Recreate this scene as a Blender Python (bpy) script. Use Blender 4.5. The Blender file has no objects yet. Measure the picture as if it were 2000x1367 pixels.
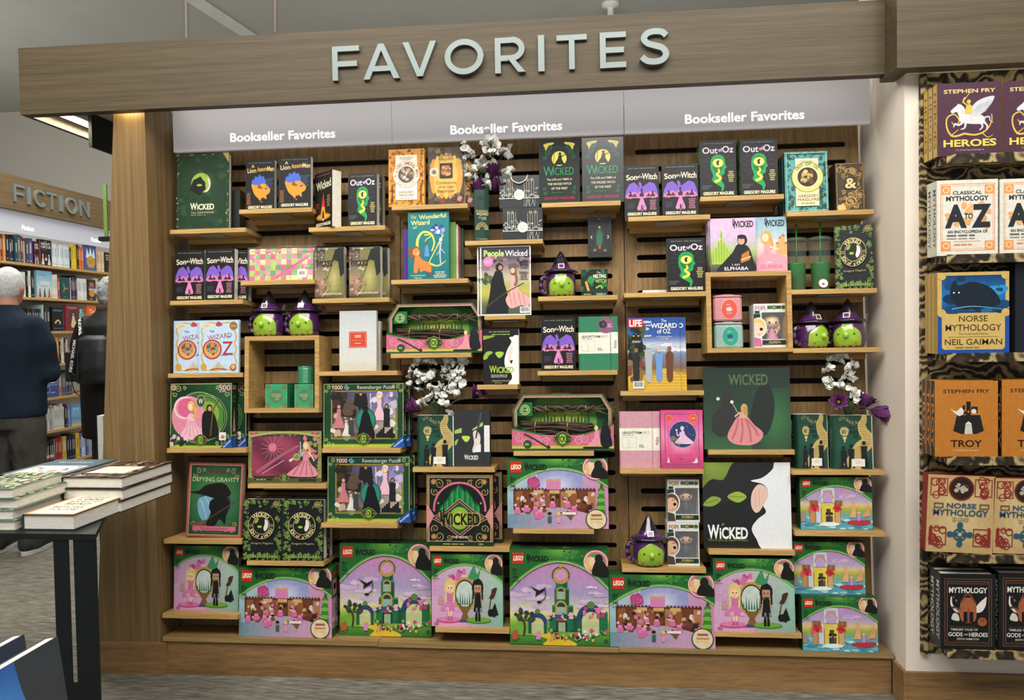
import bpy, math, random
from mathutils import Vector, Matrix
random.seed(7)
SC = bpy.context.scene
COL = SC.collection
PI = math.pi
sin, cos = math.sin, math.cos
# ------------------------------------------------------------------ camera
FOC = 1500.0                      # focal length in pixels of the 2000 px wide frame
CAM = Vector((1.676, -2.852, 1.345))
YAW, PITCH, ROLL = -.098, -.028, -.017
_f = Vector((sin(YAW)*cos(PITCH), cos(YAW)*cos(PITCH), sin(PITCH)))
_r = Vector((cos(YAW), -sin(YAW), 0))
_u = _r.cross(_f)
RT = _r*cos(ROLL)+_u*sin(ROLL)
UP = -_r*sin(ROLL)+_u*cos(ROLL)
FW = _f
cd = bpy.data.cameras.new('camera')
cam = bpy.data.objects.new('camera', cd)
COL.objects.link(cam)
cd.sensor_width = 36
cd.lens = FOC/2000*36
cd.clip_start = .02
m = Matrix((RT, UP, -FW)).transposed().to_4x4()
m.translation = CAM
cam.matrix_world = m
SC.camera = cam

def ray(px, py):
    return FW + RT*((px-1000)/FOC) + UP*((683.5-py)/FOC)
def aty(px, py, Y):
    d = ray(px, py); return CAM + d*((Y-CAM.y)/d.y)
def atx(px, py, X):
    d = ray(px, py); return CAM + d*((X-CAM.x)/d.x)
def atz(px, py, Z):
    d = ray(px, py); return CAM + d*((Z-CAM.z)/d.z)
def pix(P):
    v = Vector(P)-CAM; z = v.dot(FW)
    return 1000+FOC*v.dot(RT)/z, 683.5-FOC*v.dot(UP)/z
# the display face leans back by TH; deck front edge at y=0, z=ZL
W = 2.743; BAY = W/3; TH = .075; ZL = .151; DEP = .151
TS, TC = sin(TH), cos(TH)
def PL(x, u, off=0.0):
    return Vector((x, u*TS+off*TC, ZL+u*TC-off*TS))
def inv(px, py, off=0.0):
    d = ray(px, py); n = Vector((0, TC, -TS)); P0 = Vector((0, 0, ZL))+n*off
    P = CAM+d*(n.dot(P0-CAM)/n.dot(d)); q = P-P0
    return P.x, q.y*TS+q.z*TC
# ------------------------------------------------------------------ colour
def lin(c):
    return c/12.92 if c <= .04045 else ((c+.055)/1.055)**2.4
_hx = {}
def C(h):
    if isinstance(h, tuple): return h
    if h not in _hx:
        s = h.lstrip('#')
        _hx[h] = tuple(lin(int(s[i:i+2], 16)/255) for i in (0, 2, 4))+(1.0,)
    return _hx[h]
def mixc(a, b, t):
    a, b = C(a), C(b)
    return tuple(a[i]*(1-t)+b[i]*t for i in range(4))
# ------------------------------------------------------------------ materials
MATS = {}
def nmat(name, rough=.5, spec=.4, metal=0.0):
    m = bpy.data.materials.new(name); m.use_nodes = True
    b = m.node_tree.nodes['Principled BSDF']
    b.inputs['Roughness'].default_value = rough
    b.inputs['Specular IOR Level'].default_value = spec
    b.inputs['Metallic'].default_value = metal
    MATS[name] = m
    return m, m.node_tree.nodes, m.node_tree.links, b
def noise(N, L, scale, sc3=(1, 1, 1), detail=4, coord='Object', rough=.6):
    tc = N.new('ShaderNodeTexCoord'); mp = N.new('ShaderNodeMapping')
    mp.inputs['Scale'].default_value = sc3
    n = N.new('ShaderNodeTexNoise'); n.inputs['Scale'].default_value = scale
    n.inputs['Detail'].default_value = detail; n.inputs['Roughness'].default_value = rough
    L.new(tc.outputs[coord], mp.inputs['Vector']); L.new(mp.outputs['Vector'], n.inputs['Vector'])
    return n
def ramp(N, L, src, stops):
    r = N.new('ShaderNodeValToRGB'); e = r.color_ramp.elements
    while len(e) < len(stops): e.new(.5)
    for k, (p, c) in enumerate(stops):
        e[k].position = p; e[k].color = C(c)
    L.new(src, r.inputs['Fac']); return r
def mulcol(N, L, a, b, fac=1.0, mode='MULTIPLY'):
    x = N.new('ShaderNodeMix'); x.data_type = 'RGBA'; x.blend_type = mode
    x.inputs[0].default_value = fac
    L.new(a, x.inputs[6]); L.new(b, x.inputs[7]); return x.outputs[2]
def printmat(name, rough, spec=.4, mott=.12, coat=0.0, nscale=60):
    m, N, L, b = nmat(name, rough, spec)
    at = N.new('ShaderNodeAttribute'); at.attribute_name = 'Col'
    n = noise(N, L, nscale, detail=3)
    r = ramp(N, L, n.outputs['Fac'], [(.25, (1-mott,)*3+(1,)), (.75, (1+mott*.6,)*3+(1,))])
    L.new(mulcol(N, L, at.outputs['Color'], r.outputs['Color']), b.inputs['Base Color'])
    b.inputs['Coat Weight'].default_value = coat; b.inputs['Coat Roughness'].default_value = .12
    return m
printmat('printed_card', .42, .35, .14)
printmat('printed_matte', .62, .25, .08)
printmat('printed_gloss', .25, .5, .06, .5)
printmat('shrink_wrap_print', .3, .5, .12, 1.0)
printmat('glazed_ceramic', .18, .5, .04, .8, 8)
printmat('cloth', .85, .15, .25, 0, 30)
printmat('petal', .7, .2, .12, 0, 90)
def plain(name, col, rough=.5, spec=.4, metal=0.0, mott=.1, nscale=12, sc3=(1, 1, 1)):
    m, N, L, b = nmat(name, rough, spec, metal)
    n = noise(N, L, nscale, sc3)
    c_ = C(col); lo = tuple(q*(1-mott) for q in c_[:3])+(1,); hi = tuple(min(1, q*(1+mott*.7)) for q in c_[:3])+(1,)
    L.new(ramp(N, L, n.outputs['Fac'], [(.3, lo), (.7, hi)]).outputs['Color'], b.inputs['Base Color'])
    return m
def wood(name, c0, c1, c2, sc3, rough=.5, fine=1.0, spec=.3):
    m, N, L, b = nmat(name, rough, spec)
    n1 = noise(N, L, 1.0, sc3, 5); n2 = noise(N, L, 3.1, tuple(s*fine for s in sc3), 3)
    r1 = ramp(N, L, n1.outputs['Fac'], [(.28, c0), (.5, c1), (.74, c2)])
    r2 = ramp(N, L, n2.outputs['Fac'], [(.35, (.74,)*3+(1,)), (.6, (1.06,)*3+(1,))])
    L.new(mulcol(N, L, r1.outputs['Color'], r2.outputs['Color']), b.inputs['Base Color'])
    bp = N.new('ShaderNodeBump'); bp.inputs['Strength'].default_value = .08; bp.inputs['Distance'].default_value = .002
    L.new(n2.outputs['Fac'], bp.inputs['Height']); L.new(bp.outputs['Normal'], b.inputs['Normal'])
    return m
wood('oak_horizontal', '#7f673f', '#957a4b', '#a98d59', (1.2, 55, 70), fine=2.0)
wood('oak_edge', '#a07f48', '#bb965a', '#cda868', (2.5, 40, 120), fine=1.6)
wood('oak_vertical', '#725836', '#886b43', '#9c7f52', (75, 60, .8), fine=2.0)
wood('oak_column', '#6b5434', '#7d6440', '#8c734b', (70, 60, .7), fine=1.8)
wood('oak_fascia_side', '#5d4c33', '#6c5a3e', '#7a684b', (60, .9, 55), fine=2.0)
wood('oak_fascia', '#453b29', '#524632', '#5e513c', (.9, 60, 55), fine=2.0)  # header oak: the dimmer light at that height is put into its colour
wood('walnut_plinth', '#775a38', '#8f6d45', '#a07e53', (1.1, 8, 14), fine=3.0)
plain('dark_backing', '#2b241b', .8)
plain('white_wall', '#e4d8c9', .8, .2, mott=.03, nscale=3)
plain('grey_wall', '#c2beb4', .9, .1, mott=.04, nscale=1.5)
plain('grey_ceiling', '#b4b5b0', .9, .1, mott=.05, nscale=1.2)
plain('acrylic_green', '#6f8f4a', .2)
plain('white_paint', '#d9d9d6', .6)
plain('black_steel', '#0f1516', .45, .4, mott=.2)
plain('black_panel', '#20282a', .55, .3)
plain('silver_letter', '#78827f', .4, .5, .25, .03)
plain('clear_plate', '#a39a8a', .3, .5, mott=.05)
plain('rope_dark', '#4d3c2c', .8, .2, mott=.35, nscale=60)
plain('twine', '#b39b6c', .9, .1)
plain('stem_green', '#31452c', .7, .2, mott=.3, nscale=40)
plain('hook_metal', '#b5b5b5', .25, .5, .9)
plain('skin', '#c98f74', .6, .3, mott=.06)
plain('hair_grey', '#8f918f', .9, .2, mott=.45, nscale=70)
plain('hair_white', '#c9c9c6', .9, .1, mott=.25, nscale=60)
plain('navy_knit', '#1c2634', .9, .15, mott=.25, nscale=6)
plain('grey_denim', '#45443f', .9, .1, mott=.35, nscale=7)
plain('black_jacket', '#0e1011', .65, .3, mott=.3, nscale=9)
plain('black_nylon', '#1b1d1f', .5, .4, mott=.3, nscale=14)
plain('shoe_dark', '#2d3036', .7, .2)
plain('shoe_sole', '#b9b9b4', .7, .2)
for nm_, sc_, st_ in (('navy_knit', (3, 3, 1.2), .9), ('grey_denim', (5, 5, 2.2), .9), ('black_jacket', (2.5, 2.5, 1.2), .45), ('black_nylon', (4, 4, 2), .3)):
    nt_ = MATS[nm_].node_tree; nn = noise(nt_.nodes, nt_.links, 2.2, sc_, 1); bp = nt_.nodes.new('ShaderNodeBump'); bp.inputs['Strength'].default_value = st_; bp.inputs['Distance'].default_value = .05
    nt_.links.new(nn.outputs['Fac'], bp.inputs['Height']); nt_.links.new(bp.outputs['Normal'], nt_.nodes['Principled BSDF'].inputs['Normal'])
m, N, L, b = nmat('page_edges', .85, .1)
n = noise(N, L, 40, (1, 20, 1), 2)
L.new(ramp(N, L, n.outputs['Fac'], [(.3, '#c9c2ae'), (.7, '#efe9da')]).outputs['Color'], b.inputs['Base Color'])
m, N, L, b = nmat('page_edges_flat', .85, .1)
n = noise(N, L, 40, (1, 1, 24), 2)
L.new(ramp(N, L, n.outputs['Fac'], [(.3, '#c9c4b6'), (.7, '#efebdf')]).outputs['Color'], b.inputs['Base Color'])
m, N, L, b = nmat('carpet', .95, .05)
n1 = noise(N, L, 1.0, (12, 170, 1), 4); n2 = noise(N, L, 1.0, (3, 30, 1), 3)
r1 = ramp(N, L, n1.outputs['Fac'], [(.3, '#444239'), (.5, '#6e6b61'), (.72, '#98958a')])
r2 = ramp(N, L, n2.outputs['Fac'], [(.3, (.75,)*3+(1,)), (.7, (1.1,)*3+(1,))])
L.new(mulcol(N, L, r1.outputs['Color'], r2.outputs['Color']), b.inputs['Base Color'])
m, N, L, b = nmat('paisley_print', .6, .25)
tc = N.new('ShaderNodeTexCoord')
nz = N.new('ShaderNodeTexNoise'); nz.inputs['Scale'].default_value = 9; nz.inputs['Detail'].default_value = 2
L.new(tc.outputs['Object'], nz.inputs['Vector'])
ad = N.new('ShaderNodeVectorMath'); ad.operation = 'MULTIPLY_ADD'
ad.inputs[1].default_value = (.16, .16, .16)
L.new(nz.outputs['Color'], ad.inputs[0]); L.new(tc.outputs['Object'], ad.inputs[2])
wv = N.new('ShaderNodeTexWave'); wv.wave_type = 'RINGS'; wv.inputs['Scale'].default_value = 10
wv.inputs['Distortion'].default_value = 6; wv.inputs['Detail'].default_value = 3; wv.inputs['Detail Scale'].default_value = 2.2
L.new(ad.outputs[0], wv.inputs['Vector'])
L.new(ramp(N, L, wv.outputs['Fac'], [(.0, '#252018'), (.3, '#3d3425'), (.55, '#6d5d40'), (.8, '#99855c'), (1.0, '#b09a6c')]).outputs['Color'], b.inputs['Base Color'])
def emis(name, col, strength, base='#ffffff'):
    m, N, L, b = nmat(name, .5)
    b.inputs['Base Color'].default_value = C(base)
    b.inputs['Emission Color'].default_value = C(col); b.inputs['Emission Strength'].default_value = strength
emis('led_strip', '#fff4e2', 9)
emis('lit_sign', '#d4d1d2', .2, '#b9b5b6')
emis('lit_sign_white', '#c9cbd2', .25, '#a9abb4')
emis('lit_letters', '#fffdf6', .75, '#ffffff')
emis('led_panel', '#ffffff', 2.2)
def clear(name, alpha, col='#ffffff', rough=.06):
    m, N, L, b = nmat(name, rough, .5)
    b.inputs['Base Color'].default_value = C(col); b.inputs['Alpha'].default_value = alpha
    b.inputs['Coat Weight'].default_value = .4
clear('clear_film', .07); clear('clear_window', .10); clear('clear_cup', .12, '#aebcab')
m, N, L, b = nmat('green_plastic', .1, .5)
b.inputs['Base Color'].default_value = C('#15702a'); b.inputs['Alpha'].default_value = .88
# ------------------------------------------------------------------ mesh builder
class MB:
    def __init__(s): s.v = []; s.f = []; s.c = []; s.m = []
    def add(s, vs, fs, col='#ffffff', mi=0):
        o = len(s.v); s.v.extend(tuple(p) for p in vs)
        c = C(col)
        for f in fs:
            s.f.append(tuple(i+o for i in f)); s.c.append(c); s.m.append(mi)
    def box(s, p0, p1, col='#ffffff', mi=0, cols=None):
        x0, y0, z0 = p0; x1, y1, z1 = p1
        vs = [(x0,y0,z0),(x1,y0,z0),(x1,y1,z0),(x0,y1,z0),(x0,y0,z1),(x1,y0,z1),(x1,y1,z1),(x0,y1,z1)]
        fs = {'front':(0,1,5,4),'right':(1,2,6,5),'back':(2,3,7,6),'left':(3,0,4,7),'top':(4,5,6,7),'bottom':(3,2,1,0)}
        for k, f in fs.items():
            s.add([vs[i] for i in f], [(0,1,2,3)], (cols or {}).get(k, col), mi)
    def bevbox(s, p0, p1, b, col='#ffffff', mi=0):   # box with chamfered vertical edges and top
        x0, y0, z0 = p0; x1, y1, z1 = p1
        def ring(i, z): return [(x0+i+b,y0+i,z),(x1-i-b,y0+i,z),(x1-i,y0+i+b,z),(x1-i,y1-i-b,z),(x1-i-b,y1-i,z),(x0+i+b,y1-i,z),(x0+i,y1-i-b,z),(x0+i,y0+i+b,z)]
        s.loft([ring(b*.6, z0), ring(0, z0+b), ring(0, z1-b), ring(b*.6, z1)], col, mi)
    def loft(s, rings, col='#ffffff', mi=0, cap=True, closed=True):
        n = len(rings[0]); vs = [p for r in rings for p in r]; fs = []
        for k in range(len(rings)-1):
            for i in range(n if closed else n-1):
                j = (i+1) % n
                fs.append((k*n+i, k*n+j, (k+1)*n+j, (k+1)*n+i))
        s.add(vs, fs, col, mi)
        if cap and closed:
            s.add(rings[0], [tuple(range(n))[::-1]], col, mi); s.add(rings[-1], [tuple(range(n))], col, mi)
    def lathe(s, prof, col='#ffffff', mi=0, n=24, cols=None, cx=0, cy=0, sx=1, sy=1, rot=0):
        for k in range(len(prof)-1):
            (r0, z0), (r1, z1) = prof[k], prof[k+1]
            vs = []
            for i in range(n):
                a = 2*PI*i/n+rot
                vs.append((cx+r0*cos(a)*sx, cy+r0*sin(a)*sy, z0))
            for i in range(n):
                a = 2*PI*i/n+rot
                vs.append((cx+r1*cos(a)*sx, cy+r1*sin(a)*sy, z1))
            s.add(vs, [(i, (i+1)%n, n+(i+1)%n, n+i) for i in range(n)], cols[k] if cols else col, mi)
    def tube(s, pts, rad, col='#ffffff', mi=0, n=8, cols=None):
        P = [Vector(p) for p in pts]; rings = []
        R = rad if isinstance(rad, (list, tuple)) else [rad]*len(P)
        up = Vector((.13, .21, .97))
        for i, p in enumerate(P):
            t = (P[min(i+1, len(P)-1)]-P[max(i-1, 0)]).normalized()
            a = t.cross(up)
            if a.length < .05: a = t.cross(Vector((1, 0, 0)))
            a.normalize(); b2 = t.cross(a).normalized(); up = -b2 if False else up
            rings.append([tuple(p+(a*cos(2*PI*k/n)+b2*sin(2*PI*k/n))*R[i]) for k in range(n)])
        if cols:
            for i in range(len(rings)-1):
                s.loft([rings[i], rings[i+1]], cols[i], mi, cap=(i in (0, len(rings)-2)))
        else: s.loft(rings, col, mi)
    def ball(s, c, r, col='#ffffff', mi=0, n=12, sc=(1, 1, 1)):
        k = max(5, n//2)
        prof = [(max(1e-4, sin(PI*i/k))*r, -cos(PI*i/k)*r) for i in range(k+1)]
        o = len(s.v); s.lathe(prof, col, mi, n)
        for i in range(o, len(s.v)):
            x, y, z = s.v[i]; s.v[i] = (c[0]+x*sc[0], c[1]+y*sc[1], c[2]+z*sc[2])
    def quad(s, a, b, c, d, col='#ffffff', mi=0): s.add([a, b, c, d], [(0, 1, 2, 3)], col, mi)
    def mesh(s, name, mats, smooth=False):
        me = bpy.data.meshes.new(name); me.from_pydata(s.v, [], s.f)
        for mt in ([mats] if isinstance(mats, str) else mats): me.materials.append(MATS[mt])
        if any(s.m): me.polygons.foreach_set('material_index', s.m)
        at = me.color_attributes.new('Col', 'FLOAT_COLOR', 'CORNER')
        buf = []
        for f, c in zip(s.f, s.c):
            if isinstance(c, list):
                for q in c: buf.extend(q)
            else: buf.extend(c*len(f))
        at.data.foreach_set('color', buf)
        if smooth:
            me.polygons.foreach_set('use_smooth', [True]*len(s.f))
            try: me.set_sharp_from_angle(angle=math.radians(40))
            except Exception: pass
        me.update(); return me
    def build(s, name, mats, parent=None, smooth=False, label=None):
        o = bpy.data.objects.new(name, s.mesh(name, mats, smooth)); COL.objects.link(o)
        if smooth:     # weld seams so that smoothing works
            import bmesh
            bm = bmesh.new(); bm.from_mesh(o.data); bmesh.ops.remove_doubles(bm, verts=bm.verts, dist=1e-5); bm.to_mesh(o.data); bm.free()
        if parent: o.parent = parent
        if label: o['label'] = label
        return o
# ------------------------------------------------------------------ lettering (the built-in font, as geometry)
_tx = {}
def glyphs(t, bold=0.0):
    k = (t, bold)
    if k in _tx: return _tx[k]
    c = bpy.data.curves.new('lettering', 'FONT'); c.body = t; c.resolution_u = 3; c.offset = bold
    o = bpy.data.objects.new('lettering', c)
    me = o.to_mesh()
    vs = [(v.co.x, v.co.y) for v in me.vertices]; fs = [tuple(p.vertices) for p in me.polygons]
    o.to_mesh_clear(); bpy.data.objects.remove(o); bpy.data.curves.remove(c)
    if vs: x0 = min(v[0] for v in vs); x1 = max(v[0] for v in vs)
    else: x0 = x1 = 0
    _tx[k] = (vs, fs, x0, x1); return _tx[k]
_h = glyphs('H'); CAPH = max(v[1] for v in _h[0])
# ------------------------------------------------------------------ flat artwork laid out on one face of a thing
class Art:
    DZ = 4e-5
    def __init__(s, mb, o, ex, ey, w, h, mi=0):
        s.mb, s.o, s.ex, s.ey, s.w, s.h, s.mi = mb, Vector(o), Vector(ex), Vector(ey), w, h, mi
        s.n = s.ex.cross(s.ey); s.k = 1
        s.ar = w/h
    def P(s, u, v): return s.o+s.ex*(u*s.w)+s.ey*(v*s.h)+s.n*(s.k*s.DZ)
    def poly(s, pts, col, hold=False):
        pts = clip01(pts)
        if len(pts) > 2: s.mb.add([s.P(*p) for p in pts], [tuple(range(len(pts)))], col, s.mi)
        s.k += .2 if hold else 1
    def rect(s, u0, v0, u1, v1, col, hold=False): s.poly([(u0,v0),(u1,v0),(u1,v1),(u0,v1)], col, hold)
    def grad(s, u0, v0, u1, v1, fn, nx=8, ny=8):
        for i in range(nx):
            for j in range(ny):
                q = [(u0+(u1-u0)*a/nx, v0+(v1-v0)*b/ny) for a, b in ((i,j),(i+1,j),(i+1,j+1),(i,j+1))]
                s.mb.add([s.P(*p) for p in q], [(0,1,2,3)], '#ffffff', s.mi)
                s.mb.c[-1] = [fn((p[0]-u0)/(u1-u0), (p[1]-v0)/(v1-v0)) for p in q]
        s.k += 1
    def vgrad(s, u0, v0, u1, v1, stops, ny=10, nx=1):
        s.grad(u0, v0, u1, v1, lambda a, b: lerp(stops, b), nx, ny)
    def ell(s, u, v, r, col, asp=1.0, n=22, a0=0, a1=2*PI, rv=None, hold=False):
        ry = (r*s.ar*asp) if rv is None else rv
        k = n if abs(a1-a0) > 6.28 else n+1
        s.poly([(u+r*cos(a0+(a1-a0)*i/n), v+ry*sin(a0+(a1-a0)*i/n)) for i in range(k)], col, hold)
    def ring(s, u, v, r, th, col, asp=1.0, n=30, a0=0, a1=2*PI):
        o = [(u+r*cos(a0+(a1-a0)*i/n), v+r*s.ar*asp*sin(a0+(a1-a0)*i/n)) for i in range(n+1)]
        s.stroke(o, th, col, raw=True)
    def stroke(s, pts, th, col, th1=None, raw=False, n=6):
        P = pts if raw else smooth(pts, n)
        X = [(p[0]*s.w, p[1]*s.h) for p in P]; m = len(X); A = []; B = []
        for i in range(m):
            dx = X[min(i+1, m-1)][0]-X[max(i-1, 0)][0]; dy = X[min(i+1, m-1)][1]-X[max(i-1, 0)][1]
            l = math.hypot(dx, dy) or 1
            t = (th if th1 is None else th+(th1-th)*i/(m-1))*s.w/2
            A.append(((X[i][0]+dy/l*t)/s.w, (X[i][1]-dx/l*t)/s.h)); B.append(((X[i][0]-dy/l*t)/s.w, (X[i][1]+dx/l*t)/s.h))
        if all(0 <= q <= 1 for p in A+B for q in p):
            vs = [s.P(*p) for p in A]+[s.P(*p) for p in B]
            s.mb.add(vs, [(i, i+1, m+i+1, m+i) for i in range(m-1)], col, s.mi)
        else:
            for i in range(m-1): s.poly([A[i], A[i+1], B[i+1], B[i]], col, True)
        s.k += 1
    def frame(s, u0, v0, u1, v1, th, col):
        tv = th*s.ar
        s.rect(u0, v0, u1, v0+tv, col, True); s.rect(u0, v1-tv, u1, v1, col, True)
        s.rect(u0, v0+tv, u0+th, v1-tv, col, True); s.rect(u1-th, v0+tv, u1, v1-tv, col)
    def spiral(s, u, v, r, th, col, turns=1.6, a0=0, d=1):
        n = int(14*turns)
        s.stroke([(u+r*(1-.85*i/n)*cos(a0+d*2*PI*turns*i/n), v+r*s.ar*(1-.85*i/n)*sin(a0+d*2*PI*turns*i/n)) for i in range(n+1)], th, col, th*.5, raw=True)
    def blob(s, u, v, r, col, seed=0, jit=.25, asp=1.0, n=14, hold=False):
        g = random.Random(seed)
        s.poly(smooth_closed([(u+r*(1+g.uniform(-jit, jit))*cos(2*PI*i/n), v+r*s.ar*asp*(1+g.uniform(-jit, jit))*sin(2*PI*i/n)) for i in range(n)]), col, hold)
    def text(s, t, u, v, hv, col, wu=None, bold=0.0, al='c', sl=0.0, rot=0.0, arch=0.0, hold=False):
        vs, fs, x0, x1 = glyphs(t, bold)
        if not vs: return
        sy = hv*s.h/CAPH; sx = sy if wu is None else wu*s.w/(x1-x0)
        wd = (x1-x0)*sx
        ox = {'c': -wd/2, 'l': 0, 'r': -wd}[al]
        cr, sr = cos(rot), sin(rot); out = []
        for x, y in vs:
            yy = y*sy-hv*s.h/2; xx = (x-x0)*sx+ox+sl*y*sy
            if arch: yy += arch*s.h*(1-(2*xx/wd)**2)
            X = xx*cr-yy*sr; Y = xx*sr+yy*cr
            out.append(s.P(u+X/s.w, v+Y/s.h))
        s.mb.add(out, fs, col, s.mi)
        s.k += .2 if hold else 1
    def arc(s, t, u, v, r, hv, col, mid=PI/2, bold=0.0, span=None, inward=False):
        n = len(t); span = span or n*hv*s.h*.95/(r*s.w)
        for i, ch in enumerate(t):
            if ch == ' ': continue
            f = (i+.5)/n-.5
            a = mid-f*span if not inward else mid+f*span
            s.text(ch, u+r*cos(a), v+r*s.ar*sin(a), hv, col, None, bold, rot=(a-PI/2) if not inward else (a+PI/2), hold=True)
        s.k += 1
    def words(s, u0, v0, u1, v1, n, col, seed=1, fill=.6, al='l'):
        g = random.Random(seed); dv = (v1-v0)/n
        for i in range(n):
            v = v1-dv*(i+.5); L0 = (u1-u0)*g.uniform(.65, 1.0)
            a = u0 if al == 'l' else (u0+u1-L0)/2
            e = a+L0
            while a < e-.005:
                l = min((u1-u0)*g.uniform(.1, .25), e-a)
                s.rect(a, v-dv*fill/2, a+l, v+dv*fill/2, col, True); a += l+(u1-u0)*.04
        s.k += 1
    def barcode(s, u0, v0, u1, v1):
        s.rect(u0, v0, u1, v1, '#e9e7df'); g = random.Random(3); a = u0+(u1-u0)*.08
        while a < u1-(u1-u0)*.1:
            l = (u1-u0)*g.choice((.02, .035, .05)); s.rect(a, v0+(v1-v0)*.22, a+l, v1-(v1-v0)*.1, '#1a1a1a', True); a += l+(u1-u0)*g.choice((.025, .04))
        s.k += 1
    def scrolls(s, col, th=.012, r=.09, m=.09):
        for cu, su in ((m, 1), (1-m, -1)):
            for cv, sv in ((m*s.ar, 1), (1-m*s.ar, -1)):
                a0 = math.atan2(-sv, -su)
                s.spiral(cu+su*r*.7, cv+sv*r*.25*s.ar, r*.62, th, col, 1.5, a0, su*sv)
                s.spiral(cu+su*r*.15, cv+sv*r*1.2*s.ar, r*.5, th, col, 1.4, a0, -su*sv)
                s.spiral(cu+su*r*1.9, cv+sv*r*.1*s.ar, r*.38, th, col, 1.4, a0, su*sv)
    def vines(s, col, th=.03, m=.08, n=70, seed=4, inner=.16):
        g = random.Random(seed)
        for i in range(n):
            e = g.random()*2*(1+1/s.ar)
            t = g.uniform(m*.5, inner)
            if e < 1: u, v = e, t*s.ar
            elif e < 2: u, v = e-1, 1-t*s.ar
            elif e < 2+1/s.ar: u, v = t, (e-2)*s.ar
            else: u, v = 1-t, (e-2-1/s.ar)*s.ar
            u = min(max(u, m), 1-m); v = min(max(v, m*s.ar), 1-m*s.ar)
            s.spiral(u, v, th*g.uniform(.7, 1.3), th*.42, col, g.uniform(.8, 1.5), g.random()*6.3, g.choice((-1, 1)))
def clip01(pts):
    if all(0 <= p[0] <= 1 and 0 <= p[1] <= 1 for p in pts): return pts
    for ax, lim, sg in ((0, 0, 1), (0, 1, -1), (1, 0, 1), (1, 1, -1)):
        out = []; n = len(pts)
        for i in range(n):
            p, q = pts[i], pts[(i+1) % n]; dp, dq = (p[ax]-lim)*sg, (q[ax]-lim)*sg
            if dp >= 0: out.append(p)
            if (dp > 0 and dq < 0) or (dp < 0 and dq > 0):
                t = dp/(dp-dq); out.append((p[0]+(q[0]-p[0])*t, p[1]+(q[1]-p[1])*t))
        pts = out
        if len(pts) < 3: return []
    return pts
def lerp(stops, t):
    t = min(max(t, stops[0][0]), stops[-1][0])
    for (a, c), (b, d) in zip(stops, stops[1:]):
        if t <= b: return mixc(c, d, (t-a)/(b-a) if b > a else 0)
    return C(stops[-1][1])
def smooth(pts, n=6):
    P = [pts[0]]+list(pts)+[pts[-1]]; out = []
    for i in range(1, len(P)-2):
        for k in range(n):
            t = k/n; out.append(tuple(.5*((2*P[i][j])+(-P[i-1][j]+P[i+1][j])*t+(2*P[i-1][j]-5*P[i][j]+4*P[i+1][j]-P[i+2][j])*t*t+(-P[i-1][j]+3*P[i][j]-3*P[i+1][j]+P[i+2][j])*t**3) for j in range(len(pts[0]))))
    out.append(tuple(pts[-1])); return out
def smooth_closed(pts, n=4):
    m = len(pts); out = []
    for i in range(m):
        P = [pts[(i+d) % m] for d in (-1, 0, 1, 2)]
        for k in range(n):
            t = k/n; out.append(tuple(.5*((2*P[1][j])+(-P[0][j]+P[2][j])*t+(2*P[0][j]-5*P[1][j]+4*P[2][j]-P[3][j])*t*t+(-P[0][j]+3*P[1][j]-3*P[2][j]+P[3][j])*t**3) for j in (0, 1)))
    return out
# ------------------------------------------------------------------ things
def tag(o, label=None, cat=None, group=None, kind=None):
    if label: o['label'] = label
    if cat: o['category'] = cat
    if group: o['group'] = group
    if kind: o['kind'] = kind
    return o
def empty(name, loc=(0, 0, 0)):
    o = bpy.data.objects.new(name, None); o.empty_display_size = .05
    COL.objects.link(o); o.location = loc; return o
def copy_tree(o, parent=None):
    c = o.copy(); COL.objects.link(c); c.parent = parent
    for ch in list(o.children): copy_tree(ch, c)
    return c
def struct(name, mb, mats, smooth=False):
    o = mb.build(name, mats, None, smooth); o['kind'] = 'structure'; return o
def orient(o, loc, lean=0.0, yaw=0.0, roll=0.0, tilt=TH):
    M = Matrix.Rotation(-(tilt+lean), 3, 'X') @ Matrix.Rotation(yaw, 3, 'Z') @ Matrix.Rotation(roll, 3, 'Y')
    o.location = loc; o.rotation_euler = M.to_euler(); return o
# ================================================================== the room
mb = MB(); mb.box((-9, -5, -.1), (9, 11, 0)); struct('floor', mb, 'carpet')
mb = MB(); mb.box((-9, -5, 4.6), (9, 11, 4.7)); struct('ceiling', mb, 'grey_ceiling')
mb = MB(); mb.box((-9, 7.6, 0), (9, 7.8, 4.6)); struct('wall_back', mb, 'grey_wall')
mb = MB(); mb.box((-9.2, -5, 0), (-9, 11, 4.6)); struct('wall_left', mb, 'grey_wall')
# white wall that steps forward to the right of the display
XR, YR = 2.766, -.085
mb = MB(); mb.box((XR, YR, 0), (6, .45, 2.62)); struct('wall_right', mb, 'white_wall')
# ceiling track and panel joints
mb = MB()
a, b_ = atz(362, -8, 4.57), atz(492, 76, 4.57); dr = (b_-a).normalized(); sd = Vector((dr.y, -dr.x, 0))*.07
mb.add([a-sd, a+sd, b_+sd, b_-sd, a-sd+Vector((0,0,.03)), a+sd+Vector((0,0,.03)), b_+sd+Vector((0,0,.03)), b_-sd+Vector((0,0,.03))],
       [(0,1,2,3)[::-1], (4,5,6,7), (0,4,7,3), (1,2,6,5), (0,1,5,4), (3,7,6,2)])
tag(mb.build('ceiling_track', 'white_paint'), 'pale straight track running diagonally across the grey ceiling', 'ceiling track')
for k, (p, q) in enumerate((((363, 1), (364, 74)), ((537, -5), (537, 62)))):
    mb = MB(); A, B = atz(*p, 4.595), atz(*q, 4.595); d = (B-A).normalized(); sd = Vector((d.y, -d.x, 0))*.012
    mb.add([A-sd, B-sd, B+sd, A+sd], [(0,1,2,3)]); struct('trim_%d' % (k+1), mb, 'white_wall')
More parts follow.
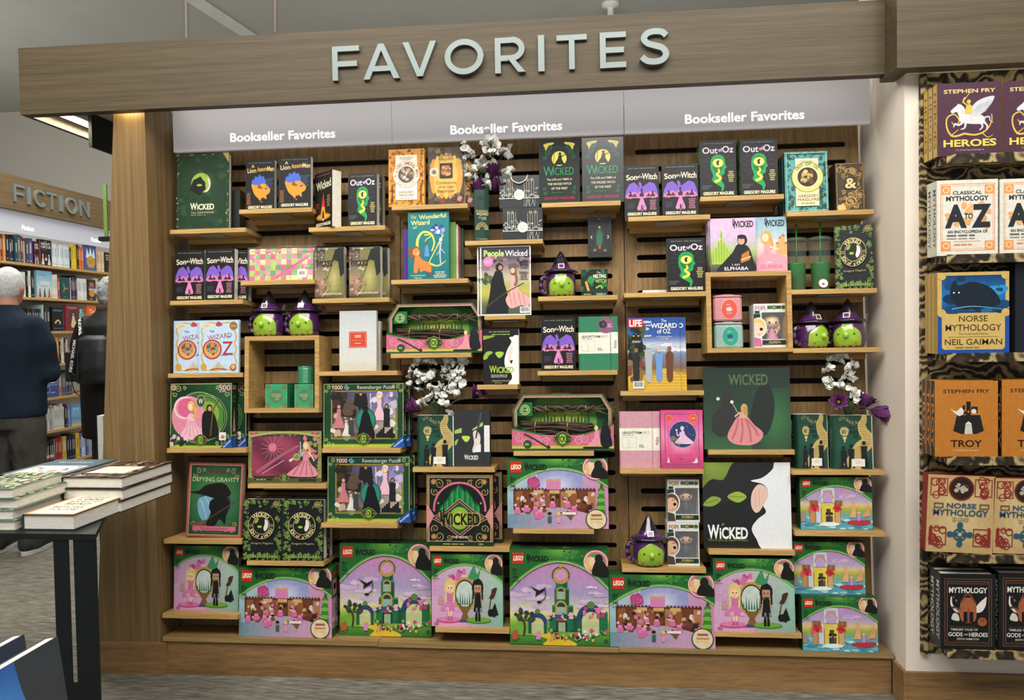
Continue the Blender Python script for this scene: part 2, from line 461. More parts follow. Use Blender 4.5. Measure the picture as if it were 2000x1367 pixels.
# small sprinkler head poking from the ceiling, seen just over the sign fascia
sp = empty('sprinkler_head', atz(1192, 6, 4.6))
mb = MB(); mb.lathe([(.0, 0), (.09, 0), (.09, -.03), (.03, -.05), (.0, -.05)], n=16); mb.build('escutcheon', 'white_paint', sp, True)
mb = MB(); mb.lathe([(.03, -.04), (.035, -.16), (.075, -.18), (.075, -.2), (0, -.2)], n=12); mb.build('nozzle', 'white_paint', sp, True)
tag(sp, 'small pale sprinkler head on the ceiling above the long wooden sign', 'sprinkler')
# baseboards along the white wall
mb = MB(); mb.box((XR-.012, YR-.012, 0), (XR, .0, .128)); mb.box((XR, YR-.014, 0), (6, YR, .128))
struct('baseboard_right', mb, 'walnut_plinth')
# ================================================================== wall unit carcass
# back panels with rows of round-ended slots, one per bay
US = 2.02
def back_panel(x0, label):
    mb = MB(); ml, rr, pitch = .047, .0105, .0712
    us = [.06+pitch*k for k in range(27)]
    def q(x, u, o): return PL(x, u, o)
    def face(pts, o=DEP): mb.add([q(x, u, o) for x, u in pts], [tuple(range(len(pts)))])
    xa, xb = x0+.0015, x0+BAY-.0015
    prev = .002
    for uc in us+[US+rr]:
        face([(xa, prev), (xb, prev), (xb, min(uc-rr, US)), (xa, min(uc-rr, US))])
        if uc > US: break
        n = 8; A = [(xa+ml+rr-rr*sin(PI*i/n), uc-rr*cos(PI*i/n)) for i in range(n+1)]
        B = [(xb-ml-rr+rr*sin(PI*i/n), uc+rr*cos(PI*i/n)) for i in range(n+1)]
        face([(xa, uc-rr)]+A+[(xa, uc+rr)]); face([(xb, uc+rr)]+B+[(xb, uc-rr)])
        loop = A+[(x, u) for x, u in B]
        lo = [q(x, u, DEP) for x, u in loop]; hi = [q(x, u, DEP+.016) for x, u in loop]; k = len(loop)
        mb.add(lo+hi, [(i, (i+1) % k, k+(i+1) % k, k+i) for i in range(k)])
        prev = uc+rr
    bp = mb.build('slotted_panel', 'oak_vertical')
    tag(bp, label, 'back panel', 'slotted back panels of the display')
for k, lb in enumerate(('slotted oak back panel behind the left third of the display', 'slotted oak back panel behind the middle third of the display', 'slotted oak back panel behind the right third of the display')):
    back_panel(BAY*k, lb)
mb = MB(); p = [PL(x, u, o) for o in (DEP+.045, DEP+.06) for x, u in ((0,.004),(W,.004),(W,US+.1),(0,US+.1))]
mb.add(p, [(0,1,2,3),(7,6,5,4),(0,4,5,1),(1,5,6,2),(2,6,7,3),(3,7,4,0)]); tag(mb.build('backing_board', 'dark_backing'), 'dark board seen through the slots behind the oak panels', 'board')
# sides of the carcass: left column, its return face, right return is the white wall
yc = .002
tl, bl = aty(222, 214, yc), aty(190, 1257, yc)
xL0, xL1 = -.022, -.022
col = empty('left_end_column', ((tl.x+bl.x)/2-.0, yc, 0))
mb = MB(); ox, oy = col.location.x, col.location.y
Z0, Z1 = .128, 2.42
xt = tl.x+(tl.x-bl.x)*(Z1-tl.z)/(tl.z-bl.z)
vs = [(bl.x-ox, 0, Z0), (xL1-ox, 0, Z0), (xL1-ox, 0, Z1), (xt-ox, 0, Z1), (bl.x-ox, .62, Z0), (xL1-ox, .62, Z0), (xL1-ox, .62, Z1), (xt-ox, .62, Z1)]
mb.add(vs, [(0,1,2,3), (1,5,6,2), (5,4,7,6), (4,0,3,7), (3,2,6,7), (1,0,4,5)])
mb.build('post', 'oak_column', col)
mb = MB(); mb.box((bl.x-ox-.004, -.008, 0), (.004-ox, .62, .128)); mb.build('plinth', 'walnut_plinth', col)
tag(col, 'wide oak column closing the left end of the display', 'column')
# plinth with deck
pl = empty('display_plinth', (W/2, .07, 0))
mb = MB(); mb.box((-W/2-.0, -.062, 0), (W/2+.008, .06, .128)); mb.build('kick_board', 'walnut_plinth', pl)
xs = [-W/2-.012, -W/2+W*.313, -W/2+W*.648, W/2+.016]
for k in range(3):
    dz = (0, -.0018, 0)[k]
    mb = MB(); v = [PL(x, u+dz, o)-pl.location for u in (-.0175, 0) for x, o in ((xs[k]+W/2, 0), (xs[k+1]+W/2-.0015, 0), (xs[k+1]+W/2-.0015, .19), (xs[k]+W/2, .19))]
    mb.add(v, [(3,2,1,0),(4,5,6,7),(0,1,5,4),(1,2,6,5),(2,3,7,6),(3,0,4,7)]); mb.build('deck_board', 'oak_horizontal', pl)
tag(pl, 'low oak plinth with an overhanging deck under the bottom boxes', 'plinth')
# ================================================================== header fascia and lettering
YF = -.06
def zy(px, py, Y): return aty(px, py, Y)
fl, fr = aty(40, 221, YF), aty(1730, 148, YF)
ft0, ft1 = aty(35, 95, YF), aty(1730, -2, YF)
zb, zt_ = (fl.z+fr.z)/2, (ft0.z+ft1.z)/2+.0
xf0, xf1 = (fl.x+ft0.x)/2, fr.x
print('fascia', fl, fr, ft0, ft1)
hd = empty('header_sign', ((xf0+xf1)/2, YF, zb)); hx = hd.location.x; H = zt_-zb
# keep the slight image slope out: the board is level
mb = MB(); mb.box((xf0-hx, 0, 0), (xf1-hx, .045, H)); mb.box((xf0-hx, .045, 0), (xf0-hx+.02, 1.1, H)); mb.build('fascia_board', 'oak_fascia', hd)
LETTERS = [('F',652,703,91,160),('A',712,781,86,158),('V',789,853,82,153),('O',871,945,78,150),('R',968,1026,74,146),('I',1052,1063,71,142),('T',1088,1146,69,139),('E',1172,1222,64,136),('S',1250,1306,57,132)]
def stroke_letter(ch, W, t=.165):
    """plain geometric capitals in a W x 1 box, as flat pieces"""
    R = lambda a, b, c, d: [(a, b), (c, b), (c, d), (a, d)]
    def band(P, q=t):
        A = []; n = len(P)
        for i in range(n):
            dx = P[min(i+1, n-1)][0]-P[max(i-1, 0)][0]; dy = P[min(i+1, n-1)][1]-P[max(i-1, 0)][1]; l = math.hypot(dx, dy)
            A.append(((P[i][0]+dy/l*q/2, P[i][1]-dx/l*q/2), (P[i][0]-dy/l*q/2, P[i][1]+dx/l*q/2)))
        return [[A[i][0], A[i+1][0], A[i+1][1], A[i][1]] for i in range(n-1)]
    def arc(cx, cy, rx, ry, a0, a1, n=26): return [(cx+rx*cos(a0+(a1-a0)*i/n), cy+ry*sin(a0+(a1-a0)*i/n)) for i in range(n+1)]
    if ch == 'I': return [R(0, 0, W, 1)]
    if ch == 'F': return [R(0, 0, t, 1), R(t, 1-t*.95, W, 1), R(t, .40, W*.92, .40+t*.95)]
    if ch == 'E': return [R(0, 0, t, 1), R(t, 1-t*.95, W, 1), R(t, .42, W*.92, .42+t*.95), R(t, 0, W, t*.95)]
    if ch == 'T': return [R(W/2-t/2, 0, W/2+t/2, 1-t*.95), R(0, 1-t*.95, W, 1)]
    if ch == 'A': return [[(0, 0), (t*1.08, 0), (W/2+t*.5, 1), (W/2-t*.5, 1)], [(W-t*1.08, 0), (W, 0), (W/2+t*.5, 1), (W/2-t*.5, 1)], R(W*.2, .22, W*.8, .22+t*.9)]
    if ch == 'V': return [[(W/2-t*.5, 0), (W/2+t*.5, 0), (t*1.08, 1), (0, 1)], [(W/2-t*.5, 0), (W/2+t*.5, 0), (W, 1), (W-t*1.08, 1)]]
    if ch == 'N': return [R(0, 0, t, 1), R(W-t, 0, W, 1), [(W-t*1.1, 0), (W, 0), (t*1.1, 1), (0, 1)]]
    if ch == 'O': return band(arc(W/2, .5, W/2-t/2, .5-t/2+.012, 0, 2*PI, 44))
    if ch == 'C': return band(arc(W*.54, .5, W*.54-t/2, .5-t/2+.012, .75, 2*PI-.75, 34))
    if ch == 'R': return [R(0, 0, t, 1), R(t, 1-t*.95, W*.55, 1), R(t, .34, W*.55, .34+t*.95)]+band(arc(W*.55, .34+(1-.34)/2, W*.43-t/2, (1-.34)/2-t*.475, -PI/2, PI/2, 18))+[[(W-t*1.25, 0), (W, 0), (W*.62, .40), (W*.42, .40)]]
    if ch == 'S': return band(smooth([(W*.90, .80), (W*.76, .895), (W*.52, .922), (W*.26, .875), (W*.13, .735), (W*.25, .60), (W*.50, .525), (W*.76, .445), (W*.88, .28), (W*.75, .125), (W*.48, .078), (W*.22, .11), (W*.05, .215)], 5))
def letter_mesh(ch, w, h, th, conv):
    mb = MB()
    for q_, pc in enumerate(stroke_letter(ch, w/h)):
        ar = sum(pc[i][0]*pc[(i+1) % len(pc)][1]-pc[(i+1) % len(pc)][0]*pc[i][1] for i in range(len(pc)))
        if ar < 0: pc = pc[::-1]
        n = len(pc); P = [conv(x*h, z*h, th+.00025*q_) for x, z in pc]; Q = [conv(x*h, z*h, 0) for x, z in pc]
        mb.add(P+Q, [tuple(range(n)), tuple(range(2*n-1, n-1, -1))]+[((i+1) % n, i, n+i, n+(i+1) % n) for i in range(n)])
    return mb
def letters3d(L, parent, toface, th):
    for ch, a, b2, c0, c1 in L:
        p0, p1 = toface(a, c1), toface(b2, c0)
        yield letter_mesh(ch, p1.x-p0.x, p1.z-p0.z, th, lambda x, z, t: (x, -t, z)).build('sign_letter', 'silver_letter', parent), p0
for o, p0 in letters3d(LETTERS, hd, lambda px, py: aty(px, py, YF), .014):
    o.location = (p0.x-hx, 0, p0.z-zb)
tag(hd, 'long oak header board carrying large silver letters over the display', 'sign')
# header over the right-hand wall: steps forward
YF2 = -.165
q0, q1 = aty(1752, 133, YF2), aty(1996, 119, YF2)
h2 = empty('header_board', (4.2, YF2, q0.z))
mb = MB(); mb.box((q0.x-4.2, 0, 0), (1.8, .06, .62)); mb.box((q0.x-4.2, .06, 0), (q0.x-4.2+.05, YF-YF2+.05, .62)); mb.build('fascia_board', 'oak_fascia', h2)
tag(h2, 'plain oak header board over the patterned shelves, stepping forward', 'sign board')
mb = MB(); mb.box((XR, YF2+.06, q0.z), (6, YR, q0.z+.02)); struct('trim_3', mb, 'white_wall')
# canopy soffit + led strip at the left end
mb = MB(); mb.box((xf0+.02, YF+.045, zb+.06), (-.02, 1.1, zb+.075)); struct('trim_4', mb, 'white_paint')
ls = empty('canopy_light', (xf0+.075, .45, zb+.06))
mb = MB(); mb.box((-.03, -.42, -.022), (.03, .5, 0)); mb.build('housing', 'white_paint', ls)
mb = MB(); mb.box((-.02, -.42, -.028), (.02, .5, -.022)); mb.build('light_strip', 'led_strip', ls)
tag(ls, 'bright linear light recessed under the left end of the header', 'light')
# black blade panel hanging behind the left column
bp0, bp1 = aty(178, 218, .15), aty(178, 286, .15)
mb = MB(); mb.box((bp0.x-.015, .15, bp1.z), (bp0.x, .60, zb+.058)); tag(mb.build('hanging_black_panel', 'black_panel'), 'dark panel hanging under the canopy beside the left column', 'panel')
ac = empty('acrylic_sign', aty(208, 462, .30)); o_ = ac.location.copy(); hh_ = aty(208, 360, .30).z-o_.z
mb = MB(); mb.box((-.011, 0, 0), (.006, .006, hh_)); mb.build('acrylic_panel', 'acrylic_green', ac)
mb = MB(); mb.box((-.035, -.004, -.018), (.03, .03, 0)); mb.build('bracket', 'black_steel', ac); tag(ac, 'narrow green acrylic sign edge on a black bracket beside the left column', 'sign')
p_ = aty(195, 905, .35); q_ = aty(195, 812, .35); mb = MB(); mb.box((-.006, 0, 0), (.02, .16, q_.z), '#d0d0c8', cols={'left': '#1c2024', 'front': '#c9c9c0'}); mb.box((-.012, 0, 0), (-.006, .16, q_.z), '#1c2024')
o = mb.build('standing_board', 'printed_card'); o.location = (p_.x, .35, .0003); tag(o, 'thin dark board edge standing left of the wide oak column', 'board')
# ================================================================== lit category signs
ys = .165
SZ0 = (aty(342.5, 291, ys).z+aty(1698, 243, ys).z+aty(765, 281, ys).z+aty(1216, 265, ys).z)/4
for k, (tx, ty, tw, lb) in enumerate(((551.5, 264.5, 205, 'lit lavender-grey category sign at the left end of the row'), (988, 249.5, 218, 'lit lavender-grey category sign in the middle of the row'), (1453.5, 228, 233, 'lit lavender-grey category sign at the right end of the row'))):
    s = empty('category_sign', (BAY*(k+.5), ys, SZ0))
    mb = MB(); mb.box((-BAY/2+.0015, 0, 0), (BAY/2-.0015, .02, .2)); mb.build('sign_panel', 'lit_sign', s)
    mb = MB(); a = Art(mb, (-BAY/2, 0, 0), (1, 0, 0), (0, 0, 1), BAY, .2); a.k = 20
    p = aty(tx, ty, ys); x = (aty(tx+tw/2, ty, ys).x-aty(tx-tw/2, ty, ys).x)/BAY
    a.text('Bookseller Favorites', (p.x-BAY*k)/BAY, (p.z-SZ0)/.2-.0, .0335/.2, '#ffffff', x, .018)
    mb.build('lettering', 'lit_letters', s)
    tag(s, lb, 'sign', 'lit category signs')
# ================================================================== ledges
LEDGE = {}
def holder(parent, w, th=.0):
    mb = MB(); hw = min(.048, w*.36)
    mb.box((-hw, .02, -.0215), (hw, .1, -.0195)); mb.build('label_holder', 'clear_plate', parent)
def ledge(key, xl, xr, yl, yr, label, hold=True, name='display_ledge', th=.0175, ext=0.0, dep=DEP):
    (x0, u0), (x1, u1) = inv(xl, yl), inv(xr, yr); u = (u0+u1)/2
    w = x1-x0
    r = empty(name, PL((x0+x1)/2, u)); orient(r, r.location)
    mb = MB(); mb.box((-w/2, 0, -th), (w/2, dep-.0005, 0)); mb.build('shelf_board', 'oak_edge', r)
    mb = MB(); mb.box((-w/2+.012, dep-.03, -th-.022), (w/2-.012, dep-.0005, -th)); mb.build('bracket', 'oak_edge', r)
    if hold: holder(r, w)
    LEDGE[key] = (x0, x1, u)
    tag(r, label, 'shelf', 'short oak display ledges')
for row in [
 ('A1',332,480,448,445,'oak ledge under the large green leather-look book, top left'),
 ('A2',467,609,408,406,'oak ledge under the two black paperbacks with blue and orange profiles'),
 ('A3',603,752,443,441,'oak ledge under the black paperback with a red cone and its green neighbour'),
 ('A4',765,913,401,398,'oak ledge under the orange book and the pumpkin book'),
 ('A5',908,1060,470,467,'oak ledge under the green book vase and two stacked black gift boxes'),
 ('A6',1058,1212,397,391,'oak ledge under the two tall black hardbacks with yellow moons'),
 ('A7',1227,1387,425,417,'oak ledge under two purple-bird paperbacks, top right bay'),
 ('A8',1368,1531,386,377,'oak ledge under the two black paperbacks with green heads, top right'),
 ('A9',1537,1707,414,408,'oak ledge under the aqua hardback and the gold scroll box'),
 ('B1',332,474,587,585,'oak ledge at far left under the row of purple-bird paperbacks'),
 ('B2',470,614,548,546,'oak ledge under the pink and green checked pouch'),
 ('B3',610,760,583,581,'oak ledge under the pair of misty green film paperbacks'),
 ('B4',764,914,546,544,'oak ledge under the teal picture book'),
 ('B6',1051,1206,579,576,'oak ledge under one witch mug and a small tin, middle bay'),
 ('B7',1219,1380,572,569,'oak ledge under the lone black paperback with a green head'),
 ('B9',1545,1713,566,562,'oak ledge under two green tumblers at the right end'),
 ('C1',328,474,729,728,'oak ledge under the two pale blue picture books'),
 ('C3',623,776,726,723,'oak ledge under the white wrapped book with an orange label'),
 ('C4',763,920,691,688,'oak ledge under the upper broom set'),
 ('C6',1050,1206,725,722,'oak ledge under the green notebook'),
 ('C7',1212,1375,765,761,'oak ledge under the film magazine with the yellow road'),
 ('C9',1549,1720,681,677,'oak ledge under two witch mugs at the right end'),
 ('D1',326,481,876,875,'oak ledge at far left under the pink and green round-art puzzle'),
 ('D2',484,637,946,944,'oak ledge under the magenta doll accessory box'),
 ('D3',629,782,877,874,'oak ledge under the upper 1000 piece puzzle'),
 ('D4',806,966,915,911,'oak ledge under the starry book vase and black notebook'),
 ('D5',1003,1160,882,880,'oak ledge under the lower broom set'),
 ('D6',1211,1374,916,916,'oak ledge under the dusty pink notebook'),
 ('D7',1384,1552,879,878,'oak ledge under the dark green record'),
 ('D8',1548,1727,918,918,'oak ledge under the pair of starry book vases at the right'),
 ('E1',320,472,1054,1053,'oak ledge at far left under the leaning green storybook'),
 ('E2',482,632,1097,1095,'oak ledge under the pair of black books with green vine borders'),
 ('E3',627,776,1023,1021,'oak ledge under the lower 1000 piece puzzle'),
 ('E4',839,995,1069,1067,'oak ledge under the square board game'),
 ('E5',1002,1160,1034,1032,'oak ledge under the raised pink salon brick set'),
 ('E6',1215,1379,1108,1110,'oak ledge under a witch mug and stacked figure boxes'),
 ('E7',1385,1553,1074,1075,'oak ledge under the black and white record'),
 ('E8',1554,1730,1037,1039,'oak ledge under the topmost harbour brick set'),
 ('F1',317,464,1200,1199,'low oak ledge at far left under the partly hidden doll brick set'),
 ('F4',850,995,1226,1228,'low oak ledge under the middle doll brick set'),
 ('F7',1397,1566,1234,1237,'low oak ledge under the right doll brick set')]:
    ledge(*row, hold=(row[3] < 790))
ledge('M1', 946, 1026, 616, 615, 'small narrow oak ledge holding the magazines', th=.016, dep=DEP)
ledge('M2', 932, 1011, 752, 750, 'small narrow oak ledge holding the green face paperback', th=.018, dep=DEP)
LEDGE['deck'] = (0, W, .0003)
# open cubes
def cube(key, xl, xr, yt, yb, label):
    xm, ym = (xl+xr)/2, (yt+yb)/2
    x0, x1 = inv(xl, ym)[0], inv(xr, ym)[0]; u0, u1 = inv(xm, yb)[1], inv(xm, yt)[1]
    w, h, t = x1-x0, u1-u0, .0175
    r = empty('display_cube', PL((x0+x1)/2, u0)); orient(r, r.location)
    for nm, p, q in (('bottom_board', (-w/2, 0, 0), (w/2, DEP-.001, t)), ('top_board', (-w/2, 0, h-t), (w/2, DEP-.001, h)),
                     ('side_board', (-w/2, 0, t), (-w/2+t, DEP-.001, h-t)), ('side_board', (w/2-t, 0, t), (w/2, DEP-.001, h-t))):
        mb = MB(); mb.box(p, q); mb.build(nm, 'oak_edge', r)
    LEDGE[key+'in'] = (x0+t, x1-t, u0+t); LEDGE[key+'top'] = (x0, x1, u1)
    mb = MB(); mb.box((-.04, .02, h-t-.003), (.04, .1, h-t-.0005)); mb.build('label_holder', 'clear_plate', r)
    tag(r, label, 'shelf cube', 'open oak display cubes')
cube('QL', 477.5, 623, 656, 806, 'open oak cube holding green candle boxes, left bay')
cube('QR', 1380, 1547, 530, 688, 'open oak cube holding two round-label tins and a doll box, right bay')
# ================================================================== printed artwork
def specks(a, u0, v0, u1, v1, n, cols, r=.02, seed=1, asp=1.0):
    g = random.Random(seed)
    for i in range(n):
        a.blob(g.uniform(u0, u1), g.uniform(v0, v1), r*g.uniform(.5, 1.4), g.choice(cols), g.random(), .3, asp, 7, hold=(i % 4 != 3))
    a.k += 1
def clouds(a, u0, v0, u1, v1, n, cols, seed):
    g = random.Random(seed)
    for i in range(n):
        u, v, r = g.uniform(u0,u1), g.uniform(v0,v1), g.uniform(.03,.07); c = g.choice(cols)
        for k in range(6): a.ell(u+(k-2.5)*r*.5, v+g.uniform(-.3,.3)*r*a.ar*.5, r*g.uniform(.35,.75), mixc(c,'#8f7fa8',g.uniform(0,.25)), .65, 12, hold=True)
        a.k += 1
def person_shape(a, u, v, h, col, skin, hair, dress=False, ar=None):
    """a small plain painted figure: gown or coat, head and hair"""
    w = h*.16/a.ar
    if dress: a.poly([(u-w*1.7, v), (u+w*1.7, v), (u+w*.45, v+h*.52), (u+w*.55, v+h*.78), (u-w*.55, v+h*.78), (u-w*.45, v+h*.52)], col)
    else: a.poly([(u-w*.9, v), (u+w*.9, v), (u+w*.8, v+h*.5), (u+w*.95, v+h*.78), (u-w*.95, v+h*.78), (u-w*.8, v+h*.5)], col)
    a.ell(u, v+h*.89, w*.62, hair, 1.15); a.ell(u, v+h*.875, w*.42, skin, 1.1)
def wlogo(a, u, v, hv, wu, col, spike=True):
    a.text('WICKED', u, v, hv, col, wu, .028)
    if spike:
        w = wu*.035
        a.rect(u-wu*.40-w/2, v-hv*.72, u-wu*.40+w/2, v+hv*.95, col)
        a.rect(u-wu*.485, v-hv*.25, u-wu*.485+w, v+hv*.85, col)
def bway(a, u, v, hv, wu, col):
    a.text('W', u-wu*.36, v+hv*.12, hv*1.2, col, wu*.29, .03, hold=True)
    a.text('iCKED', u+wu*.14, v, hv, col, wu*.70, .03)
# ---- black paperbacks of one series
def series(a, top='#8b8b8e'):
    a.rect(0, 0, 1, 1, '#181917'); a.rect(0, 0, .012, 1, '#2e2e29')
    a.text('NEW YORK TIMES BESTSELLER', .5, .945, .017, top, .8, .01)
    a.text('GREGORY MAGUIRE', .5, .07, .052, '#f1e7bd', .84, .03)
def art_green_head(a):
    series(a)
    for i in range(18):
        t = 2*PI*i/18; a.poly([(.5+.2*cos(t), .55+.14*sin(t)), (.5+.42*cos(t+.04), .55+.29*sin(t+.04)), (.5+.42*cos(t-.04), .55+.29*sin(t-.04))], '#342a3a', True)
    a.k += 1
    a.poly(smooth_closed([(.30,.50),(.31,.66),(.42,.74),(.58,.74),(.68,.68),(.70,.58),(.74,.52),(.69,.49),(.66,.40),(.54,.36),(.60,.28),(.66,.20),(.63,.12),(.58,.10),(.58,.17),(.47,.22),(.33,.29),(.36,.38)]), '#1e9a50')
    a.poly(smooth_closed([(.36,.50),(.37,.63),(.47,.70),(.58,.68),(.64,.58),(.60,.46),(.48,.42)]), '#14703c')
    a.ell(.50, .60, .145, '#e6df54'); a.ell(.50, .60, .10, '#f3ec7a')
    a.stroke([(.50,.50),(.53,.45),(.47,.40),(.56,.345),(.52,.30),(.40,.27)], .045, '#d8cf48', .10)
    a.poly([(.47,.56),(.53,.56),(.52,.62),(.56,.635),(.5,.65),(.45,.62)], '#1d1e1c')
    a.words(.76, .26, .94, .46, 6, '#cfc66c', 3, .5, 'c'); a.words(.05, .14, .34, .22, 4, '#6f6a78', 5, .4)
    a.text('Out', .285, .825, .105, '#e3d4e2', .42, .02); a.text('of', .565, .83, .06, '#e3d4e2', .11, .02); a.text('Oz', .775, .835, .11, '#e3d4e2', .31, .02)
def art_purple_bird(a):
    series(a)
    a.text('Son', .22, .775, .10, '#efd9c4', .32, .02, rot=.06); a.text('of a', .45, .785, .05, '#efd9c4', .13, .02); a.text('Witch', .735, .785, .11, '#efd9c4', .44, .02, rot=-.03)
    bird = [(.50,.50),(.44,.56),(.41,.66),(.45,.69),(.50,.65),(.52,.58),(.60,.62),(.74,.68),(.88,.64),(.95,.52),(.98,.40),(.90,.42),(.92,.36),(.84,.40),(.84,.35),(.76,.40),(.66,.40),(.58,.38),(.50,.36),(.42,.38),(.34,.40),(.24,.40),(.16,.35),(.16,.40),(.08,.36),(.10,.42),(.02,.40),(.05,.52),(.14,.64),(.28,.68),(.38,.62)]
    a.poly(bird, '#7d5bc0'); a.poly([(x, .36+(y-.36)*.42) for x, y in bird], '#d07aa6')
    for x, h in ((.18,.1),(.3,.06),(.5,.16),(.7,.06),(.82,.1)): a.rect(x-.025, .40, x+.025, .40+h, '#2c2433', True); a.rect(x-.06, .40, x+.06, .40+h*.4, '#2c2433', True)
    a.k += 1
    a.poly([(.46,.36),(.54,.36),(.64,.17),(.60,.13),(.55,.15),(.5,.12),(.45,.15),(.40,.13),(.36,.17)], '#d884b4')
    a.poly([(.48,.14),(.53,.14),(.52,.22),(.5,.245),(.48,.22)], '#2c2433'); a.rect(.55,.14,.562,.25,'#2c2433')
    a.words(.72, .14, .92, .34, 6, '#c77f96', 6, .5, 'c'); a.words(.08, .17, .34, .28, 5, '#56506e', 7, .4)
def art_lion_men(a):
    series(a)
    a.text('A', .25, .885, .06, '#f0cf8c', .11, .02); a.text('Lion', .21, .80, .085, '#f0cf8c', .30, .02, rot=.05); a.text('Among', .585, .825, .085, '#f0b45c', .38, .02, rot=.1); a.text('Men', .865, .825, .09, '#f0cf8c', .24, .02, rot=-.04)
    a.poly([(.20,.55),(.25,.63),(.30,.61),(.33,.69),(.42,.66),(.48,.72),(.55,.67),(.63,.68),(.66,.62),(.70,.58),(.68,.50),(.30,.45)], '#4a6cd0')
    a.poly(smooth_closed([(.20,.52),(.36,.50),(.55,.53),(.70,.52),(.85,.42),(.82,.34),(.72,.30),(.72,.22),(.60,.26),(.56,.16),(.44,.24),(.30,.33)]), '#ea9a2c')
    a.poly([(.40,.46),(.48,.55),(.52,.48),(.62,.44),(.50,.43)], '#8d4a3d'); a.ell(.70,.43,.03,'#1d1e1c'); a.poly([(.5,.17),(.56,.27),(.6,.19)], '#1d1e1c')
    a.words(.68, .42, .97, .64, 7, '#4f5f8f', 2, .4); a.words(.03, .12, .19, .36, 7, '#b7774a', 8, .5, 'c')
def art_red_cone(a):
    series(a, '#b8564f')
    a.text('Wicked', .52, .775, .14, '#e9e5c0', .84, .02, rot=.09)
    for i in range(11):
        t = PI*(i+.5)/11; a.stroke([(.5,.25),(.5+.42*cos(t),.25+.26*sin(t))], .01, '#3e4a44', raw=True)
    a.ell(.5, .20, .42, '#c7742c', .28); a.ell(.5,.205,.34,'#e0b13c',.22)
    a.poly([(.33,.22),(.67,.22),(.56,.50),(.52,.63),(.46,.5)], '#cc3b2c'); a.poly([(.36,.22),(.64,.22),(.55,.38),(.45,.38)], '#e3b437')
    a.poly([(.44,.14),(.56,.14),(.54,.27),(.5,.34),(.46,.27)], '#1d1e1c'); a.ell(.5,.15,.05,'#d8c79c')
    a.words(.70, .36, .92, .58, 6, '#b98a5c', 3, .5, 'c'); a.words(.06,.36,.32,.46,4,'#a04a3a',4,.4)
# ---- other books on the display
def art_grimoire(a):
    g = random.Random(5)
    a.grad(0, 0, 1, 1, lambda u, v: mixc('#27452a', '#163019', 1.6*max(abs(u-.5), abs(v-.5))), 8, 10)
    a.frame(.03, .02, .97, .98, .008, '#35543a')
    specks(a, .02, .02, .98, .98, 60, ['#1c3a22', '#2c4d30', '#22402a'], .05, 3)
    for k in range(40):
        e = g.choice((0, 1, 2)); t = g.random()
        u, v = ((.97, t), (t, .985), (.02, t))[e]; a.blob(u+g.uniform(-.02, .02), v, g.uniform(.006, .016), g.choice(['#b9a86a', '#8f8a55', '#5d7040']), k, hold=True)
    a.k += 1
    a.poly([(.88,1),(1,1),(1,.87)], '#c2a55c'); a.poly([(.0,.97),(.0,1),(.06,1)], '#a08f52')
    a.ell(.47, .615, .185, '#9db84a'); a.blob(.42, .58, .15, '#1a1d18', 4, .2); a.poly(smooth_closed([(.54,.49),(.62,.56),(.60,.68),(.65,.62),(.645,.55),(.60,.50)]), '#e6cfc9'); a.ell(.44,.585,.05,'#a8c552',.4)
    bway(a, .50, .30, .07, .46, '#efe8c4'); a.text('The GRIMMERIE', .5, .225, .028, '#b9b78a', .44); a.words(.28, .185, .73, .20, 1, '#8d9468')
def art_orange_lion(a):
    a.rect(0, 0, 1, 1, '#e0952b'); a.frame(.02, .015, .98, .985, .012, '#f0b14a')
    a.vines('#7a3f14', .035, .05, 70, 3, .17); a.rect(.20, .11, .80, .89, '#efe6d2')
    for x in (.08, .88): a.stroke([(x,.05),(x+.03,.3),(x+.02,.4)], .02, '#3a2412'); a.stroke([(x+.05,.05),(x+.01,.35)], .015, '#3a2412')
    a.words(.30,.80,.70,.86,3,'#a99878',2,.5,'c')
    a.ell(.5, .55, .38, '#f3ead4'); a.ring(.5, .55, .37, .012, '#c6862f'); a.ring(.5,.55,.27,.012,'#b9772a')
    a.arc('A LION AMONG MEN', .5, .55, .315, .045, '#a8501f', PI/2, .02, 3.6); a.arc('AND WICKED', .5, .55, .325, .03, '#a8501f', -PI/2, .01, 1.8, True)
    a.ell(.5, .55, .23, '#5e5040'); specks(a, .36, .46, .64, .66, 26, ['#a6947a', '#75634c', '#c6b598', '#463a2e', '#8b95a0'], .04, 9); a.ell(.45,.50,.05,'#c3c4c8'); a.stroke([(.68,.6),(.7,.5)],.05,'#b98a4a')
    a.text('GREGORY', .5, .245, .035, '#8a6a3f', .42); a.text('MAGUIRE', .5, .195, .035, '#8a6a3f', .42); a.text('author of Wicked', .5, .145, .018, '#a8501f', .38)
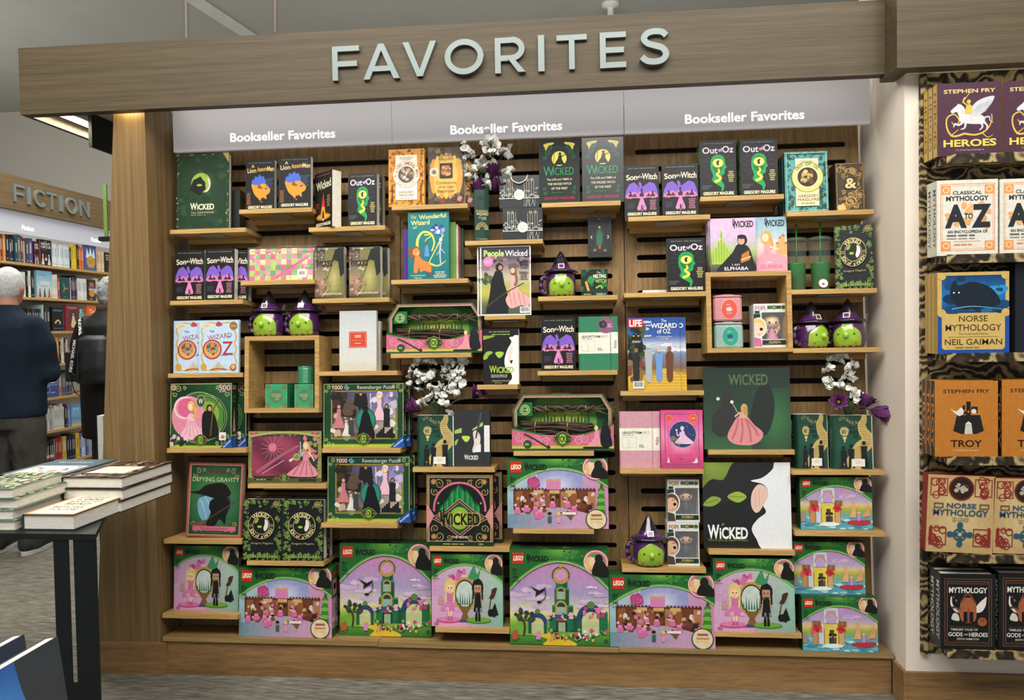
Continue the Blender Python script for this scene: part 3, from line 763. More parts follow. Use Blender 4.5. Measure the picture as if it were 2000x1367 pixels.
def art_pumpkin(a):
    a.rect(0, 0, 1, 1, '#4a3b2c'); specks(a, 0, 0, 1, 1, 60, ['#2f271e', '#6d5840', '#7b3b32', '#57503e', '#8a7350'], .07, 4)
    a.ell(.5, .5, .47, '#a8722c', 1.25); 
    for i, x in enumerate((.16, .27, .38, .5, .62, .73, .84)): a.ell(x if i != 3 else .5, .5, .11, ('#d09a3e', '#e4b652')[i % 2], 1, rv=.40-.35*abs(x-.5)*abs(x-.5)*4*.6)
    a.ell(.5, .5, .31, '#e0b556', 1.5)
    a.text('Gregory', .5, .865, .045, '#4a2d14', .36); a.text('Maguire', .5, .795, .045, '#4a2d14', .40)
    a.rect(.32,.46,.68,.72,'#2a2018'); a.ell(.5,.59,.15,'#8a5638',.95); specks(a,.38,.52,.62,.66,14,['#d89a68','#b5713f','#6d3b24'],.04,5); a.rect(.36,.455,.64,.475,'#2a2018')
    a.text('Confessions', .5, .385, .05, '#5a2d14', .54); a.text('of an Ugly', .5, .315, .045, '#5a2d14', .42); a.text('Stepsister', .5, .245, .05, '#5a2d14', .50)
    a.ell(.17,.57,.12,'#e8dcc0'); a.ell(.17,.57,.085,'#b6a888'); a.ell(.17,.57,.05,'#6b6250')
    specks(a,.7,.05,.98,.18,14,['#8f4a44','#b98a70','#5a2f2a'],.05,8)
def art_teal_popup(a):
    a.vgrad(0, 0, 1, 1, [(0, '#0f6d72'), (1, '#1a7f80')]); 
    a.text('The', .13, .93, .05, '#c9a84e', .14, .02, rot=.05); a.text('Wonderful', .60, .935, .06, '#ead37c', .66, .02, rot=.06); a.text('Wizard', .30, .845, .065, '#ead37c', .46, .02, rot=.04); a.text('of', .17, .775, .04, '#ead37c', .10)
    a.stroke([(.22,.45),(.24,.6),(.36,.70),(.55,.68),(.64,.55),(.58,.42)], .07, '#dfd45c', .03); a.stroke([(.40,.66),(.60,.66),(.46,.60),(.42,.56)], .03, '#dfd45c', .015)
    a.stroke([(.86,.66),(.5,.24)], .035, '#dfd45c', .02, raw=True); a.stroke([(.52,.24),(.72,.20),(.92,.27)], .06, '#cfc44c', .02)
    specks(a,.58,.66,.88,.80,16,['#3d4fb0','#8fa0e0','#2c3777','#c9cfe8'],.045,6)
    a.stroke([(.80,.55),(.78,.40),(.80,.2)], .05, '#aeb7bd', .03); a.stroke([(.80,.45),(.70,.36)], .02,'#aeb7bd'); a.stroke([(.80,.45),(.9,.38)],.02,'#aeb7bd'); a.ell(.80,.585,.04,'#c9ced2',1.2)
    a.poly([(.40,.34),(.52,.34),(.50,.48),(.46,.52),(.42,.48)], '#5f8fc9'); a.ell(.46,.545,.035,'#7a4a2c',1.2)
    a.blob(.17, .40, .15, '#8f4f2c', 3, .18, 1.05); a.poly(smooth_closed([(.14,.12),(.16,.30),(.22,.40),(.34,.30),(.5,.25),(.58,.16),(.54,.10),(.40,.13),(.30,.11),(.27,.18),(.22,.10)]), '#d67f3c')
    a.blob(.20,.41,.09,'#de9450',4,.1); a.ell(.23,.385,.04,'#e8b070',.8); a.ell(.19,.425,.01,'#26160c'); a.ell(.24,.43,.01,'#26160c'); a.stroke([(.56,.16),(.6,.1),(.48,.05),(.5,.12)],.015,'#7a3f20')
    a.text('A Commemorative', .24, .065, .024, '#e9e3c0', .36); a.text('Pop-up', .24, .03, .024, '#e9e3c0', .18); a.words(.62,.02,.94,.12,4,'#e9e3c0',3,.45,'c')
def art_people(a):
    a.rect(0, 0, 1, 1, '#dcdcd8'); u0, v0, u1, v1 = .025, .018, .975, .982
    a.vgrad(u0, v0, u1, v1, [(0,'#49514a'),(.16,'#5d6a45'),(.3,'#c4b84c'),(.45,'#a6a85c'),(.52,'#c9b9a0'),(.68,'#9a8a84'),(.85,'#4d4652'),(1,'#2f2c34')], 12, 3)
    specks(a, .05,.68,.95,.86,24,['#6d5560','#4a3f50','#8e6f74','#3c3442'],.08,3,.5); specks(a,.05,.45,.3,.58,12,['#55653c','#3c5238'],.05,4)
    a.poly([(.10,.03),(.55,.03),(.56,.25),(.48,.45),(.44,.62),(.30,.64),(.22,.5),(.18,.28)], '#17191a'); a.ell(.38,.69,.075,'#241c18',1.2); a.ell(.40,.685,.04,'#b98c6c',1.2)
    a.poly(smooth_closed([(.50,.22),(.58,.34),(.60,.46),(.58,.56),(.70,.56),(.72,.44),(.78,.34),(.97,.24),(.94,.12),(.8,.14),(.6,.1)]), '#e3a8a4'); 
    for x in (.62,.7,.8,.88): a.stroke([(x-.05,.34),(x,.14)],.02,'#c9868a')
    a.ell(.655,.635,.065,'#6e5638',1.3); a.ell(.645,.64,.045,'#ddb79c',1.2); a.stroke([(.69,.62),(.72,.5),(.68,.42)],.05,'#7c6240')
    a.stroke([(.10,.11),(.45,.30),(.86,.46)],.03,'#4d3a28',.015)
    a.text('People', .275, .895, .085, '#b9d873', .40, .035); a.text('Wicked', .715, .89, .085, '#f2f0ea', .44, .01)
    a.ell(.16, .775, .10, '#e87fb2'); a.text('Collector', .16, .785, .022, '#fbe9f2', .14); a.text('Edition', .16,.76,.018,'#fbe9f2',.1)
    a.words(.78,.66,.96,.78,6,'#1d1a1c',4,.45,'c'); a.words(.77,.50,.96,.62,7,'#2a2024',5,.45,'c'); a.words(.77,.61,.95,.63,1,'#b04a5a',4,.6)
    a.barcode(.78, .03, .97, .12)
def art_split_face(a, big=True):
    """plain black and white split with green leaf shapes - a generic stand-in"""
    a.rect(0, 0, 1, 1, '#171917'); a.poly([(0,.80),(.32,.86),(.30,1),(0,1)], '#8aa23e')
    a.poly(smooth_closed([(.0,.50),(.08,.58),(.2,.60),(.27,.57),(.16,.52),(.1,.46),(0,.45)]), '#8fae45')
    a.poly(smooth_closed([(.34,.57),(.46,.59),(.58,.57),(.53,.50),(.45,.475),(.38,.51)]), '#a2c24a')
    a.poly(smooth_closed([(1,.0),(1,.93),(.86,.86),(.74,.84),(.80,.76),(.68,.62),(.60,.44),(.63,.30),(.78,.2),(.80,.1),(.70,.0)]), '#e9e7e2')
    a.poly(smooth_closed([(.70,.45),(.72,.62),(.80,.70),(.85,.62),(.80,.50),(.78,.42)]), '#eccfc6'); a.poly([(.74,.42),(.84,.44),(.8,.36)], '#1c1a1a')
def art_green_pb(a):
    art_split_face(a); a.rect(0, .88, 1, 1, '#151714'); a.text('NEW YORK TIMES BESTSELLER', .46, .945, .018, '#b9b9ae', .6, .01); a.words(.24,.885,.76,.91,1,'#9db84a',2)
    bway(a, .52, .26, .10, .70, '#9dc048'); a.text('THE LIFE AND TIMES OF THE', .44, .165, .02, '#e0e0d4', .46, .01); a.text('WICKED WITCH OF THE WEST', .44, .135, .02, '#e0e0d4', .46, .01)
    a.text('GREGORY MAGUIRE', .5, .065, .022, '#c9c2a0', .52); a.words(.32,.02,.62,.04,1,'#9aa070')
def art_notebook(base, dark, sticker):
    def f(a):
        a.rect(0, 0, 1, 1, base); a.rect(0, 0, .03, 1, dark); a.rect(.80, 0, .825, 1, dark)
        a.rect(0, .31, 1, .705, '#e6e3d2'); a.rect(.80, .31, .825, .705, mixc(dark, '#e6e3d2', .35)); a.rect(.86, .34, .99, .69, '#f0eddd')
        a.text('LEUCHTTURM', .315, .625, .04, '#2d2d29', .47, .03); a.text('1917', .65, .625, .04, '#4a4a44', .16); a.words(.08,.575,.5,.59,1,'#6a6a60')
        a.frame(.07,.36,.42,.55,.006,'#a9b0a4'); a.rect(.235,.36,.24,.55,'#a9b0a4'); a.words(.48,.36,.64,.42,2,'#8d8d80'); a.text('Medium', .925, .48, .06, '#55554c', .2, 0, rot=PI/2)
        if sticker: a.ell(.70, .83, .20, '#8d4f77'); a.blob(.63,.85,.10,'#1d2a22',3,.2); a.ell(.64,.85,.04,'#2f5a3c'); a.words(.74,.79,.87,.87,3,'#d9b9cc',3,.5)
    return f
def art_tall_green(a):
    a.rect(0, 0, 1, 1, '#2a2f2c'); a.rect(0, 0, .015, 1, '#3c423e')
    for s in (-1, 1):
        a.poly(smooth_closed([(.5+s*.38,.93),(.5+s*.14,.955),(.5+s*.16,.92),(.5+s*.26,.90),(.5+s*.33,.83),(.5+s*.35,.87)]), '#e0cf62')
        for (x, y, r) in ((.30,.80,.07),(.36,.72,.06),(.22,.87,.05),(.36,.17,.05),(.38,.24,.045)): a.spiral(.5+s*x, y, r, .014, '#2f7c50', 1.5, 1, s)
    for i in range(7): a.ell(.38+i*.04, .875+.012*sin(i*1.05), .011, '#2f7c50', hold=True)
    a.ell(.5, .70, .185, '#e8d463'); a.poly([(.36,.60),(.64,.60),(.57,.68),(.55,.755),(.49,.755),(.46,.69)], '#23261f'); a.stroke([(.36,.64),(.38,.78)],.012,'#23261f'); a.blob(.52,.775,.035,'#23261f',2); a.stroke([(.55,.73),(.66,.76)],.03,'#23261f',.012)
    a.text('W', .235, .505, .145, '#2f8f5c', .26, 0); a.text('ICKED', .60, .50, .115, '#2f8f5c', .52, 0)
    a.text('The LIFE and TIMES of', .5, .375, .03, '#dcd4b4', .62, .01); a.text('THE WICKED WITCH', .5, .305, .034, '#dcd4b4', .58, .01); a.text('OF THE WEST', .5, .235, .034, '#dcd4b4', .40, .01)
    a.words(.32,.165,.68,.18,1,'#2f7c50'); a.text('GREGORY MAGUIRE', .5, .085, .042, '#b0364a', .76, .01)
def art_aqua(a):
    a.rect(0, 0, 1, 1, '#5fa6a0'); a.vines('#2f463a', .04, .05, 110, 6, .19); a.frame(.03,.02,.97,.98,.02,'#84c0b8')
    a.rect(.24, .10, .78, .88, '#dcd9ac'); a.ell(.52,.575,.37,'#d5cf7e'); a.ring(.52,.575,.365,.014,'#6d7a3a'); a.ell(.52,.575,.265,'#efe9b0')
    a.arc('OUT OF OZ', .52, .575, .315, .045, '#6d6a2f', PI/2, .02, 1.9); a.words(.36,.82,.68,.85,2,'#8c8a60',2,.4,'c')
    a.ell(.52,.575,.235,'#3a2d1c'); specks(a,.40,.48,.64,.67,22,['#8f7440','#c3a45a','#5f4a28','#d6c48a'],.045,4)
    a.text('GREGORY', .53, .265, .042, '#7a5a2e', .48); a.text('MAGUIRE', .53, .205, .042, '#7a5a2e', .50); a.words(.30,.13,.74,.16,2,'#8c7a50',3,.4,'c')
def art_ampersand(a):
    a.rect(0, 0, 1, 1, '#4a3c2c'); g = random.Random(8)
    for i in range(46): a.spiral(g.uniform(.1,.9), g.uniform(.06,.94), g.uniform(.06,.13), .022, g.choice(['#c19c55', '#b18b47', '#d4b36c']), g.uniform(1,1.8), g.random()*6, g.choice((-1,1)))
    a.frame(.02,.012,.98,.988,.03,'#8f744a'); a.rect(.30,.46,.76,.70,'#463828'); a.text('&', .53, .58, .20, '#e8cf96', .40, .02); a.blob(.2,.08,.14,'#e0bb6c',3,.3); a.spiral(.5,.2,.2,.05,'#c9a15a',1.6)
def art_storybook_green(a):
    a.vgrad(0, 0, 1, 1, [(0,'#3a3440'),(.2,'#6d7a58'),(.4,'#a9bf74'),(.6,'#c9b3cf'),(1,'#d9b4d2')], 12, 2)
    for x, h in ((.06,.42),(.12,.5),(.18,.62),(.24,.82),(.30,.6),(.36,.48),(.42,.4)): a.poly([(x-.035,.15),(x+.035,.15),(x+.03,h*.85),(x,h),(x-.03,h*.85)], '#a8c24a', True); a.rect(x-.006,.18,x+.006,h*.9,'#6f8f34',True)
    a.k += 1; a.ring(.2,.72,.13,.012,'#e3d0e0',1.0)
    a.poly(smooth_closed([(.15,0),(.95,0),(.92,.25),(.84,.45),(.70,.52),(.58,.50),(.48,.36),(.3,.2)]), '#211e24'); a.ell(.70,.585,.11,'#1c1a1f',1.1); a.ell(.68,.575,.075,'#cfa27e',1.15)
    a.ell(.69,.65,.10,'#1d1b20',.5)
    a.poly([(.66,.16),(.86,.22),(.84,.40),(.68,.32)], '#b87832'); a.stroke([(.88,.28),(.66,.22)],.03,'#d8c07a')
    wlogo(a, .72, .885, .11, .46, '#26161c'); a.text('I AM', .55, .135, .035, '#e6e0da', .16); a.text('ELPHABA', .56, .065, .06, '#efeae4', .52, .01)
def art_storybook_pink(a):
    a.vgrad(0, 0, 1, 1, [(0,'#d99aa6'),(.3,'#e0aab2'),(.45,'#e8d2c4'),(.7,'#a9c4cc'),(1,'#86b0c2')], 12, 2)
    for x, h in ((.80,.5),(.86,.60),(.92,.64),(.98,.5)): a.rect(x-.04,.3,x+.04,h,'#d9a76c',True); a.poly([(x-.05,h),(x+.05,h),(x,h+.05)],'#9c7a58',True)
    a.k += 1
    a.poly(smooth_closed([(.30,.0),(1.0,.0),(1.0,.22),(.85,.32),(.66,.34),(.64,.5),(.52,.5),(.48,.34),(.3,.2)]), '#e59aa8'); a.ell(.56,.62,.125,'#dba45c',1.3); a.ell(.54,.62,.075,'#f0cdb4',1.2); a.stroke([(.64,.62),(.68,.5),(.66,.4)],.07,'#d79c52'); a.stroke([(.63,.46),(.82,.40)],.04,'#f0cdb4')
    wlogo(a, .74, .885, .11, .42, '#26161c'); a.text('I AM', .60, .17, .035, '#f6e9ea', .14); a.text('GLINDA', .66, .095, .065, '#c56f88', .50, .01)
def art_vine_green(a):
    a.rect(0, 0, 1, 1, '#171b1c'); a.vines('#7c9a4c', .04, .05, 150, 2, .17)
    for i in range(12): a.poly([(.16+i*.06-.03,.05),(.16+i*.06+.03,.05),(.16+i*.06,.08+.05*((i*7) % 3)/2+.02)], '#7c9a4c', True)
    a.k += 1
    a.ell(.48,.575,.33,'#14181a'); a.ring(.48,.575,.33,.012,'#cdbb7c'); a.ring(.48,.575,.215,.012,'#cdbb7c')
    a.arc('WICKED', .48, .575, .27, .062, '#d9c98e', PI/2, .02, 1.5); a.arc('SON of a WITCH', .48, .575, .275, .05, '#d9c98e', -PI/2, .02, 2.5, True)
    for s in (-1, 1): a.ring(.48+s*.275,.575,.03,.01,'#cdbb7c')
    a.ell(.48,.575,.205,'#1a1d18'); a.poly(smooth_closed([(.30,.62),(.36,.68),(.42,.69),(.38,.62)]), '#89a844'); a.ell(.44,.555,.06,'#9dbb4c',.5); a.poly(smooth_closed([(.60,.49),(.66,.56),(.65,.64),(.58,.68),(.57,.6),(.54,.53),(.56,.49)]), '#e8dcd2')
    a.ell(.86,.925,.085,'#7d6a3c'); a.text('50% OFF', .86, .925, .018, '#d9c99a', .12)
    a.text('Gregory Maguire', .5, .285, .03, '#b7ab80', .56)
def art_bookpb_film(a):
    a.vgrad(0, 0, 1, 1, [(0,'#4d3a34'),(.15,'#8a6d52'),(.32,'#a58c6a'),(.55,'#7f7458'),(.8,'#5d5a42'),(1,'#2b2f26')], 12, 2)
    a.grad(.35,.1,1,.95, lambda u, v: mixc('#77733f', '#b9b070', max(0, 1-2.4*math.hypot(u-.45, v-.35))), 8, 8)
    specks(a,0,.55,.45,.98,26,['#b8949a','#8f6d6a','#d0b0a8','#5b4640'],.05,4,.7); specks(a,0,0,.4,.4,20,['#c29a84','#a8806c','#7a5a4a'],.06,6)
    a.poly([(.52,.62),(.70,.95),(.98,.98),(1,.5),(.88,.42),(.80,.72),(.66,.75)], '#1d211c'); a.stroke([(.60,.66),(.34,.28)],.015,'#2a2118')
    a.stroke([(.25,.05),(.45,.2),(.40,.3),(.55,.38)],.03,'#c9b27c',.01); a.poly([(.4,.24),(.46,.24),(.43,.36)],'#8a7a4a'); a.poly([(.5,.24),(.56,.24),(.53,.33)],'#8a7a4a')
    a.text('NOW A MAJOR MOTION PICTURE', .44, .965, .018, '#e6e0cf', .66, .01)
    wlogo(a, .32, .68, .105, .56, '#30201c'); a.words(.26,.55,.42,.6,3,'#e0d4b8',3,.4,'c')
    a.text('GREGORY MAGUIRE', .60, .10, .032, '#ece4cf', .64, .01); a.grad(.0,0,1,.05, lambda u, v: mixc('#2c3a24', '#51602c', u), 4, 1)
def art_blue_picture(a):
    a.rect(0, 0, 1, 1, '#a8c0d8'); a.rect(.02,.015,.98,.985,'#b9cfe2')
    for x in (.09, .91): a.stroke([(x+.02*((i % 2)*2-1), .08+.12*i) for i in range(8)], .035, '#c7a23c')
    a.stroke([(.1,.93),(.3,.95),(.5,.93),(.7,.95),(.9,.93)], .03, '#c7a23c'); a.stroke([(.12,.06),(.35,.045),(.6,.06),(.88,.05)],.03,'#c7a23c')
    a.ell(.20,.895,.15,'#ded2b2',.42); a.words(.1,.87,.3,.92,3,'#a8986c',3,.4,'c'); a.poly(smooth_closed([(.42,.9),(.47,.97),(.55,.95),(.58,.9),(.5,.88)]), '#b8443a'); a.ell(.86,.885,.10,'#8c6f3c',1.0); a.words(.79,.87,.93,.9,2,'#d9c89a',4,.5,'c')
    a.text('The', .32, .79, .045, '#3c4a7a', .12, 0, rot=.1); a.text('WIZARD', .52, .69, .085, '#a34a4c', .60, 0, rot=.12); a.text('of', .74, .68, .04, '#3c4a7a', .09)
    a.ell(.34,.445,.235,'#b3362c'); a.ell(.34,.445,.20,'#d8a45c'); a.ell(.34,.50,.15,'#6d7a98',.7); specks(a,.20,.36,.48,.52,24,['#3c4048','#8a8d92','#6b4c2c','#c98a3c','#3f5c8a'],.035,6,1.4)
    a.text('Z', .72, .465, .25, '#b02e3c', .26, 0); a.words(.56,.325,.8,.345,1,'#6b6b86')
    for i in range(9): a.poly([(.30+.045*i,.07),(.34+.045*i,.07),(.5+.01*(i-4),.24-abs(i-4)*.016)], ('#cfc3a2', '#b9ad8c')[i % 2], True)
    a.k += 1; a.ell(.13,.12,.07,'#c99a3c',1.3); a.ell(.86,.10,.08,'#b8443a'); a.ell(.86,.11,.05,'#d8b04a'); a.stroke([(.3,.06),(.5,.085),(.7,.06)],.02,'#a33a34')
def art_white_wrap(a):
    a.vgrad(0, 0, 1, 1, [(0,'#c3bda6'),(.12,'#cfccc2'),(.6,'#c9cbc9'),(1,'#b8bdbd')], 6, 2)
    a.rect(.26,.385,.74,.655,'#c9452f'); a.frame(.29,.40,.71,.64,.006,'#e6c5a8'); a.words(.38,.55,.62,.60,2,'#f2dcc2',3,.5,'c'); a.rect(.34,.505,.66,.508,'#e6c5a8'); a.words(.40,.45,.60,.465,1,'#f2dcc2',5,.7,'c')
def art_pouch(a):
    g = random.Random(3); P = ['#d9698f', '#e58aa6', '#cf5a85', '#d7da8a', '#a9c95c', '#5f9a58', '#7cb56a']
    nx, ny = 12, 6
    for i in range(nx):
        for j in range(ny):
            c = g.choice(P[:3]) if (i+j) % 2 == 0 and g.random() > .15 else g.choice(P[3:] if (i*3+j) % 3 else P[3:5])
            a.rect(i/nx, j/ny, (i+1)/nx, (j+1)/ny, c, True)
    a.k += 1
    for i in range(30): a.blob(g.random(), g.random(), .018, g.choice(['#e9d9a0', '#f0b8c8', '#8fc07a', '#c94a78']), i, .4, hold=True)
    a.k += 1; a.stroke([(.03,.93),(.97,.94)], .012, '#b9c98a'); a.stroke([(.30,.62),(.36,.38)],.025,'#c9a85a')
    a.stroke([(.42,.10),(.68,.42),(.92,.72)], .035, '#cf4474'); a.stroke([(.46,.12),(.70,.42),(.93,.74)],.008,'#e88aac'); a.ell(.93,.80,.02,'#e0c27a')
    a.rect(.76,.10,.90,.34,'#ece9e0'); a.barcode(.775,.14,.885,.30)
def art_vase_book(a):
    a.vgrad(0, 0, 1, 1, [(0,'#113a2c'),(.5,'#17503a'),(1,'#103626')], 6, 2); g = random.Random(2)
    for i in range(70):
        u = g.uniform(.04,.6); a.ell(u, .90+.05*sin(u*9)+g.uniform(-.035,.035), g.choice((.006,.01)), '#cdb76c', n=5, hold=True)
    a.k += 1
    pts = [(.80,1.0),(.78,.9),(.72,.82),(.76,.70),(.86,.60),(.84,.48),(.70,.40),(.62,.30),(.55,.18),(.40,.0)]
    a.stroke(pts, .13, '#c2a862', .55); P = smooth(pts, 6)
    for i, p in enumerate(P[::2]): a.rect(p[0]-.06-.0045*i, p[1]-.003, p[0]+.06+.0045*i, p[1]+.002, '#3a4a2c', True)
    a.k += 1; a.ell(.22,.70,.135,'#cdb87a',1.05)
    for i in range(5): a.ring(.22,.70,.03+.024*i,.006,'#8f7d48',1.05)
    a.poly([(.15,.6),(.29,.6),(.24,.535),(.2,.535)], '#cdb87a'); a.rect(.195,.50,.245,.53,'#cdb87a'); a.text('W', .20, .69, .085, '#1d3326', .14, .02); a.text('ZARD', .46, .69, .06, '#0c2a1e', .30, .02); a.text('OZ', .54, .60, .055, '#0c2a1e', .15, .02); a.text('WONDERFUL', .36,.775,.03,'#0c2a1e',.36)
    for x, h, w in ((.18,.42,.10),(.40,.46,.10),(.76,.52,.11)): 
        a.poly([(x-w*.9,.02),(x-w*.2,.02),(x,.2),(x+w*.3,.02),(x+w*.95,.02),(x+w*.75,h*.5),(x+w*.9,h*.82),(x-w*.8,h*.82),(x-w*.7,h*.5)], '#0b0d0c'); a.ell(x, h*.93, w*.5, '#0b0d0c', 1.1)
    a.rect(.40,.05,.78,.19,'#e4e2da'); a.words(.48,.10,.70,.16,2,'#a9a9a0',3,.35,'c')
def art_black_face_note(a):
    a.rect(0, 0, 1, 1, '#1f2120'); a.poly([(0,.64),(.20,.69),(.20,.60),(0,.58)], '#9cc04a'); a.poly(smooth_closed([(.0,.44),(.10,.49),(.06,.40),(0,.38)]), '#8fb245'); a.poly([(.5,.66),(.80,.79),(.80,.72),(.5,.64)], '#a6c878')
    a.poly(smooth_closed([(.20,.53),(.32,.545),(.44,.52),(.36,.44),(.28,.45)]), '#b5d64c'); a.poly(smooth_closed([(.5,.28),(.55,.42),(.52,.60),(.62,.64),(.72,.55),(.72,.42),(.66,.28)]), '#e3cfc8'); a.poly([(.5,.25),(.74,.26),(.74,.4),(.6,.36)], '#e9e6e2')
    a.rect(.80,.0,.835,1,'#121413'); a.rect(.835,.26,.99,.73,'#e6e4e0'); bway(a, .47, .16, .07, .40, '#d9dcdc')
    a.poly([(.72,.95),(.8,.95),(.62,.5),(.58,.5)], '#3a3d3c')
def art_tarot(a):
    a.rect(0, 0, 1, 1, '#1f221f'); a.frame(.03,.02,.97,.98,.012,'#3a4038'); g = random.Random(1)
    for i in range(24): a.spiral(g.uniform(.1,.9), g.choice((g.uniform(.1,.35), g.uniform(.7,.9))), .05, .008, '#4f564a', 1.3, g.random()*6)
    a.poly(smooth_closed([(.40,.28),(.36,.52),(.42,.68),(.56,.68),(.62,.52),(.56,.28)]), '#2a6a4a'); a.ell(.49,.745,.055,'#d8c49a',1.1); a.poly([(.43,.2),(.55,.2),(.52,.29),(.46,.29)], '#b3442f'); a.frame(.34,.15,.64,.82,.008,'#6d6a4c')
    for s in (-1, 1): a.ell(.5+s*.32,.5,.07,'#d4d0b8'); a.ell(.5+s*.29,.5,.06,'#1f221f')
    a.spiral(.28,.17,.06,.014,'#c9c4a8'); a.spiral(.72,.17,.06,.014,'#c9c4a8',d=-1); a.ell(.5,.95,.03,'#d9d9d0',.8)
def art_melting(a):
    a.rect(0, 0, 1, 1, '#12261a'); specks(a,0,0,1,1,24,['#1c4a2a','#0f1f18','#2a6a38'],.09,3); a.text('The', .66, .88, .07, '#e2e2c0', .14); a.text('MELTING', .70, .74, .13, '#e6e9cf', .48, .03); a.text('WITCH', .74, .56, .13, '#9cc84a', .42, .03)
    a.ell(.38,.62,.13,'#3f8a4a',1.1); a.poly(smooth_closed([(.1,.15),(.2,.5),(.3,.45),(.55,.25),(.9,.3),(.8,.15)]), '#1a2f22'); a.stroke([(.18,.55),(.28,.2)],.09,'#d89c3c'); a.stroke([(.55,.3),(.72,.38),(.8,.28)],.07,'#7fb84a'); a.words(.1,.05,.5,.1,1,'#a8c070'); a.text('STICKER KIT', .74, .07, .05, '#d9e0c0', .36)
def art_life(a):
    a.vgrad(0, 0, 1, 1, [(0,'#c79a2c'),(.18,'#d8b03c'),(.3,'#7a5a3a'),(.5,'#7886a0'),(.62,'#c3cad4'),(.72,'#3a5ba0'),(1,'#234a94')], 16, 2)
    clouds(a,.34,.5,1,.66,9,['#d5d9de','#c4ccd6','#e6e8ea'],5); clouds(a,.28,.74,.40,.98,4,['#d5d9de','#c2cad2'],6)
    specks(a,0,.42,.34,.88,40,['#1f2a1a','#35421f','#121810','#4c5530'],.07,7); a.poly([(.07,.72),(.12,.80),(.16,.76),(.22,.80),(.27,.72),(.17,.68)], '#1a1c14'); a.ell(.12,.75,.02,'#d8cf5c',.6); a.ell(.21,.75,.02,'#d8cf5c',.6)
    a.poly([(.30,0),(1,0),(1,.2),(.78,.3),(.62,.3)], '#d9ae3a'); specks(a,0,.15,.3,.4,16,['#7a4030','#4c4a28','#8a6a3c'],.06,9)
    for i in range(6): a.rect(.32+.03*i, .02+.04*i, 1, .024+.04*i, '#a87f24', True)
    a.k += 1
    # four plain figures of about the same size and colours
    for x, h, c, sk in ((.16,.46,'#2a2620','#8a6a4c'),(.40,.52,'#a9adb0','#c4c6c8'),(.60,.46,'#6f94c9','#d9b094'),(.80,.48,'#6b3f22','#8f5f34')):
        b0 = .14; w = .065
        a.poly(smooth_closed([(x-w*.8,b0),(x+w*.8,b0),(x+w*.95,b0+h*.45),(x+w*1.1,b0+h*.74),(x,b0+h*.82),(x-w*1.1,b0+h*.74),(x-w*.95,b0+h*.45)]), c); a.ell(x, b0+h*.9, w*.62, sk, 1.1)
    a.rect(.02,.865,.30,.985,'#c9262c'); a.text('LIFE', .16, .925, .085, '#f4efe9', .24, .03)
    a.text('The', .70, .955, .04, '#efece2', .10); a.text('WIZARD', .70, .885, .062, '#f4f2ea', .50, .02); a.text('of OZ', .70, .81, .06, '#f4f2ea', .26, .01); a.text('A Timeless Film', .70, .735, .022, '#d6dbe6', .28); a.text('Turns 85', .70, .705, .022, '#d6dbe6', .16)
    a.barcode(.09,.03,.30,.13); a.words(.06,.655,.28,.685,2,'#e6e3d6',3,.5,'c')
def art_record_glossy(a):
    a.vgrad(0, 0, 1, 1, [(0,'#2d5c33'),(.3,'#25482b'),(.65,'#1e3524'),(1,'#16281c')], 8, 3)
    a.grad(.55,.0,1,.75, lambda u, v: mixc('#1f3a26', '#35703c', max(0, 1-1.6*math.hypot(u-.6, v-.45))), 6, 6)
    a.poly(smooth_closed([(.10,.22),(.22,.15),(.36,.3),(.34,.6),(.26,.75),(.2,.55),(.1,.4)]), '#2a2824'); a.poly(smooth_closed([(.50,.2),(.72,.18),(.82,.5),(.76,.78),(.62,.72),(.56,.5)]), '#182219')
    a.poly(smooth_closed([(.27,.16),(.34,.07),(.52,.05),(.64,.10),(.68,.2),(.58,.3),(.5,.40),(.40,.40),(.33,.30)]), '#d98a8a')
    for x0, y0, x1, y1 in ((.40,.38,.32,.12),(.44,.38,.42,.08),(.48,.38,.54,.09),(.50,.36,.63,.16)): a.stroke([(x0,y0),((x0+x1)/2+.015,(y0+y1)/2),(x1,y1)], .022, '#bf6a6e', .03)
    a.poly([(.41,.38),(.50,.38),(.51,.46),(.42,.46)], '#d9a08c'); a.ell(.47,.50,.04,'#c9a060',1.4); a.stroke([(.48,.52),(.49,.42)],.045,'#b98f50'); a.stroke([(.42,.45),(.36,.40)],.02,'#dba994'); a.stroke([(.40,.44),(.33,.57)],.006,'#c9c2a8')
    a.text('WICKED', .52, .85, .13, '#3a3f30', .46, .03); a.text('WICKED', .523, .853, .125, '#4f6b45', .45, .012)
    for (x, y) in ((.33,.58),(.17,.62)): a.ell(x, y, .02, '#d8dcc4')
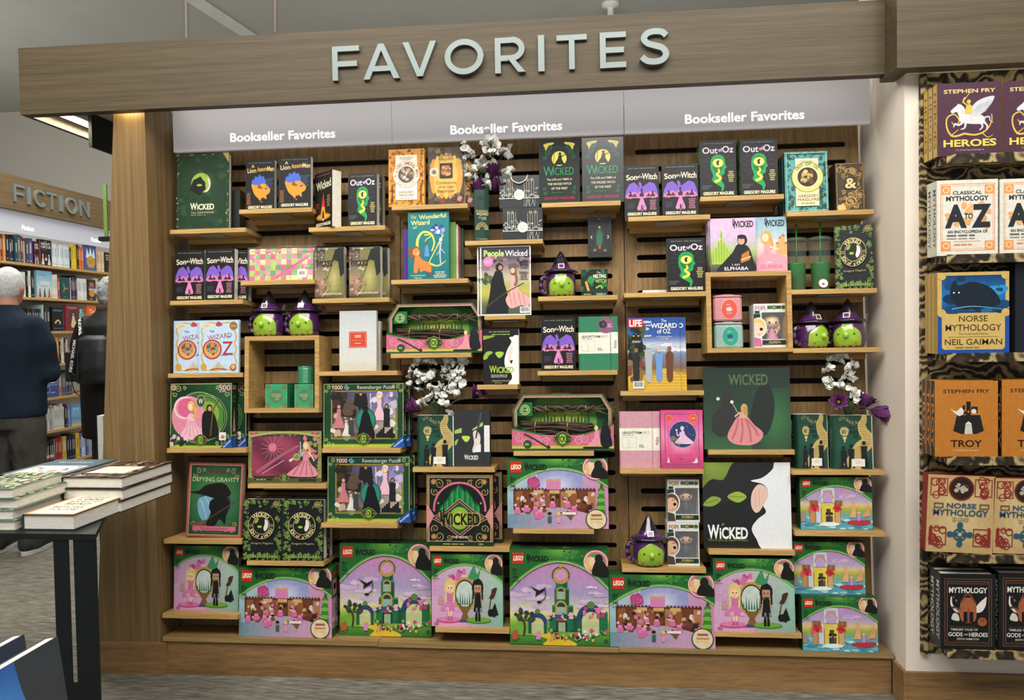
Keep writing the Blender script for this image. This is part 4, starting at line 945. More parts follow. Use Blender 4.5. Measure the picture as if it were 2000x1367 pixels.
def art_princess(a):
    a.vgrad(0, 0, 1, 1, [(0,'#b53a68'),(.3,'#d9588a'),(.55,'#e88bb0'),(.8,'#e05c96'),(1,'#cf4a84')], 10, 3)
    a.grad(.15,.25,.85,.75, lambda u, v: mixc('#d95c90', '#f2c0d4', max(0, 1-1.9*math.hypot(u-.5, v-.5))), 8, 8)
    a.frame(.09,.06,.91,.94,.018,'#7f4f78'); a.ell(.20,.86,.10,'#d95a50'); a.ring(.20,.86,.08,.01,'#e8a070'); a.ell(.78,.86,.12,'#d9503f'); a.ring(.78,.86,.095,.012,'#e8a070'); a.words(.71,.84,.85,.88,2,'#f0c090',3,.5,'c')
    a.ell(.52,.585,.325,'#2f3d66'); a.ring(.52,.585,.32,.014,'#b59ac0'); g = random.Random(3)
    for i in range(24): a.ell(.52+g.uniform(-.26,.26), .585+g.uniform(-.14,.16), .006, '#b8c4e0', n=5, hold=True)
    a.k += 1
    a.poly(smooth_closed([(.34,.44),(.44,.54),(.49,.64),(.55,.64),(.6,.56),(.78,.44),(.6,.42)]), '#e2bcd6'); a.ell(.51,.69,.045,'#dfbfd8',1.2); a.stroke([(.48,.62),(.40,.56),(.38,.64)],.025,'#e2bcd6'); a.ell(.375,.66,.022,'#eee6f2')
    for (x, y, r) in ((.34,.46,.08),(.43,.425,.05),(.28,.52,.05)): a.spiral(x, y, r, .014, '#c9a26a', 1.5)
    for x in (.17, .83): a.poly([(x-.03,.1),(x+.03,.1),(x+.012,.17),(x,.2),(x-.012,.17)], '#efd0dc')
    a.poly(smooth_closed([(.72,.1),(.86,.1),(.84,.17),(.78,.12)]), '#efd0dc'); a.words(.42,.16,.58,.18,1,'#8f4f78')
def art_record_split(a):
    """plain abstract stand-in: black field, green patches, white flowing shape"""
    a.rect(0, 0, 1, 1, '#161816'); a.grad(0,.70,.52,1, lambda u, v: mixc('#4a6224', '#8fa540', v*.7+.3*(1-u)), 6, 6)
    a.poly(smooth_closed([(-.02,.66),(.10,.80),(.24,.80),(.34,.98),(.46,1.04),(.60,.98),(.70,.9),(.66,.74),(.5,.62),(.2,.52),(-.02,.5)]), '#1c1e1b')
    a.poly(smooth_closed([(.84,1.02),(.80,.92),(.68,.82),(.55,.785),(.70,.74),(.745,.62),(.68,.52),(.715,.42),(.62,.34),(.55,.23),(.60,.11),(.69,-.02),(1.02,-.02),(1.02,1.02)]), '#e6e8ea')
    a.poly(smooth_closed([(.55,.50),(.56,.64),(.63,.74),(.71,.72),(.745,.62),(.70,.52),(.64,.43),(.59,.42)]), '#e3bfae'); a.stroke([(.60,.48),(.60,.66)],.008,'#c9a293'); a.stroke([(.64,.48),(.645,.68)],.008,'#c9a293')
    a.poly(smooth_closed([(.28,.60),(.40,.66),(.50,.60),(.40,.53)]), '#93b03c'); a.stroke([(.30,.60),(.48,.60)],.008,'#66802a')
    a.poly(smooth_closed([(.0,.50),(.10,.60),(.21,.57),(.12,.49)]), '#86a03a'); a.stroke([(.02,.52),(.18,.565)],.01,'#5f7a2a')
    bway(a, .28, .175, .125, .46, '#f0f1ee'); a.poly([(.205,.25),(.22,.29),(.24,.285)], '#8fa53f'); a.text('Music & Lyrics by Stephen Schwartz', .28, .095, .024, '#7d9440', .45)
# ---- games, puzzles, toys
def art_game(a):
    a.rect(0, 0, 1, 1, '#121a14'); a.frame(0,0,1,1,.035,'#8a7243'); a.frame(.035,.06,.965,.965,.01,'#b98a78'); a.rect(0,0,1,.055,'#12301a'); a.words(.25,.018,.72,.036,1,'#b8b070'); a.text('10+', .82, .027, .028, '#8fc46a', .07, .02)
    a.scrolls('#b39a5c', .012, .12, .11); 
    for cu in (.11, .87):
        for cv in (.13, .90): a.ell(cu, cv, .04, '#b98a5c'); a.ring(cu,cv,.03,.008,'#6d5430')
    a.ring(.5,.52,.385,.03,'#d06a80',1.0,40,-.1,PI+.1); a.ell(.5,.52,.365,'#121a16')
    g = random.Random(4)
    for i in range(23):
        x = .5+(i-11)*.026; h = .90-abs(i-11)*.028+g.uniform(-.04,.02)
        a.poly([(x-.016,.45),(x+.016,.45),(x+.015,h-.07),(x,h),(x-.015,h-.07)], ('#1f7a3c', '#2c9850', '#176030')[i % 3], True)
    a.k += 1
    for (x, y) in ((.18,.6),(.82,.6)): a.poly([(x-.02,y),(x,y-.008),(x+.02,y),(x,y+.008)],'#a8b8a0',True); a.poly([(x-.006,y),(x,y-.025),(x+.006,y),(x,y+.025)],'#a8b8a0')
    a.poly([(0,.22),(.12,.42),(0,.6)], '#c98a80'); a.poly([(1,.22),(.88,.42),(1,.6)], '#c98a80')
    for r, c in ((.29,'#b98a78'),(.275,'#142a18'),(.25,'#c9707c'),(.235,'#184a22')): a.poly([(.5-r*1.5,.39),(.5-r*.72,.39+r*.72*.55),(.5,.39+r*.95),(.5+r*.72,.39+r*.72*.55),(.5+r*1.5,.39),(.5+r*.72,.39-r*.4),(.5,.39-r*.95),(.5-r*.72,.39-r*.4)], c)
    a.ell(.5,.39,.15,'#7fae34',1.1); a.ell(.5,.39,.09,'#a5c840',1.1)
    a.text('WICKED', .5, .375, .165, '#b08f4c', .64, .05); wlogo(a, .5, .375, .15, .60, '#0f1410'); a.text('THE GAME', .5, .125, .03, '#d9d2b4', .24, .02)
def hexlogo(a, u, v, r):
    a.poly([(u-r*1.5,v),(u-r*.8,v+r*.75*a.ar),(u,v+r*a.ar*1.1),(u+r*.8,v+r*.75*a.ar),(u+r*1.5,v),(u+r*.8,v-r*.75*a.ar),(u,v-r*a.ar*1.1),(u-r*.8,v-r*.75*a.ar)], '#7d6d3a'); a.poly([(u-r*.75,v+r*.62*a.ar),(u-r*.75,v-r*.62*a.ar),(u,v-r*a.ar*.98),(u+r*.75,v-r*.62*a.ar),(u+r*.75,v+r*.62*a.ar),(u,v+r*a.ar*.98)], '#2c5a24'); a.ell(u,v,r*.6,'#98b83c',1.1)
    a.text('WICKED', u, v, r*.75*a.ar, '#14180f', r*2.3, .03)
def art_puzzle1000(a):
    a.grad(0,0,1,1, lambda u, v: mixc('#0f2f1c', '#1f5230', .5+.5*sin(u*7)*cos(v*5)), 8, 6); a.frame(.008,.01,.992,.99,.006,'#b8c27c'); a.rect(0,0,1,.05,'#a9b23c'); a.rect(0,.05,1,.06,'#5f7a2c')
    a.scrolls('#b9b878', .008, .045, .038); a.rect(.10,.13,.92,.885,'#97863a'); a.rect(.115,.15,.905,.865,'#23221a')
    a.grad(.12,.155,.90,.86, lambda u, v: mixc(mixc('#6a4f42', '#c9b7a0', u*u), mixc('#2a2a22', '#7f78a8', u), v), 8, 6)
    specks(a,.12,.16,.9,.5,50,['#7a8f58','#b9a88c','#4f5a3a','#d9cfc0','#5a4a44'],.03,4); specks(a,.6,.5,.9,.84,24,['#8e86b4','#b9aecb','#d9cbd6','#6b6892'],.04,6); specks(a,.13,.5,.45,.84,24,['#3a2f26','#57493a','#241f1a'],.05,8)
    a.poly([(.46,.62),(.38,.66),(.40,.84),(.54,.84),(.56,.66)], '#1c1a18'); person_shape(a,.47,.58,.28,'#1b1a1a','#c98a5c','#5a3a24'); person_shape(a,.20,.30,.38,'#c4787e','#c99a7c','#4a3024',True); person_shape(a,.70,.42,.42,'#e6b9c4','#edcdb4','#d9b26c',True); a.stroke([(.60,.5),(.59,.84)],.008,'#e9e9f0'); person_shape(a,.79,.32,.36,'#1c1f22','#a5805f','#2a211c'); person_shape(a,.29,.18,.26,'#dcd6cf','#d9b89c','#a8885c',True); person_shape(a,.35,.2,.28,'#3c4048','#c9a284','#3a2f28')
    a.ell(.53,.42,.13,'#3a5a4a',1.2); a.ell(.53,.42,.11,'#2a8074',1.2); a.poly(smooth_closed([(.44,.15),(.47,.40),(.50,.55),(.56,.55),(.60,.40),(.64,.15)]), '#0f1414'); a.ell(.53,.60,.035,'#14181a',1.2)
    for i in range(9): a.rect(.66+.026*i,.16,.685+.026*i,.22+.03*((i*5) % 4),'#15181c',True)
    a.k += 1; hexlogo(a,.505,.135,.07)
    a.text('1000', .185, .935, .062, '#e0a8a8', .125, .03); a.blob(.295,.935,.03,'#5f8aa0',2,.35,1,9); a.text('Ravensburger Puzzle', .66, .935, .055, '#d9dcd4', .46, 0)
    a.poly([(.83,0),(1,0),(1,.2)], '#1f4f9e'); a.text('Ravensburger', .935, .075, .028, '#e8ecf2', .14, .01, rot=.70)
def art_puzzle500(a):
    a.grad(0,0,1,1, lambda u, v: mixc('#0f2a18', '#1f4f2c', .5+.5*sin(u*5+v*4)), 8, 8); a.frame(.008,.03,.992,.99,.008,'#b8c27c'); a.rect(0,0,1,.035,'#a9b23c'); a.scrolls('#b9b878', .01, .085, .07)
    a.ell(.47,.47,.40,'#2f5a34'); a.ring(.47,.47,.39,.012,'#8fa860'); a.ell(.56,.47,.31,'#4c7a34'); a.ell(.6,.52,.2,'#7f9f3c'); a.ell(.30,.48,.27,'#d9889c',1.2); a.ring(.24,.62,.16,.03,'#ecc4d0'); a.ell(.28,.62,.15,'#cf5f84')
    for r in (.33,.36): a.ring(.56,.47,r,.006,'#a8bf70',1,30,-1.2,1.6)
    a.poly(smooth_closed([(.18,.18),(.28,.36),(.29,.50),(.37,.53),(.41,.42),(.48,.32),(.62,.18),(.42,.12)]), '#e9b3c0'); 
    for i in range(5): a.stroke([(.32+.02*i,.42),(.24+.08*i,.17)],.012,'#d08a9e')
    a.ell(.345,.645,.06,'#d8b060',1.35); a.ell(.335,.635,.04,'#ecc9ae',1.2); a.stroke([(.38,.66),(.42,.54),(.39,.46)],.05,'#d4a852')
    a.poly(smooth_closed([(.56,.16),(.52,.36),(.54,.54),(.64,.58),(.72,.52),(.77,.36),(.78,.18)]), '#11130f'); a.ell(.64,.61,.05,'#1a1712',1.2); a.ell(.645,.605,.032,'#b9906c',1.2); a.stroke([(.66,.18),(.70,.56),(.78,.72)],.016,'#6d5428')
    a.ell(.50,.72,.075,'#2c4a2c',1.3); a.ring(.50,.72,.07,.01,'#b9b878',1.3); a.text('W', .5, .72, .075, '#d9d9c0', .08, .02)
    specks(a,.02,.06,.28,.2,18,['#1c2a18','#c46a80','#e0b8c0','#2c3a20'],.03,3); hexlogo(a,.5,.125,.085); a.text('500', .885, .925, .085, '#d8a0a8', .19, .02); a.words(.80,.855,.97,.87,1,'#c9c2a8'); a.ell(.06,.93,.045,'#c98a8c'); a.ell(.06,.93,.025,'#6d8a3c')
    a.rect(.80,.12,.91,.24,'#e0ddd0'); a.blob(.86,.17,.03,'#c9707c',2); a.poly([(.82,0),(1,0),(1,.18)], '#1f4f9e'); a.text('Ravensburger', .93, .07, .025, '#e8ecf2', .16, .01, rot=.78)
def lego(a, age, num, pcs, arch=(.60, .86, .60), small=False):
    h0, hm, h1 = arch; n = 20
    pts = [(i/n, h0*(1-i/n)**2+2*(2*hm-(h0+h1)/2)*(i/n)*(1-i/n)+h1*(i/n)**2) for i in range(n+1)]
    a.poly([(0,1)]+pts+[(1,1)], '#23602b'); a.stroke([(x,y-.004) for x, y in pts], .016, '#8fb860', raw=True); a.stroke([(x,y+.014) for x, y in pts], .008, '#3f9440', raw=True)
    a.grad(.30,.90,.72,1, lambda u, v: mixc('#256b2f', '#6fae3c', v*(1-abs(2*u-1))), 6, 3)
    g = random.Random(3)
    for i in range(16): x, y = g.uniform(.5,.74), g.uniform(.88,.98); a.poly([(x,y),(x+.03,y),(x+.03,y+.03*a.ar)], g.choice(['#1c5428', '#2f7f38', '#3f8f40']), True)
    a.k += 1
    # round corner vignette: plain pink and dark shapes
    a.ell(.875,.875,.125,'#c9707f'); a.ring(.875,.875,.115,.01,'#efc4c4'); a.ell(.875,.875,.09,'#5a8a50')
    a.blob(.83,.86,.055,'#e6c2a6',2,.12,1.25); a.stroke([(.80,.93),(.79,.86),(.82,.80)],.035,'#d9b26c'); a.poly(smooth_closed([(.84,.74),(.86,.86),(.90,.92),(.95,.88),(1.0,.80),(1.0,.72)]), '#151713'); a.ell(.905,.91,.04,'#191a16',1.2)
    s = .115; sv = s*a.ar; L0, T0 = .03, .965
    a.rect(L0, T0-sv, L0+s, T0, '#c9261f'); a.text('LEGO', L0+s/2, T0-sv/2, sv*.40, '#1c1410', s*.90, .06, sl=.15); a.text('LEGO', L0+s/2, T0-sv/2, sv*.39, '#e8c63c', s*.87, .045, sl=.15); a.text('LEGO', L0+s/2, T0-sv/2, sv*.37, '#f6f2ea', s*.82, .02, sl=.15)
    wlogo(a, .285, T0-sv*.52, sv*.46, .22, '#10160f')
    a.text(age, .03, T0-sv*1.55, sv*.30, '#16301a', None, .02, al='l'); a.words(.03, T0-sv*2.0, .09, T0-sv*1.72, 2, '#1a3a20', 3, .4)
    if pcs: a.text(pcs, .03, T0-sv*2.2, sv*.22, '#1d2a1e', None, .02, al='l'); a.text('pcs/pzs', .03, T0-sv*2.5, sv*.17, '#1d2a1e', None, .0, al='l')
def art_salon(a):
    a.grad(0,0,1,.9, lambda u, v: mixc(mixc('#7fa0a6', '#c98ab0', u), mixc('#a9cfd4', '#c970a4', u*.9), v), 8, 6)
    a.grad(.3,.45,.75,.85, lambda u, v: mixc('#8f94c4', '#dcdcea', max(0, 1-2*math.hypot(u-.4, v-.4))), 6, 5); a.grad(0,0,1,.2, lambda u, v: mixc('#6c8f9c', '#d99abf', u), 6, 2)
    a.poly([(.06,.56),(.88,.56),(.86,.25),(.80,.22),(.55,.30),(.40,.30),(.14,.22),(.06,.26)], '#5f3322')
    for i in range(9): x = .08+.09*i; a.rect(x,.30,x+.075,.53,('#8a5232','#6d3c26','#a87448')[i % 3],True)
    a.k += 1
    for i in range(24): a.rect(.07+.034*i,.555,.09+.034*i,.58,'#5a2620',True)
    a.k += 1
    for x in (.31,.47,.63): a.rect(x-.05,.5,x+.05,.55,'#c9a26c',True)
    for x in (.15,.35,.57,.78): a.ell(x,.42,.022,'#d9d2cc',1.5)
    specks(a,.08,.22,.86,.5,60,['#d07aa0','#3c2018','#c9a06a','#e3b0c4','#7a4428','#8f3f5a'],.018,5)
    for x, y in ((.10,.24),(.19,.27),(.28,.25),(.45,.33),(.60,.33),(.66,.26),(.30,.17),(.33,.2)): a.rect(x-.03,y-.035,x+.03,y+.03,'#d0689a',True); a.rect(x-.02,y+.03,x+.02,y+.06,'#e08fb4',True)
    a.k += 1
    a.rect(.39,.56,.53,.71,'#d583b0'); a.rect(.39,.68,.53,.71,'#c99a6c'); 
    for i in range(5): a.rect(.405+.025*i,.57,.41+.025*i,.68,'#c06a9c',True)
    a.k += 1; a.blob(.265,.655,.062,'#b03f74',3,.14,1.05); a.ell(.27,.67,.045,'#c9568a'); a.spiral(.27,.67,.04,.01,'#8f2c5c',1.8); a.stroke([(.2,.59),(.24,.6)],.02,'#5a8a4c')
    for x, c, hr in ((.42,'#3a5a58','#20221f'),(.51,'#d88fae','#d9b86c')): a.rect(x-.018,.08,x+.018,.17,c,True); a.ell(x,.20,.018,'#c99a78' if x > .45 else '#a9825f'); a.ell(x,.215,.02,hr,.8)
    for i in range(7): a.poly([(.90-.03*(1-i/8),.22+.055*i),(.97+.0*i,.22+.055*i),(.965-.004*i,.28+.055*i),(.915-.025*(1-i/8)+.004*i,.28+.055*i)], ('#3c7a2c','#6fae3c')[i % 2], True)
    a.k += 1; a.poly([(.915,.58),(.955,.58),(.935,.68)], '#2c5a28'); a.rect(.55,.20,.68,.235,'#e0ddd2'); a.poly([(.58,.2),(.66,.2),(.63,.12)],'#6d5238')
    lego(a,'8+','','740',(.58,.86,.60)); a.ell(.88,.135,.105,'#1f4a24'); a.ell(.88,.135,.095,'#e0cba6'); a.rect(.82,.08,.94,.18,'#d9bd8c'); a.rect(.82,.135,.94,.145,'#7a3a34'); a.rect(.83,.18,.93,.21,'#9a5a4c')
def art_castle(a):
    a.vgrad(0,0,1,.95,[(0,'#2f6a26'),(.10,'#4c8f34'),(.24,'#7fae3c'),(.32,'#d9d87c'),(.42,'#c9c0a8'),(.55,'#a396bd'),(.75,'#b58ab6'),(1,'#d084b4')],16,3)
    clouds(a,0,.36,.42,.66,12,['#d7b9cf','#c9b0cc','#dccad6'],6); clouds(a,.72,.40,1,.64,9,['#d2bccf','#e3d0d8','#bfa6c6'],7)
    a.poly(smooth_closed([(.0,.18),(.2,.26),(.45,.24),(.7,.28),(1,.24),(1,.12),(0,.1)]), '#6fa53c')
    a.poly(smooth_closed([(.20,.15),(.34,.16),(.42,.12),(.62,.05),(.66,.0),(.34,.0),(.38,.06),(.24,.1)]), '#d9b730')
    G, D, K = '#1f6a48', '#15503a', '#b8923c'
    for u0, v0, u1, v1 in ((.40,.14,.68,.31),(.43,.30,.64,.42),(.455,.42,.60,.60),(.47,.60,.585,.72)): a.rect(u0,v0,u1,v1,G,True); a.rect(u1-.04,v0,u1,v1,D,True); a.rect(u0,v1-.02,u1,v1,'#2f8a60',True)
    a.k += 1; a.ring(.52,.73,.075,.028,K,1.0); a.ell(.52,.73,.06,'#c98fb8'); a.ring(.52,.73,.085,.012,D,1.0,20,-.4,PI+.4); a.poly([(.505,.80),(.535,.80),(.52,.93)], '#2f7f52'); a.ell(.52,.83,.02,K)
    for v, r in ((.37,.06),(.53,.045)): a.ell(.52,v+.03,r,K,1.1); a.ell(.52,v+.03,r*.7,'#2a3a34',1.1); a.rect(.52-r,v-.05,.52+r,v+.03,K,True); a.rect(.52-r*.7,v-.05,.52+r*.7,v+.03,'#8fae9c')
    a.rect(.45,.285,.60,.32,'#3a4f8a'); a.rect(.475,.255,.575,.28,'#b3384a'); a.rect(.47,.14,.58,.25,'#23332c'); a.rect(.49,.14,.56,.24,'#8fae8c')
    for u, w, hh in ((.28,.10,.16),(.82,.15,.24)):
        a.ell(u,.14+hh*.62,w*.95,'#2c3f6a',1.0); a.rect(u-w*.95,.12,u+w*.95,.14+hh*.5,'#1f5a3c'); a.ell(u,.14+hh*.5,w*.62,'#c9c78c',1.0); a.rect(u-w*.62,.12,u+w*.62,.14+hh*.5,'#b9c08a'); a.ell(u,.20+hh*.95,w*.25,'#5f7a3a')
    a.rect(.90,.13,.985,.36,'#1f6a3c'); a.stroke([(.14,.1),(.15,.2),(.12,.28)],.02,'#4a3024'); a.rect(.08,.25,.22,.262,'#4a3024'); specks(a,.06,.26,.24,.36,12,['#26382a','#3c4a30'],.025,4)
    specks(a,.38,.05,.98,.17,60,['#2a4a34','#c94a6a','#e0d8c8','#3a2c28','#7fa85c','#d8b06c'],.014,8); specks(a,.74,.30,.96,.40,18,['#d07a9c','#e9c3d0','#b3486a'],.018,9); specks(a,.38,.27,.66,.33,14,['#2f8a60','#14503a','#d9a8b8'],.018,3)
    a.poly([(.20,.62),(.30,.57),(.36,.60),(.38,.62),(.34,.56),(.29,.53),(.26,.50),(.27,.56)], '#15181a'); a.stroke([(.36,.60),(.36,.50),(.31,.45)],.008,'#2a2320'); a.ell(.30,.45,.025,'#15181a',.5)
    a.rect(.265,.06,.31,.13,'#c98ac0'); a.ell(.287,.15,.016,'#d9b070'); a.blob(.055,.10,.035,'#a85a34',3,.3,1.6)
    lego(a,'9+','','945',(.58,.88,.60))
def block_doll(a, u, v, h, dress, hair, skin, shoe, flare):
    w = h*.13/a.ar
    a.rect(u-w*.5,v,u-w*.06,v+h*.16,shoe,True); a.rect(u+w*.06,v,u+w*.5,v+h*.16,shoe,True); a.rect(u-w*.4,v+h*.1,u-w*.08,v+h*.3,skin if flare > 1.1 else dress,True); a.rect(u+w*.08,v+h*.1,u+w*.4,v+h*.3,skin if flare > 1.1 else dress)
    a.poly([(u-w*flare,v+h*.22),(u+w*flare,v+h*.22),(u+w*.55,v+h*.46),(u-w*.55,v+h*.46)], dress); 
    for i in range(4): x = u-w*flare+i*w*flare*.5; a.rect(x+.002,v+h*.22,x+w*flare*.4,v+h*.31,mixc(dress,'#ffffff',.22 if i % 2 else .0),True)
    a.k += 1; a.rect(u-w*.55,v+h*.45,u+w*.55,v+h*.62,mixc(dress,'#000000',.12)); a.rect(u-w*.85,v+h*.42,u-w*.58,v+h*.6,skin,True); a.rect(u+w*.58,v+h*.42,u+w*.85,v+h*.6,skin)
    a.blob(u,v+h*.80,w*1.12,hair,4,.12,1.15); a.rect(u-w*1.0,v+h*.50,u-w*.72,v+h*.8,hair,True); a.rect(u+w*.72,v+h*.50,u+w*1.0,v+h*.8,hair); a.rect(u-w*.66,v+h*.66,u+w*.66,v+h*.86,skin); a.ell(u-w*.28,v+h*.75,w*.11,'#1a1512',1.3,10,hold=True); a.ell(u+w*.28,v+h*.75,w*.11,'#1a1512',1.3,10); a.rect(u-w*.15,v+h*.69,u+w*.15,v+h*.70,'#b05a5a')
    a.rect(u-w*.8,v+h*.83,u+w*.8,v+h*.93,hair)
def art_dolls(a):
    a.grad(0,0,1,.92, lambda u, v: mixc(mixc('#d08ab4', '#7fae98', u), mixc('#c9a0c4', '#a8c9b0', u), v), 8, 6); a.grad(.0,.0,.5,.4, lambda u, v: mixc('#d99ac0','#c9a8c4',v), 3, 3)
    a.poly([(.5,.66),(.60,.86),(.64,.72),(.70,.82),(.66,.62)], '#3f8a58'); specks(a,.25,.62,.5,.76,14,['#d0689a','#e8b4cc','#b04a7c'],.03,4)
    a.ell(.47,.45,.165,'#b8923c',1.35); a.ell(.47,.45,.14,'#3a3222',1.35); a.ell(.47,.45,.125,'#c2cdc4',1.35)
    for i in range(7): a.poly([(.37+.033*i-.012,.30),(.37+.033*i+.012,.30),(.37+.033*i,.42+.05*((i*3) % 4)/2)], '#3a6a48', True)
    a.k += 1; a.poly([(.40,.08),(.54,.08),(.50,.18),(.56,.28),(.38,.28),(.44,.18)], '#7a5a2c'); a.rect(.36,.06,.58,.10,'#3a4a6a')
    a.ell(.235,.085,.17,'#b8487c',.22); a.ell(.235,.10,.165,'#d87aa8',.2); a.ell(.66,.085,.18,'#4a7a2c',.22); a.ell(.66,.10,.17,'#6f9f3c',.2)
    block_doll(a,.26,.08,.60,'#d478a6','#dfc07a','#ecc8a4','#c05a90',1.75); block_doll(a,.65,.08,.60,'#15171a','#17181a','#b58a64','#101214',.8)
    a.stroke([(.80,.16),(.82,.3),(.84,.42)],.014,'#5a3a24'); a.poly(smooth_closed([(.81,.40),(.87,.40),(.92,.54),(.85,.52),(.84,.46)]), '#4a2a20'); a.blob(.865,.2,.07,'#15171a',3,.2,.8); a.poly([(.83,.2),(.93,.2),(.89,.34)], '#15171a')
    a.rect(.10,.30,.17,.37,'#c98a90'); a.ring(.135,.38,.025,.008,'#b9923c'); a.stroke([(.08,.3),(.085,.5)],.006,'#c9c4d0'); a.ell(.085,.52,.02,'#c9a0c9')
    for i in range(4): a.rect(.04,.02+.012*i,.10,.027+.012*i,'#a8708c',True)
    a.k += 1
    lego(a,'10+','','558',(.66,.86,.62))
def art_harbour(a):
    a.vgrad(0,0,1,.95,[(0,'#5fa3ad'),(.2,'#4f98b4'),(.28,'#7fb0b4'),(.34,'#7a9f4a'),(.44,'#b9b84c'),(.5,'#d9b98c'),(.6,'#a9a0c4'),(.8,'#b58ab8'),(1,'#d49abc')],16,2)
    clouds(a,.5,.62,1,.8,8,['#d9b4cc','#c9a4c4','#e0c8d4'],4); specks(a,0,.02,1,.24,46,['#86c4c4','#3f86a0','#b8dcd6','#6fb0b4'],.04,5,.4)
    a.rect(.13,.14,.56,.42,'#8a5a3a'); 
    for x, c in ((.17,'#b98a5a'),(.25,'#c2cbd0'),(.33,'#d9c23c'),(.44,'#e0cc48'),(.52,'#c9a070')): a.rect(x-.035,.13,x+.035,.5,c,True)
    for x in (.16,.22,.50,.56): a.rect(x-.03,.46,x+.03,.56,'#9a6a40',True); a.rect(x-.004,.46,x+.004,.56,'#5a3a24',True)
    a.k += 1; a.rect(.29,.52,.48,.80,'#c6cdd2'); a.rect(.32,.52,.45,.76,'#b79ac0'); a.ring(.385,.60,.075,.018,'#c98a60',1.2,16,0,PI); a.rect(.285,.80,.485,.83,'#2a8a86'); a.rect(.33,.16,.45,.46,'#d9c84a'); a.rect(.36,.14,.42,.4,'#4a3c2c')
    specks(a,.13,.36,.26,.46,16,['#c9343a','#a82830','#d9605a'],.025,6); specks(a,.48,.36,.57,.46,10,['#c9343a','#a82830'],.025,7)
    for x, c, hr in ((.37,'#2a3a38','#1c1e1c'),(.43,'#5a4a3c','#3a261c')): a.rect(x-.018,.12,x+.018,.26,c,True); a.ell(x,.29,.022,'#b88c66',1.1); a.ell(x,.31,.024,hr,.8)
    a.ell(.40,.11,.14,'#d9ecec',.22)
    a.poly(smooth_closed([(.66,.17),(.96,.19),(.92,.11),(.72,.10)]), '#b8323f'); a.poly([(.68,.24),(.77,.24),(.77,.42),(.74,.58)], '#d9a878'); a.poly([(.86,.24),(.97,.27),(.95,.50),(.91,.4)], '#cf9c70'); a.rect(.79,.18,.83,.30,'#c48ac4'); a.ell(.81,.33,.022,'#d9b070')
    a.rect(0,.15,.06,.35,'#9c8474'); a.rect(0,0,1,.015,'#4c8a98')
    lego(a,'7+','','311',(.56,.84,.56))
def art_dollpack(a):
    a.rect(0,0,1,1,'#3a4a2a'); a.frame(0,0,1,1,.05,'#8f8a4c'); a.vines('#a8a35c', .03, .02, 60, 5, .06); a.rect(.06,.13,.94,.90,'#6d2038')
    a.grad(.06,.13,.72,.90, lambda u, v: mixc('#5c1c34', '#9a3a56', .5+.5*sin(u*6+v*5)), 8, 6); a.rect(.72,.13,.94,.90,'#1c2f22'); specks(a,.72,.5,.94,.88,16,['#2c4a2a','#8f8a4c','#c9707f','#142418'],.03,4)
    for i in range(14): t = 2*PI*i/14; a.stroke([(.34,.66),(.34+.17*cos(t),.66+.25*sin(t))], .012, '#b0707f', .004, raw=True)
    a.ell(.34,.69,.055,'#d8707c'); a.stroke([(.12,.2),(.45,.52),(.70,.72)],.05,'#a05a6c',.03); a.stroke([(.2,.18),(.5,.44)],.012,'#c9909c')
    a.ell(.67,.50,.045,'#6d8a3c'); a.ring(.67,.5,.04,.01,'#c9c27c'); a.stroke([(.57,.42),(.62,.47)],.03,'#d9d4c9')
    a.poly(smooth_closed([(.55,.14),(.62,.27),(.70,.35),(.76,.46),(.83,.46),(.87,.36),(.93,.27),(.93,.13)]), '#d88a98')
    for x0, x1 in ((.76,.62),(.78,.72),(.81,.80),(.83,.89)): a.stroke([(x0,.44),((x0+x1)/2,.3),(x1,.15)],.014,'#b8606f',.02)
    a.poly([(.755,.46),(.835,.46),(.845,.62),(.755,.62)], '#cf8494'); a.ell(.795,.72,.042,'#d9b060',1.4); a.ell(.79,.715,.028,'#eac6a8',1.3); a.stroke([(.83,.72),(.85,.6),(.84,.5)],.035,'#cfa456'); a.stroke([(.84,.6),(.88,.5),(.91,.42)],.016,'#eac6a8'); a.stroke([(.76,.6),(.73,.52),(.72,.8)],.012,'#b8c4cc')
    a.poly([(.02,1),(.14,1),(.08,.93)], '#c9606c'); a.poly([(.86,1),(.98,1),(.92,.93)], '#c9606c'); a.stroke([(.02,.9),(.3,.965),(.5,.975),(.7,.965),(.98,.9)],.03,'#a8a35c')
    a.rect(0,0,1,.10,'#4a5228'); a.rect(.10,.05,.34,.085,'#1a2014'); a.words(.12,.055,.32,.08,1,'#b8b07c'); a.rect(.70,.03,.94,.085,'#1c2a18'); hexlogo(a,.5,.10,.055)
